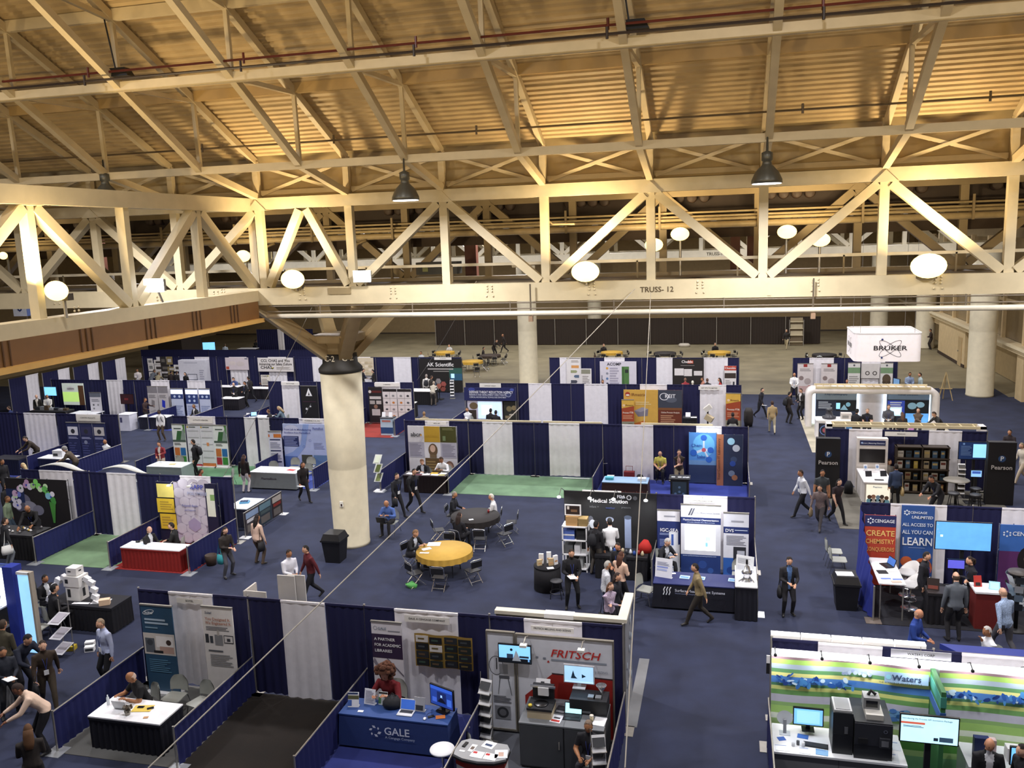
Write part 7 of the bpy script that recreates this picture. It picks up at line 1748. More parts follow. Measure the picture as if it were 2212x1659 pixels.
for i, x in enumerate((-18.4, -18.0)): standee(x, 43.4, .98, .2, .26, 0, 'eeeef0', ('left', 'right')[i] + ' white card standing on the blue gradient podium')
table(-21.2, -20.75, 43.0, 44.4, .9, 'e8eaf2', '1c2040', 'narrow white-topped table beside the thick column in the fourth row')
table(-27.2, -25.6, 43.6, 44.3, .76, 'f0f0f4', '15172c', 'white-topped dark table with a small laptop in the fourth row')
laptop(-26.7, 43.9, .765, 20, '8ac4f0', 'small laptop with a light blue screen on the fourth-row table', '22242a')
standee(-27.0, 43.75, .765, .2, .2, 0, 'f0f0f2', 'white tent card beside the small laptop')
# fourth row far left
bay(-33.2, -30.1, Y4, 'fourth-row drape behind the glowing product banners', [(-32.4, -31.2)], True)
bay(-36.3, -33.2, Y4, 'fourth-row drape behind the laptop banners', [(-35.0, -33.7)])
bay(-39.4, -36.3, Y4, 'fourth-row drape with a plain white curtain at far left', [(-38.24, -37.1)])
bay(-42.5, -39.4, Y4, 'fourth-row drape behind the far left lit booth')
rail(-30.1, 43.1, 46.1, 'low side drape right of the glowing product banners')
rail(-33.2, 43.1, 46.1, 'low side drape between laptop and glowing banners')
for i, (x, lb) in enumerate(((-35.1, 'left'), (-34.35, 'right'))):
    panel('rollup_banner', lb + ' tall grey banner of the laptop pair', 'banner', x, x + .7, 45.8, .3, 2.1, 'c4bfc0', [('R', .0, .78, 1, .98, '8a868a'), ('P', ((.3, .3), (.6, .25), (.65, .5), (.35, .55)), '2a3ac0' if i else '8a8486'), ('P', ((.1, .12), (.6, .2), (.9, .12), (.4, .02)), 'b8c878' if i else 'a8a4a6'), ('L', .1, .6, .8, .72, 3, '8a868a')], 'roll')
for i, (x, w) in enumerate(((-33.48, .85), (-32.45, .85), (-31.5, .75))):
    panel('glow_banner', ('left', 'middle', 'right')[i] + ' glowing white and blue product banner', 'banner', x, x + w, 45.85, .1, 1.98, 'c8d0e4', [('R', 0, .82, 1, .96, 'eef4ff', .6), ('R', 0, .5 if i == 1 else .66, 1, .82, '33457c'), ('C', .3, .74, .08, 'c8d8f0'), ('C', .7, .74, .08, 'c8d8f0'), ('C', .3, .6, .08 if i == 1 else .01, 'c8d8f0'), ('C', .7, .6, .08 if i == 1 else .01, 'c8d8f0'), ('L', .1, .1, .9, .45, 6, '9aa6c4')], 'roll')
screen(-36.0, 45.0, 1.15, .9, .6, '2a1418', 'dark red wall monitor left of the laptop banners', [('R', .3, .4, .6, .6, '5a1c20', .6)], 'pole', e=.6)
panel('rollup_banner', 'slim grey banner with icon rows before the plain white curtain at far left', 'banner', -38.1, -37.35, 44.3, .06, 1.95, 'd0ced4', [('R', 0, .86, 1, 1, '6a707c'), ('L', .15, .7, .85, .8, 2, '8a8a94'), ('C', .3, .6, .06, '55585e'), ('C', .7, .6, .06, '8a8a8c'), ('C', .3, .48, .06, '77797c'), ('R', .2, .1, .8, .4, 'e4e0e2')], 'roll', 5)
t = thing('white_counter', 'white glowing display counter in the far left blue-carpeted booth', 'counter', (-34.9, 42.7, 0))
k = K(); k.box(0, 0, 0, .75, .7, .95, M('dcdce8', .5)); k.box(.1, -.004, .5, .25, 0, .8, M('4a4c70')); k.obj('body', t); k = K(); k.box(-.03, -.03, .95, .78, .73, .99, M('eeeef4', .4)); k.obj('worktop', t)
table(-39.2, -37.4, 43.3, 44.6, .76, 'eceef2', '15172c', 'white-topped dark table in the far left of the fourth row')
table(-33.9, -32.0, 43.2, 43.9, .76, 'f0f0f2', '15172c', 'white-topped table in front of the glowing product banners')
screen(-41.85, 45.3, 1.55, .9, .55, '6ab4ec', 'bright blue wall screen in the far left lit booth', [('R', .05, .05, .95, .95, '7ac0f4', 1.4)], 'pole', e=1.4)
panel('backlit_banner', 'back-lit green and white banner beside the bright blue wall screen', 'banner', -41.2, -39.6, 45.6, .9, 2.3, 'd8e4d8', [('R', 0, .15, .75, .6, 'a8cc70', .9), ('C', .4, .75, .3, 'ffffff', .15), ('C', .4, .75, .2, 'f4f8f4', .1), ('R', .75, 0, 1, .9, '6a4a30'), ('T', .4, .72, .1, 'LabSolve', '3a4a44')], 'legs', 0, .25)
rp = random.Random(44)
table(-42.0, -39.4, 43.6, 44.4, .9, '2a2a2c', '141218', 'dark table crowded with small instruments in the far left lit booth')
for i in range(7):
    k = K(); k.box(-.14, -.1, 0, .14, .1, rp.uniform(.1, .3), M(('33343a', '8a8c90', '5a4a3a', 'b8babc')[i % 4], .5)); tag(k.obj('instrument', None, (-41.7 + i * .34, 44.0, .905)), ordn[i] + ' bench instrument from the left on the crowded dark table', 'instrument', 'bench instruments on the far left table')

# ================================================================== back row
Y5 = 56.3
nm5 = ['behind the collage of leaflets', 'behind the tall white display cube', 'behind the pinkish poster', 'behind the safety culture banner', 'with a white curtain left of the thick column', 'behind the beige rock-textured poster', 'with a white curtain left of the black scientific backdrop', 'behind the black scientific backdrop']
w5 = {0: [(-42.0, -40.9)], 1: [(-38.7, -37.5)], 2: [(-35.8, -34.4)], 3: [(-32.6, -31.2)], 4: [(-29.1, -27.8)], 5: [(-26.2, -24.6)], 6: [(-22.84, -21.56)]}
for i in range(8):
    x0_ = -43.3 + i * 3.18
    bay(x0_, x0_ + 3.18, Y5, 'back-row drape ' + nm5[i], w5.get(i, ()), i == 7)
n5 = ['with a cream banner at its left', 'behind the green machine poster', 'behind the black index banner', 'with a white curtain by the small red-topped poster']
w5 = [[(-10.9, -9.5)], [(-7.9, -6.6)], [(-4.5, -3.5)], [(-1.5, -.03)]]
for i in range(4):
    x0_ = -11.63 + i * 3.08
    bay(x0_, x0_ + 3.08, 56.15, 'right back-row drape ' + n5[i], w5[i], i == 3)
bay(3.95, 7.0, 56.1, 'right-hand back-row drape behind two red-topped white posters', [(4.94, 6.34)])
bay(7.0, 10.06, 56.1, 'right-hand back-row drape below the hanging white sign', [(8.0, 9.3)], True)
rp = random.Random(52)
for i in range(14):
    k = K(); w, h = rp.choice(((.5, .6), (.7, .5), (.45, .45), (.8, .35))); k.box(0, 0, 0, w, .02, h, M(('e8e4e0', 'dcd8d4', '2a2624', '8a7a50', 'eae8e6')[i % 5], .7, 'print')); k.box(w * .2, -.004, h * .3, w * .8, 0, h * .7, M(('8a8a88', '3a3230', '6a6660', 'c8c4c0', '55504c')[i % 5], .7, 'print'))
    tag(k.obj('leaflet', None, (-42.75 + (i % 5) * .56, 56.2 - .004 * i, .85 + (i // 5) * .52)), f'{ordn[i % 5]} leaflet from the left in the {["bottom", "middle", "top"][i // 5]} line of the far left collage', 'leaflet', 'collage of pinned leaflets')
t = thing('display_cube', 'tall white display cube printed with a monitor picture', 'display', (-39.7, 55.6, 0))
k = K(); k.box(0, 0, .02, 2.3, .5, 2.3, M('dcdce6', .6, 'print')); k.obj('body', t)
k = K(); art(k, 2.3, 2.3, [('L', .2, .9, .7, .93, 1, 'a8a8b8'), ('R', .3, .35, .66, .55, '55586a'), ('R', .32, .37, .64, .53, 'dcdce6'), ('R', .36, .27, .72, .34, '8a8c9a'), ('L', .75, .3, .92, .7, 6, 'b0b0c0')]); k.obj('print', t)
panel('poster', 'pinkish world map poster with a red corner in the back row', 'poster', -36.1, -34.2, 56.15, 1.5, 2.42, 'd8ccd0', [('R', .02, .05, .15, .28, 'b8503a'), ('R', .85, .85, .98, .97, '8a8a94'), ('C', .3, .55, .3, 'dcd0cc', .15), ('C', .65, .5, .35, 'd4c8c6', .18)], 'legs')
panel('safety_banner', 'white banner lettered about safety culture with black and yellow marks', 'banner', -33.4, -30.55, 56.1, 1.4, 2.42, 'e2dcd8', [('P', ((.36, .3), (.46, .3), (.41, .15)), '3a4a30'), ('P', ((.38, .3), (.44, .3), (.41, .22)), 'd8c020'), ('L', .52, .15, .92, .34, 3, 'a8a29c'), ('T', .5, .7, .2, 'CCI, CHAS and You', '33302e'), ('T', .5, .46, .19, 'Advancing our Safety Culture', '33302e'), ('T', .07, .2, .22, 'CHAS', '1c1a1c', 'l', 1.2)], 'legs')
panel('table_poster', 'little white tabletop safety poster below the safety banner', 'poster', -32.0, -31.3, 54.0, .76, 1.5, 'dcd6cc', [('T', .4, .8, .13, 'CHAS', '33302e'), ('P', ((.7, .95), (.9, .95), (.8, .8)), '8a8a20'), ('L', .1, .1, .9, .65, 4, '9a948c')], 'legs')
panel('rock_poster', 'beige rock-textured poster beside the thick column', 'poster', -25.6, -24.3, 56.1, 1.15, 2.42, 'cfc2a8', [('C', .2 + .2 * (i % 4), .12 + .2 * (i // 4), .17, ('c8b898', 'dccfb8', 'b8a888')[i % 3], .09) for i in range(16)], 'legs')
t = panel('scientific_backdrop', 'black backdrop with large white scientific company name and green corner', 'display wall', -20.85, -17.75, 56.0, .05, 2.38, '191614', [('R', .7, .42, 1, .72, '2c5a50'), ('R', .72, .35, 1, .55, '2a5a78'), ('R', .74, .42, .82, .55, 'a8d0e4', .8), ('L', .2, .66, .8, .72, 1, 'b8b4b0'), ('L', .33, .6, .7, .64, 1, '9a9690'), ('T', .5, .77, .27, 'AK Scientific', 'f2f0ee')], 'pop')
sign(-19.7, -18.45, 55.95, 2.3, 2.48, 'AK SCIENTIFIC', 'white header sign on top of the black scientific backdrop', s=.05)
table(-20.2, -18.4, 51.6, 52.6, .9, 'eceae6', '141216', 'black skirted counter with white top before the black backdrop')
t = thing('hexagon_display', 'display of coloured hexagon plates beside the black backdrop', 'display stand', (-18.6, 53.4, 0))
k = K(); k.tube([(0, .1, 0), (0, .1, 1.4)], .03, BLACK, 6); k.box(-.25, -.15, 0, .25, .3, .04, BLACK); k.obj('stand', t)
for i, (a, b, c) in enumerate(((-.35, 1.05, '6a7a90'), (0, 1.25, '8a8484'), (-.3, .75, 'a85a4a'), (.05, .92, 'b06a5a'), (.35, 1.05, '9a5048'), (.3, .75, '8a4a40'))):
    k = K(); k.disc(a, b, .2, M(c, .5, 'print'), 0, 6); k.disc(a, b, .2, M(c, .5, 'print'), .03, 6); k.obj('plate', t)
rack(-17.8, 53.8, 8, 'slim brochure rack at the right of the black backdrop', 1.4, 5)
table(-19.0, -18.2, 47.2, 48.2, .9, 'f0eee8', '141216', 'small white-topped black table in the aisle beyond the catalogue wall')
k = K(); k.lathe([(.05, 0), (.06, .1), (.02, .2), (.03, .28)], CHROME, 12); tag(k.obj('trophy', None, (-18.6, 47.7, .905)), 'small chrome trophy on the aisle table', 'trophy')
for i, (x0_, x1_, y0_, lb) in enumerate(((-35.2, -33.4, 53.2, 'white-topped table under the pinkish poster'), (-32.5, -30.8, 52.7, 'white-topped table under the safety banner'), (-32.2, -30.8, 49.0, 'dark draped table with white top in the left aisle booth'), (-43.0, -38.6, 54.9, 'long white table in front of the collage'), (-25.6, -23.6, 54.5, 'dark table in front of the rock-textured poster'))): table(x0_, x1_, y0_, y0_ + .75, .76, 'eceaea', '17131c', lb)
panel('rollup_banner', 'cream banner with stacked coloured arrows in the right back row', 'banner', -10.42, -9.5, 55.9, .1, 2.42, 'e2dedc', [('R', .35, .72, .9, .8, 'd89a58'), ('P', ((.3, .58), (.7, .58), (.78, .62), (.7, .66), (.3, .66)), '9aa078'), ('P', ((.6, .44), (.9, .44), (.9, .52), (.6, .52), (.52, .48)), '5a708a'), ('P', ((.3, .28), (.7, .28), (.78, .33), (.7, .37), (.3, .37)), '4a4c58'), ('L', .35, .88, .9, .95, 2, 'a8a098')], 'roll')
panel('small_poster', 'small white poster on a stand left of the green machine poster', 'poster', -9.4, -8.65, 55.2, .7, 1.85, 'dedad8', [('R', .1, .7, .9, .95, '8a8a78'), ('L', .2, .1, .85, .6, 5, 'a09a98')], 'legs')
panel('machine_poster', 'white poster with a tall green cabinet machine', 'poster', -8.2, -5.8, 55.95, .3, 2.22, 'd4d0da', [('R', .6, .1, .8, .82, '4f7a40'), ('R', .62, .1, .66, .82, '3f6434'), ('R', .69, .6, .78, .72, '26302a'), ('C', .2, .76, .08, 'd8a040'), ('C', .2, .58, .08, '8a8c98'), ('C', .2, .4, .08, '5a7aa8'), ('C', .2, .22, .08, '2a2a44'), ('L', .27, .2, .52, .8, 7, 'a8a4b4'), ('T', .2, .86, .19, 'ACOMP', '3a3844', 'l'), ('T', .07, .25, .12, 'Fluence', '6a6878', 'l', 1, 0, 90)], 'pop')
panel('index_banner', 'black banner with orange-ended title and pinned white sheets', 'banner', -3.45, -1.5, 56.0, .4, 2.4, '211c1a', [('R', .05, .45, .35, .68, 'e4e0de'), ('R', .36, .43, .62, .66, 'dedad8'), ('R', .68, .45, .95, .6, 'dcd8d6'), ('R', .48, .84, .66, .94, 'c04a2a'), ('L', .25, .76, .7, .79, 1, '8a8480'), ('T', .28, .86, .17, 'Chem', 'f0ece8', 'l'), ('T', .49, .86, .17, 'Idx', 'f0ece8', 'l')], 'legs')
panel('small_poster', 'small red-topped poster with a dark photo at the end of the back row', 'poster', -.22, .52, 55.9, .5, 1.95, 'e2dedc', [('R', 0, .8, 1, 1, 'b8402c'), ('R', .03, .45, .97, .68, '3a2e28'), ('L', .1, .1, .6, .38, 4, 'a8a4a2'), ('R', .72, .1, .86, .3, '33343c'), ('T', .5, .86, .14, 'ChemIdx', 'f0e8e4')], 'legs')
for i, (x, lb) in enumerate(((4.22, 'left'), (5.62, 'right'))):
    panel('rollup_banner', lb + ' red-topped white poster in the right-hand back row', 'banner', x, x + .93, 55.85, .1, 2.1, 'd8d0ce', [('R', .38, .9, .62, .99, '9a2c28'), ('L', .15, .76, .85, .86, 2, '9a9494'), ('C', .25, .55, .14, '8a7a78'), ('C', .65, .45, .2, 'b0a4a2'), ('C', .8, .2, .25, 'b04a44' if not i else 'c8b8b4'), ('R', .1, .1, .9, .3, 'c8a8a4' if not i else 'a85a54')], 'roll')
for i, (x0_, x1_, lb) in enumerate(((7.18, 7.88, 'left'), (9.05, 9.75, 'right'))):
    panel('rollup_banner', lb + ' white poster with a green band below the hanging sign', 'banner', x0_, x1_, 55.85, .2, 2.15, 'dcdad6', [('R', 0, .68, 1, .86, '7a9a74'), ('C', .5, .93, .06, '55585e')] + ([('C', .5, .5, .24, '5a4a38', .3), ('C', .3, .4, .1, '4a3c2c'), ('C', .7, .4, .1, '4a3c2c')] if i else [('L', .1, .15, .9, .6, 7, '9a9894')]), 'roll')
panel('small_poster', 'white poster with two dark rings behind the pale green person', 'poster', 7.95, 9.0, 55.95, 1.2, 2.1, 'd8d4d0', [('O', .35, .35, .13, .05, '4a4444'), ('O', .75, .35, .13, .05, '4a4444')], 'legs')
table(4.2, 6.6, 52.2, 53.0, .76, '22242c', '17182a', 'dark table before the red-topped white posters')
table(7.2, 9.6, 53.6, 54.4, .8, '2c3038', '1a1c28', 'dark equipment table below the hanging white sign')
screen(9.75, 54.6, .6, .5, .8, '6a90b8', 'blue light panel at the end of the dark equipment table', [], 'pole', -60, e=.5)
for i, x in enumerate((7.4, 8.9)): laptop(x, 53.9, .805, 180, 'a8c8e0', ('left', 'right')[i] + ' dark laptop on the equipment table', '1c1d22')
# striped drape line going toward the viewer at far left
for i in range(4):
    y0_ = 56.0 - (i + 1) * 2.5
    t = thing('pipe_and_drape', f'{["farthest", "second", "third", "nearest"][i]} bay of the striped drape line receding at far left', 'drape', (-44.6 - .35 * i, y0_, 0), 0, 'striped drape line')
    k = K(); pleat(k, 0, 1.4, .05, 2.44, NAVY, 0, .025, .22, 'y'); k.obj('curtain_panel', t)
    k = K(); pleat(k, 1.4, 2.5, .05, 2.46, WHITE, .03, .022, .3, 'y'); k.obj('curtain_panel', t)
    k = K(); k.tube([(0, 0, 0), (0, 0, 2.47)], .025, STEEL, 6); k.obj('upright', t)
# farther drapes behind the left back row
bay(-46.5, -40.2, 60.4, 'long navy drape farther behind the collage')
bay(-40.2, -33.9, 60.3, 'long navy drape farther behind the safety banner', right=True)
bay(-33.9, -28.5, 60.2, 'navy drape farther behind the thick column cap')
bay(-50.5, -47.0, 68, 'dark navy drape at far left under the header beam')
bay(-44.5, -38.5, 75, 'distant navy drape with hung white sheets', [(-42.2, -41.6)])
k = K(); k.box(-50, 66, 0, -46.6, 69, 2.6, M('241a12', .8)); k.box(-50, 65.98, 2.5, -46.6, 66, 2.6, M('3a2c20')); tag(k.obj('black_booth_box'), 'dark boxed enclosure in the far left hall', 'enclosure')
screen(-42.7, 64.2, 1.55, 1.05, 1.0, '7ac0ee', 'tilted bright blue screen in the far left hall', [], 'pole', 12, e=1.3)
table(-45.8, -43.9, 73.4, 74.2, .76, 'eeeef0', '22201f', 'white table in the far left hall')
# far round tables with chairs
fr = [(-24.1, 71.2, 'd0a53c', 'farthest left yellow'), (-20.0, 65.8, 'd0a53c', 'near left yellow'), (-9.4, 71.1, 'd0a53c', 'middle yellow'), (-.7, 71.1, 'd0a53c', 'right yellow'), (-5.0, 70.6, '2a2420', 'middle dark'), (-19.4, 69.2, '3a2c20', 'left dark'), (7.2, 69.6, '26211e', 'right dark')]
for x, y, c, lb in fr:
    round_table(x, y, .9, .76, c, lb + ' round table on the far concrete floor')
    for j_, a in enumerate((200, 250, 300, 350, 30, 150)):
        chair('fold', x + 1.2 * math.cos(R(a)), y + 1.2 * math.sin(R(a)), a + 90, f'{["left front", "front left", "front right", "right front", "right rear", "left rear"][j_]} folding chair at the far {lb} table')
chair('fold', -18.7, 62.7, 30, 'stray folding chair in front of the near left yellow table')
t = thing('magazine_rack', 'grey magazine rack against the far black curtain at right', 'rack', (5.3, 80.5, 0))
k = K(); k.box(0, 0, 0, .05, .3, 2.3, STEEL); k.box(1.2, 0, 0, 1.25, .3, 2.3, STEEL); k.box(0, .25, 0, 1.25, .3, 2.3, M('8a7a60', .6)); k.obj('frame', t)
for z, c in ((.3, '6a5c48'), (.9, 'b8ac90'), (1.5, 'b0a488'), (2.1, '9a8c70')):
    k = K(); k.box(.06, .0, z, 1.19, .25, z + .06, M('c8bc9c', .5)); k.box(.1, .1, z + .06, 1.15, .2, z + .4, M(c, .6, 'print')); k.obj('shelf', t)
k = K(); loft(k, [(V((0, 0, 0)), .5, .3), (V((0, 0, .18)), .55, .32), (V((0, 0, .3)), .4, .2)], M('b8b0a0', .6)); tag(k.obj('covered_cart', None, (-3.9, 80.0, 0)), 'pale covered bundle on the floor before the far black curtain', 'bundle')
t = thing('easel', 'pale wooden easel beside the right round column', 'easel', (12.6, 55.2, 0))
for a, b in (((-.4, 0, 0), (0, .1, 1.7)), ((.4, 0, 0), (0, .1, 1.7)), ((0, .6, 0), (0, .1, 1.7))):
    k = K(); k.bar(a, b, .05, .05, M('b8a070', .6)); k.obj('leg', t)
k = K(); k.box(-.35, -.03, .7, .35, .03, .75, M('b8a070', .6)); k.obj('ledge', t)
# ================================================================== white curved booth and hanging sign
t = thing('hanging_sign', 'hanging white square sign with black company name and orbit logo', 'sign', (6.18, 46.0, 3.72))
def rr(w, r, n=5):
    P = []
    for cx_, cy_, a0 in ((w - r, r, -90), (w - r, w - r, 0), (r, w - r, 90), (r, r, 180)):
        for i in range(n + 1):
            a = R(a0 + 90 * i / n); P.append((cx_ + r * math.cos(a), cy_ + r * math.sin(a)))
    return P
P_ = rr(3.14, .28); n = len(P_)
k = K(); k.add([(x, y, 0) for x, y in P_] + [(x, y, 1.42) for x, y in P_], [(i, (i + 1) % n, n + (i + 1) % n, n + i) for i in range(n)], M('f0e8e6', .6, 'print', .25), True); k.obj('fabric_shell', t)
k = K()
for i in range(n): k.bar((*P_[i], 1.42), (*P_[(i + 1) % n], 1.42), .05, .05, M('e8e6e2'))
k.obj('rim', t)
k = K(); k.text('BRUKER', 1.68, .58, .23, M('1c161c'), -.02, 'c', 1.35)
for rot in (33, -33):
    k.disc(1.68, .66, .64, M('33333f'), -.012, 26, rv=.2, r0=.022, rot=rot * 1.15)
k.ball((1.3, -.02, 1.12), .05, M('2a3a70')); k.ball((1.3, -.02, .2), .05, M('2a3a70')); k.obj('logo', t)
k2 = K(); k2.text('BRUKER', 1.5, .58, .23, M('1c161c'), -.02, 'c', 1.35)
for rot in (33, -33): k2.disc(1.5, .66, .64, M('33333f'), -.012, 26, rv=.2, r0=.022, rot=rot * 1.15)
k = K()
for f_, mi_ in zip(k2.f, k2.mi): pass
k.v = [(b, 3.14 - a, c) for a, b, c in k2.v]; k.f = k2.f; k.mi = k2.mi; k.sm = k2.sm; k.ms = k2.ms; k.obj('side_logo', t)
for x, y in ((.3, .3), (2.84, .3), (.3, 2.84), (2.84, 2.84)):
    k = K(); k.tube([(x, y, 1.42), (x, y, 9.5)], .008, STEEL, 4); k.obj('wire', t)
t = thing('curved_frame_booth', 'white rounded portal frame booth with two glowing alcoves', 'booth', (4.05, 47.3, 0))
WF = M('e8e2dc', .5)
def portal(y0_, y1_, w, h, r=.45, th=.3, nm='portal'):
    O, I = [], []
    for cx_, a0 in ((r, 180), (w - r, 90)):
        for i in range(6):
            a = R(a0 - 90 * i / 5)
            O.append((cx_ + r * math.cos(a), h - r + r * math.sin(a))); I.append((cx_ + (r - th) * math.cos(a), h - r + (r - th) * math.sin(a)))
    O = [(0, 0)] + O + [(w, 0)]; I = [(th, 0)] + I + [(w - th, 0)]
    n = len(O); k = K()
    vs_ = [(x, y, z) for y in (y0_, y1_) for x, z in O] + [(x, y, z) for y in (y0_, y1_) for x, z in I]
    fs = []
    for i in range(n - 1):
        fs += [(i, n + i, n + i + 1, i + 1), (2 * n + i, 2 * n + i + 1, 3 * n + i + 1, 3 * n + i), (i, i + 1, 2 * n + i + 1, 2 * n + i), (n + i, 3 * n + i, 3 * n + i + 1, n + i + 1)]
    k.add(vs_, fs, WF, True); k.obj(nm, t)
portal(0, .9, 6.5, 2.12)
k = K(); k.box(.3, .85, 0, 6.2, .95, 1.9, M('cfc8cc', .6)); k.obj('back_wall', t)
for i in range(16):
    k = K(); k.box(.5 + i * .36, .02, 2.1, .53 + i * .36, .88, 2.17, M('c8b890', .5)); k.obj('roof_rib', t)
k = K(); k.box(.45, -.02, 2.08, 6.05, .03, 2.2, M('d8c8a0', .5)); k.box(.45, .86, 2.08, 6.05, .92, 2.2, M('d8c8a0', .5)); k.obj('roof_rail', t)
for x0_, its, nm in ((.55, [('R', 0, .75, 1, .95, '9ab0c8'), ('R', 0, .0, 1, .38, '33405c'), ('R', .5, .38, 1, .72, '0c1420'), ('R', .5, .45, .6, .65, '8ac8f4', 1.2), ('P', ((.6, .42), (.8, .42), (.7, .6)), 'a8e0ff', 1.4), ('C', .8, .6, .12, '9adcff'), ('L', .05, .45, .4, .7, 4, 'c8d4e8')], 'left'), (4.1, [('R', 0, .78, 1, .95, '8aa8d0'), ('R', .0, .3, .42, .75, '2a409c', .6), ('R', .42, .35, 1, .75, '0c1824'), ('C', .6, .58, .22, 'a0d4f4', .18), ('C', .8, .62, .2, 'a8dcfa', .15), ('R', .45, .0, 1, .34, '5a9ad8', .9), ('L', .06, .5, .36, .72, 3, 'd8e4f8')], 'right')):
    k = K(); k.box(x0_, .7, .1, x0_ + 2.05, .8, 1.8, M('26304a', .5)); k.obj('alcove_panel', t)
    k = K(); art(k, 2.0, 1.65, its, .69); k.v = [(a + x0_ + .03, b, c + .12) for a, b, c in k.v]; k.obj('alcove_print', t)
    for xx in (x0_ - .14, x0_ + 2.07):
        k = K(); k.box(xx, .72, .05, xx + .1, .84, 1.8, M('d8f0ff', .4, 'screen', 3.5)); k.obj('glow_strip', t)
k = K(); k.text('X-Ray Crystallography', 1.55, 1.62, .09, M('33507a'), .66); k.text('Powder Diffraction', 5.1, 1.64, .09, M('33507a'), .66); k.obj('lettering', t)
t = thing('display_desk', 'white rounded display desk with blue orbit artwork before the left alcove', 'desk', (4.3, 44.4, 0))
k = K(); k.prism([(x, y * .45) for x, y in rr(2.1, .25)], .05, .94, M('e8e4e2', .5)); k.obj('body', t); k = K(); k.prism([(x - .03, y * .47 - .03) for x, y in rr(2.16, .3)], .94, 1.0, M('f0eeec', .4)); k.obj('top', t)
k = K(); k.pane(.12, .1, 1.35, .85, M('1d2030', .5, 'print'), -.01); k.disc(.42, .5, .25, M('6a8ad0'), -.014, 18, r0=.03); k.disc(.42, .5, .12, M('a8505a'), -.016, 14); k.pane(1.4, .1, 2.0, .85, M('4a8ac8', .5, 'print'), -.01); k.obj('print', t)
k = K(); k.lathe([(.32, 0), (.34, .1), (.2, .14), (.12, .4), (.18, .42), (.1, .5)], M('3a3a40', .4), 16); tag(k.obj('diffractometer', None, (4.95, 44.9, 1.0)), 'round dark goniometer instrument on the white display desk', 'machine')
k = K(); k.box(-.25, -.18, 0, .25, .18, .3, M('c8c0b8', .5)); k.box(-.2, -.185, .05, .1, -.18, .2, M('8a8680')); tag(k.obj('desktop_instrument', None, (5.75, 44.9, 1.0)), 'cream boxy instrument on the white display desk', 'machine')
screen(8.15, 45.6, 1.05, .55, .4, '9cd0f4', 'small glowing monitor on a white pillar before the right alcove', [('R', .1, .1, .9, .9, 'b8e4ff', 1.3)], 'pole', e=1.3, bez='e0d8d0')
k = K(); k.box(-.1, -.08, 0, .1, .08, .22, M('d890d0', .5)); tag(k.obj('pink_box', None, (8.35, 42.7, .9)), 'little pink box on the front rail desk', 'box')
table(5.6, 9.4, 42.4, 43.0, .9, 'ece6dc', 'd8d0c8', 'long white front desk inside the curved frame booth', True)
t = thing('header_truss_frame', 'long cream ladder-like header frame behind the publisher booth', 'frame', (4.45, 41.2, 0))
k = K(); k.box(0, 0, 1.4, 6.7, .05, 1.52, M('d8c8a0', .5)); k.box(0, .6, 1.4, 6.7, .65, 1.52, M('d8c8a0', .5)); k.obj('rail', t)
for i in range(12):
    k = K(); k.box(.3 + i * .54, .05, 1.42, .35 + i * .54, .6, 1.5, M('c8b88c', .5)); k.obj('rib', t)
for x in (0, 6.45):
    k = K(); k.prism([(x, 0), (x + .25, 0), (x + .25, .65), (x, .65)], 0, 1.52, WF); k.obj('end_post', t)
# ================================================================== publisher booth (bookcase)
bay(3.87, 6.85, Y3, 'back drape behind the white screen cabinet of the publisher booth', [(4.78, 5.99)])
bay(6.85, 9.83, Y3, 'back drape behind the tall bookcase', [(7.75, 8.9)], True)
sign(6.1, 7.3, 36.1, 2.2, 2.38, 'PEARSON', 'cream header sign above the tall bookcase')
for x0_, x1_, lb in ((3.37, 4.25, 'left'), (9.44, 10.38, 'right')):
    panel('tower_banner', lb + ' black tower banner with white round logo of the publisher booth', 'banner', x0_, x1_, 34.5, .02, 2.42, '121014', [('C', .5, .74, .13, '2a4a78'), ('T', .5, .71, .17, 'P', 'f0f0f2'), ('T', .5, .57, .16, 'Pearson', 'e8e4e2')], '', 0, 0, .3)
t = thing('screen_cabinet', 'white cabinet with a dark built-in screen in the publisher booth', 'cabinet', (5.02, 35.7, 0))
k = K(); k.box(0, 0, .0, 1.15, .3, 2.18, M('dcd4cc', .5)); k.obj('body', t); k = K(); k.box(.1, -.02, 1.2, 1.05, 0, 1.75, M('17120f', .3)); k.obj('display', t); k = K(); k.box(.1, -.015, 1.9, 1.05, 0, 2.1, M('1c2450')); k.text('Pearson | Mastering Chemistry', .58, 1.97, .05, M('d8dcea'), -.025); k.disc(.18, 2.0, .04, M('8ab0e0'), -.024); k.obj('header_print', t)
t = thing('counter', 'white L-shaped demo counter with a lit photo front in the publisher booth', 'counter', (5.05, 33.65, 0))
k = K(); k.box(0, 0, 0, .95, 1.9, .93, M('d8d2cc', .5)); k.obj('body', t); k = K(); k.box(-.04, -.04, .93, .99, 1.95, .98, M('f4f0ee', .4)); k.obj('worktop', t)
k = K(); k.pane(.06, .1, .89, .88, M('f0ecd8', .5, 'screen', .8), -.006)
for x, z, c in ((.18, .4, '6a4a3a'), (.32, .42, 'b88a70'), (.48, .4, '8ab0d0'), (.62, .42, '5a4a44'), (.78, .38, '7a5a48')): k.disc(x, z, .08, M(c), -.01); k.disc(x, z - .16, .11, M(('d8c8b8', '8ac4d8', 'e8e0d8')[int(x * 10) % 3]), -.009)
k.text('Pearson', .45, .76, .07, M('4a6aa8'), -.012); k.text('this', .4, .14, .16, M('fafafa'), -.014); k.obj('photo_front', t)
for i, (x, y, lb) in enumerate(((5.3, 34.4, 'left dark tablet on the white demo counter'), (5.85, 34.5, 'right dark tablet on the white demo counter'))): standee(x, y, .98, .24, .2, 10, '1c1d24', lb, [], 'tablet')
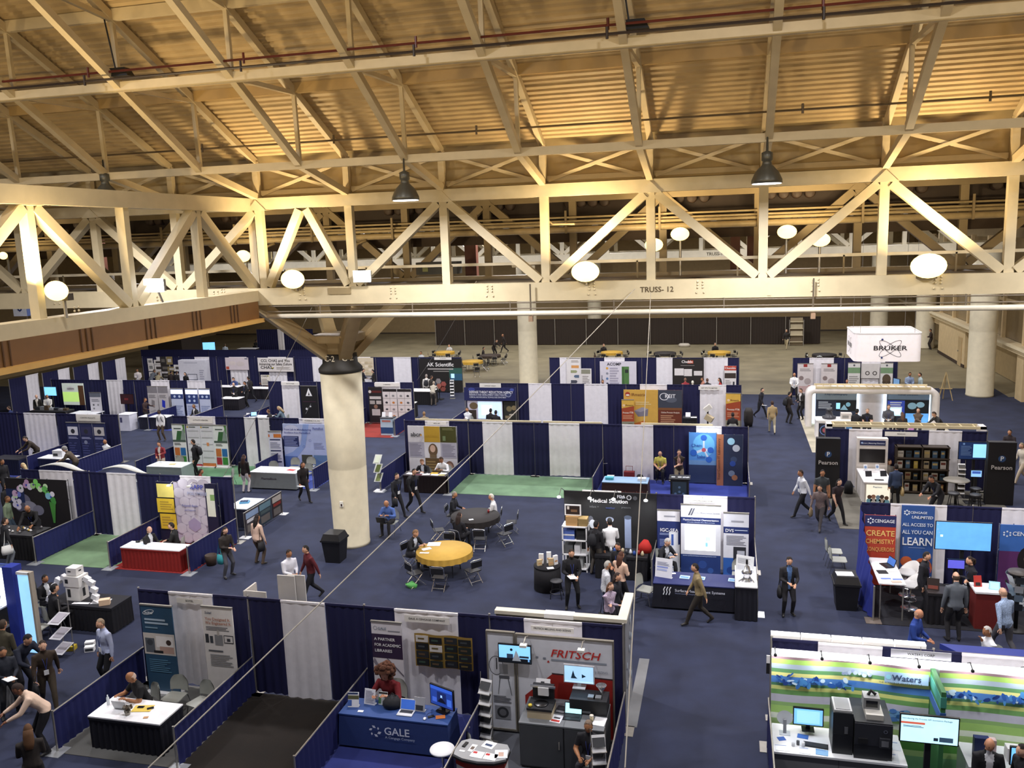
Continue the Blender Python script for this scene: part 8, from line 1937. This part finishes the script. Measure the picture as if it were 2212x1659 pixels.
for i, (x, y) in enumerate(((5.3, 35.2), (5.75, 35.3))): standee(x, y, .98, .14, .24, 8, 'e8eaf0', ('left', 'right')[i] + ' white oval card on the white demo counter', [('C', .5, .6, .05, '7a9ac8')])
k = K(); k.box(-.16, -.06, 0, .16, .06, .02, BLACK); tag(k.obj('keyboard', None, (5.6, 33.95, .98)), 'black keyboard at the front of the white demo counter', 'keyboard')
t = thing('bookcase', 'dark wooden bookcase of four shelves filled with books', 'bookcase', (6.45, 35.55, 0))
WD = M('33271c', .6)
k = K(); k.box(0, 0, 0, .05, .4, 1.92, WD); k.box(.93, 0, 0, .98, .4, 1.92, WD); k.box(1.87, 0, 0, 1.92, .4, 1.92, WD); k.box(0, .37, 0, 1.92, .4, 1.92, M('241a12', .7)); k.obj('frame', t)
for z in (.06, .52, .98, 1.42, 1.88):
    k = K(); k.box(-.02, -.02, z, 1.94, .38, z + .04, WD); k.obj('shelf', t)
rp = random.Random(61)
tw = ['bottom', 'second', 'third', 'top']
for s_, z in enumerate((.1, .56, 1.02, 1.46)):
    for q in range(6):
        x = 6.53 + q * .3 + (.06 if q > 2 else 0)
        w, h = rp.uniform(.14, .22), rp.uniform(.25, .33)
        k = K(); k.box(0, 0, 0, w, .03, h, M(rp.choice(('d8d4cc', '4a6a8a', '8a5a3a', 'b8a888', '33485a', 'c8b050', 'e0dcd8')), .6, 'print')); k.box(.02, -.002, h * .5, w - .02, 0, h * .8, M(rp.choice(('2a2c34', 'a8a49a', 'd0b878', '7a3c30')), .6, 'print'))
        o = tag(k.obj('book', None, (x, 35.68, z)), f'{ordn[q]} face-out book from the left on the {tw[s_]} shelf', 'book', 'books in the dark bookcase')
rack(8.75, 35.2, 0, 'narrow dark literature rack right of the bookcase', 1.5, 6, ('2a241e', 'a8a49a'))
screen(9.18, 35.3, 1.55, 1.1, .66, '16284c', 'dark television with a pale blue slide in the publisher booth', [('R', .45, .1, .96, .9, '8ac8e8', 1.2), ('L', .06, .2, .4, .8, 7, '6a88b8'), ('C', .15, .9, .04, '8ab0e0')], 'pole', e=.9)
screen(9.1, 34.6, 1.05, .36, .24, '8ab8e8', 'small glowing tablet on a pole below the dark television', [('R', .1, .5, .9, .9, '3a5aa8', .9)], 'pole', e=1.1)
t = thing('bar_table', 'grey round bar table in the publisher booth', 'table', (8.31, 34.1, 0))
k = K(); k.lathe([(.44, 1.02), (.46, 1.04), (.44, 1.06)], M('7a7468', .5), 28); k.obj('tabletop', t); k = K(); k.tube([(0, 0, 0), (0, 0, 1.02)], .05, M('1c1a1a', .4), 10); k.obj('column', t); k = K(); k.lathe([(.34, 0), (.32, .03), (.06, .05)], M('1c1a1a', .4), 20); k.obj('base', t)
for i, (x, y) in enumerate(((8.05, 33.3), (8.75, 33.2), (8.95, 34.0))): chair('stool', x, y, 0, ('left', 'middle', 'right')[i] + ' dark stool at the grey round bar table').scale = (1.1, 1.1, 1.2)
k = K(); loft(k, [(V((0, 0, 0)), .17, .12), (V((0, 0, .35)), .17, .12), (V((0, 0, .52)), .08, .05)], M('15151a', .8, 'cloth')); tag(k.obj('backpack', None, (4.7, 35.3, 0)), 'black backpack on the floor left of the white demo counter', 'backpack')
# ================================================================== learning company booth
bay(3.88, 6.9, 26.35, 'back drape with a wide white curtain behind the learning banners', [(4.7, 6.18)])
bay(6.9, 9.9, 26.35, 'back drape behind the large blue screen', [(7.66, 8.9)], True)
t = thing('side_drape', 'tall blue side drape sloping down beside the aisle trash bin', 'drape', (3.86, 23.5, 0))
k = K(); vs_ = []; n = 30
for i in range(n + 1):
    y = i * 2.85 / n; zt_ = .95 + (2.4 - .95) * (i / n) ** 1.3
    vs_ += [(.04 * math.sin(y * 18) - .25 * math.sin(math.pi * i / n), y, .04), (.03 * math.sin(y * 18), y, zt_)]
k.add(vs_, [(2 * i, 2 * i + 2, 2 * i + 3, 2 * i + 1) for i in range(n)], M('1c2a80', .8, 'cloth'), True); k.obj('curtain_panel', t)
k = K(); k.tube([(0, 0, 0), (0, 0, 1.0)], .025, STEEL, 6); k.box(-.2, -.2, 0, .2, .2, .015, M('6a6058')); k.obj('post', t)
star = lambda u, v, r, c: [('C', u + r * math.cos(R(90 + 60 * i)) / .85, v + r * math.sin(R(90 + 60 * i)) / 2.1, .025, c) for i in range(6)]
panel('rollup_banner', 'orange red banner with hand-drawn capitals about chemistry conquerors', 'banner', 3.93, 4.78, 25.9, .06, 2.2, 'b8402c', [('R', 0, .84, 1, 1, '22285c')] + star(.18, .92, .07, 'e8ecf4') + [('T', .3, .9, .1, 'CENGAGE', 'e8ecf4', 'l', .9), ('T', .5, .71, .17, 'CREATE', 'e8c070'), ('T', .5, .6, .14, 'CHEMISTRY', 'e8b868', 'c', .9), ('T', .5, .49, .13, 'CONQUERORS', 'e0a860', 'c', .82)], 'pop')
panel('rollup_banner', 'blue unlimited access banner with a smiling woman at its foot', 'banner', 4.97, 5.86, 26.2, .3, 2.44, '2f5496', star(.16, .9, .06, 'dfe8f4') + [('C', .2, .2, .16, 'c8643a'), ('C', .7, .12, .26, 'c8643a', .3), ('C', .62, .1, .17, '2a1a16', .22), ('C', .62, .09, .1, 'a8705a', .13), ('T', .26, .89, .07, 'CENGAGE', 'dfe8f4', 'l'), ('T', .3, .82, .085, 'UNLIMITED', 'f0f4fa', 'l', .95, .2), ('T', .5, .71, .1, 'ALL ACCESS TO', 'dfe8f4', 'c', .85), ('T', .5, .6, .12, 'ALL YOU CAN', 'dfe8f4', 'c', .85), ('T', .5, .44, .24, 'LEARN', 'f0f4fa', 'c', .9), ('R', .25, .4, .75, .405, 'a8bce0')], 'legs')
panel('rollup_banner', 'blue and purple banner with a dark-haired woman cut by the right edge', 'banner', 7.5, 8.6, 25.85, .06, 2.1, '3a6ab8', [('R', 0, 0, 1, .62, '5a2c64'), ('C', .7, .5, .3, '1a1418', .42), ('C', .72, .52, .15, 'd8b49c', .2), ('C', .72, .12, .36, '8a8494', .36)] + star(.16, .87, .07, 'dfe8f4') + [('T', .28, .85, .12, 'CENGAGE', 'e8eef6', 'l')], 'pop')
screen(6.47, 25.5, 1.42, 1.42, .8, '5a9ae0', 'very large bright blue screen showing an empty desktop', [('R', .08, .45, .13, .53, 'b8e0ff', 1.4), ('C', .06, .6, .014, 'd8f0ff'), ('C', .03, .72, .014, 'd8f0ff'), ('C', .03, .9, .014, 'd8f0ff')], 'pole', e=1.1)
screen(6.2, 25.0, 1.05, .42, .24, '5a5ac8', 'small violet laptop-like screen under the very large blue screen', [], 'pole', e=.9)
table(4.0, 4.65, 23.6, 25.5, 1.05, 'f2f2f4', '8a8c90', 'tall white-topped bar table with steel legs in the learning booth', legs=True)
laptop(4.4, 24.9, 1.055, -70, '3a5a98', 'black laptop on the tall white-topped bar table', '17181d', .38)
for i, (x, y, c, lb) in enumerate(((4.2, 24.4, '1c1d22', 'black mat below the laptop'), (4.2, 24.0, 'dce4f4', 'left blue-edged flyer'), (4.5, 24.0, 'dce4f4', 'right blue-edged flyer'), (4.45, 23.75, 'c8b0a0', 'colourful postcard'), (4.5, 24.5, 'e8e8ea', 'white glasses case'))):
    paper(x, y, 1.055, .26, .24 if i < 3 else .12, 8, c, lb + ' on the tall white-topped bar table', None, .01, ((0, 0, 1, .3, '4a6ac8'),) if i in (1, 2) else ())
for i, (x, y, rz) in enumerate(((5.05, 25.4, 120), (4.95, 24.5, 100))):
    t = thing('lounge_chair', ('rear', 'front')[i] + ' white tub bar chair behind the tall white-topped table', 'chair', (x, y, 0), rz)
    k = K(); n = 14; vs_ = []
    for q in range(n + 1):
        a = R(200 + 140 * q / n) if False else R(180 + 180 * q / n)
        vs_ += [(.28 * math.cos(a), .26 * math.sin(a), .72), (.31 * math.cos(a), .3 * math.sin(a), .72 + .28 * math.sin(math.pi * q / n)), (.25 * math.cos(a), .23 * math.sin(a), .72), (.28 * math.cos(a), .27 * math.sin(a), .72 + .28 * math.sin(math.pi * q / n))]
    k.add(vs_, [(4 * q, 4 * q + 4, 4 * q + 5, 4 * q + 1) for q in range(n)] + [(4 * q + 2, 4 * q + 3, 4 * q + 7, 4 * q + 6) for q in range(n)] + [(4 * q + 1, 4 * q + 5, 4 * q + 7, 4 * q + 3) for q in range(n)], M('e6e4e0', .5), True); k.obj('backrest', t)
    k = K(); k.lathe([(.24, .66), (.27, .7), (.24, .74)], M('d8d8d8', .6), 20); k.obj('seat', t); k = K(); k.tube([(0, 0, .02), (0, 0, .66)], .03, CHROME, 8); k.obj('column', t); k = K(); k.lathe([(.24, 0), (.22, .02), (.04, .04)], CHROME, 20); k.obj('base', t)
    k = K(); k.tube([(.17 * math.cos(a * .5236), .17 * math.sin(a * .5236), .26) for a in range(13)], .011, CHROME, 5); k.obj('foot_ring', t)
t = thing('counter', 'white-topped table with red sides beside the broad man in grey', 'table', (6.3, 23.4, 0))
k = K(); k.box(0, 0, 1.0, .7, .65, 1.05, M('f0f0f2', .4)); k.obj('worktop', t); k = K(); k.box(.03, .03, 0, .67, .62, 1.0, M('6a1c18', .6)); k.obj('body', t)
standee(6.45, 23.75, 1.05, .2, .28, 10, 'b8342c', 'red book display on the red-sided table', [('R', .2, .1, .8, .4, '2a1c1c')])
standee(6.8, 23.6, 1.05, .26, .2, -8, 'a8dce8', 'pale cyan tablet on the red-sided table', [('R', .1, .1, .9, .9, '9cd8e8', .9)], 'tablet')
t = thing('carousel_rack', 'round black carousel of magazines beside the blue plaid man', 'rack', (7.35, 23.6, 0))
k = K(); k.tube([(0, 0, 0), (0, 0, 1.55)], .05, BLACK, 8); k.lathe([(.3, 0), (.28, .04)], BLACK, 20); k.obj('column', t)
k = K(); k.lathe([(.26, 1.55), (.28, 1.57), (.26, 1.6)], M('3a3430', .5), 20); k.obj('top', t)
for i in range(4):
    for a in range(7):
        c, s_ = math.cos(a * .9), math.sin(a * .9); z = .6 + i * .24
        k = K(); q = .3; k.add([((q - .1) * c - .1 * s_, (q - .1) * s_ + .1 * c, z), ((q - .1) * c + .1 * s_, (q - .1) * s_ - .1 * c, z), (q * c + .1 * s_, q * s_ - .1 * c, z + .22), (q * c - .1 * s_, q * s_ + .1 * c, z + .22)], [(0, 1, 2, 3)], M(('8aa0b4', 'c8ccd0', '33363c')[(a + i) % 3], .5, 'print')); k.obj('magazine', t)
table(5.2, 6.0, 23.5, 24.0, .9, '2a2424', '15131a', 'dark low table with framed prints left of the broad man in grey')
standee(5.35, 23.7, .905, .3, .3, -10, '2a1c18', 'dark framed print leaning on the dark low table', [('R', .1, .1, .9, .4, '7a3c30')])
for i, (x, y) in enumerate(((3.3, 27.6), (3.35, 26.9))): chair('shell', x, y, -90, ('rear', 'front')[i] + ' grey shell chair standing in the aisle beside the learning booth')
t = thing('bag_bin', 'dark waste bag standing at the end of the fourth row', 'bin', (1.1, 47.2, 0))
k = K(); k.lathe([(.2, 0), (.25, .3), (.24, .8), (.15, 1.0)], M('241f1c', .7), 14); k.obj('body', t)
import collections
print('DUPLABELS', [l for l, v in LABELS.items() if len(v) > 1][:20], 'OBJECTS', len(bpy.data.objects), 'TRIS', sum(sum(len(p.vertices) - 2 for p in o.data.polygons) for o in bpy.data.objects if o.type == 'MESH'))
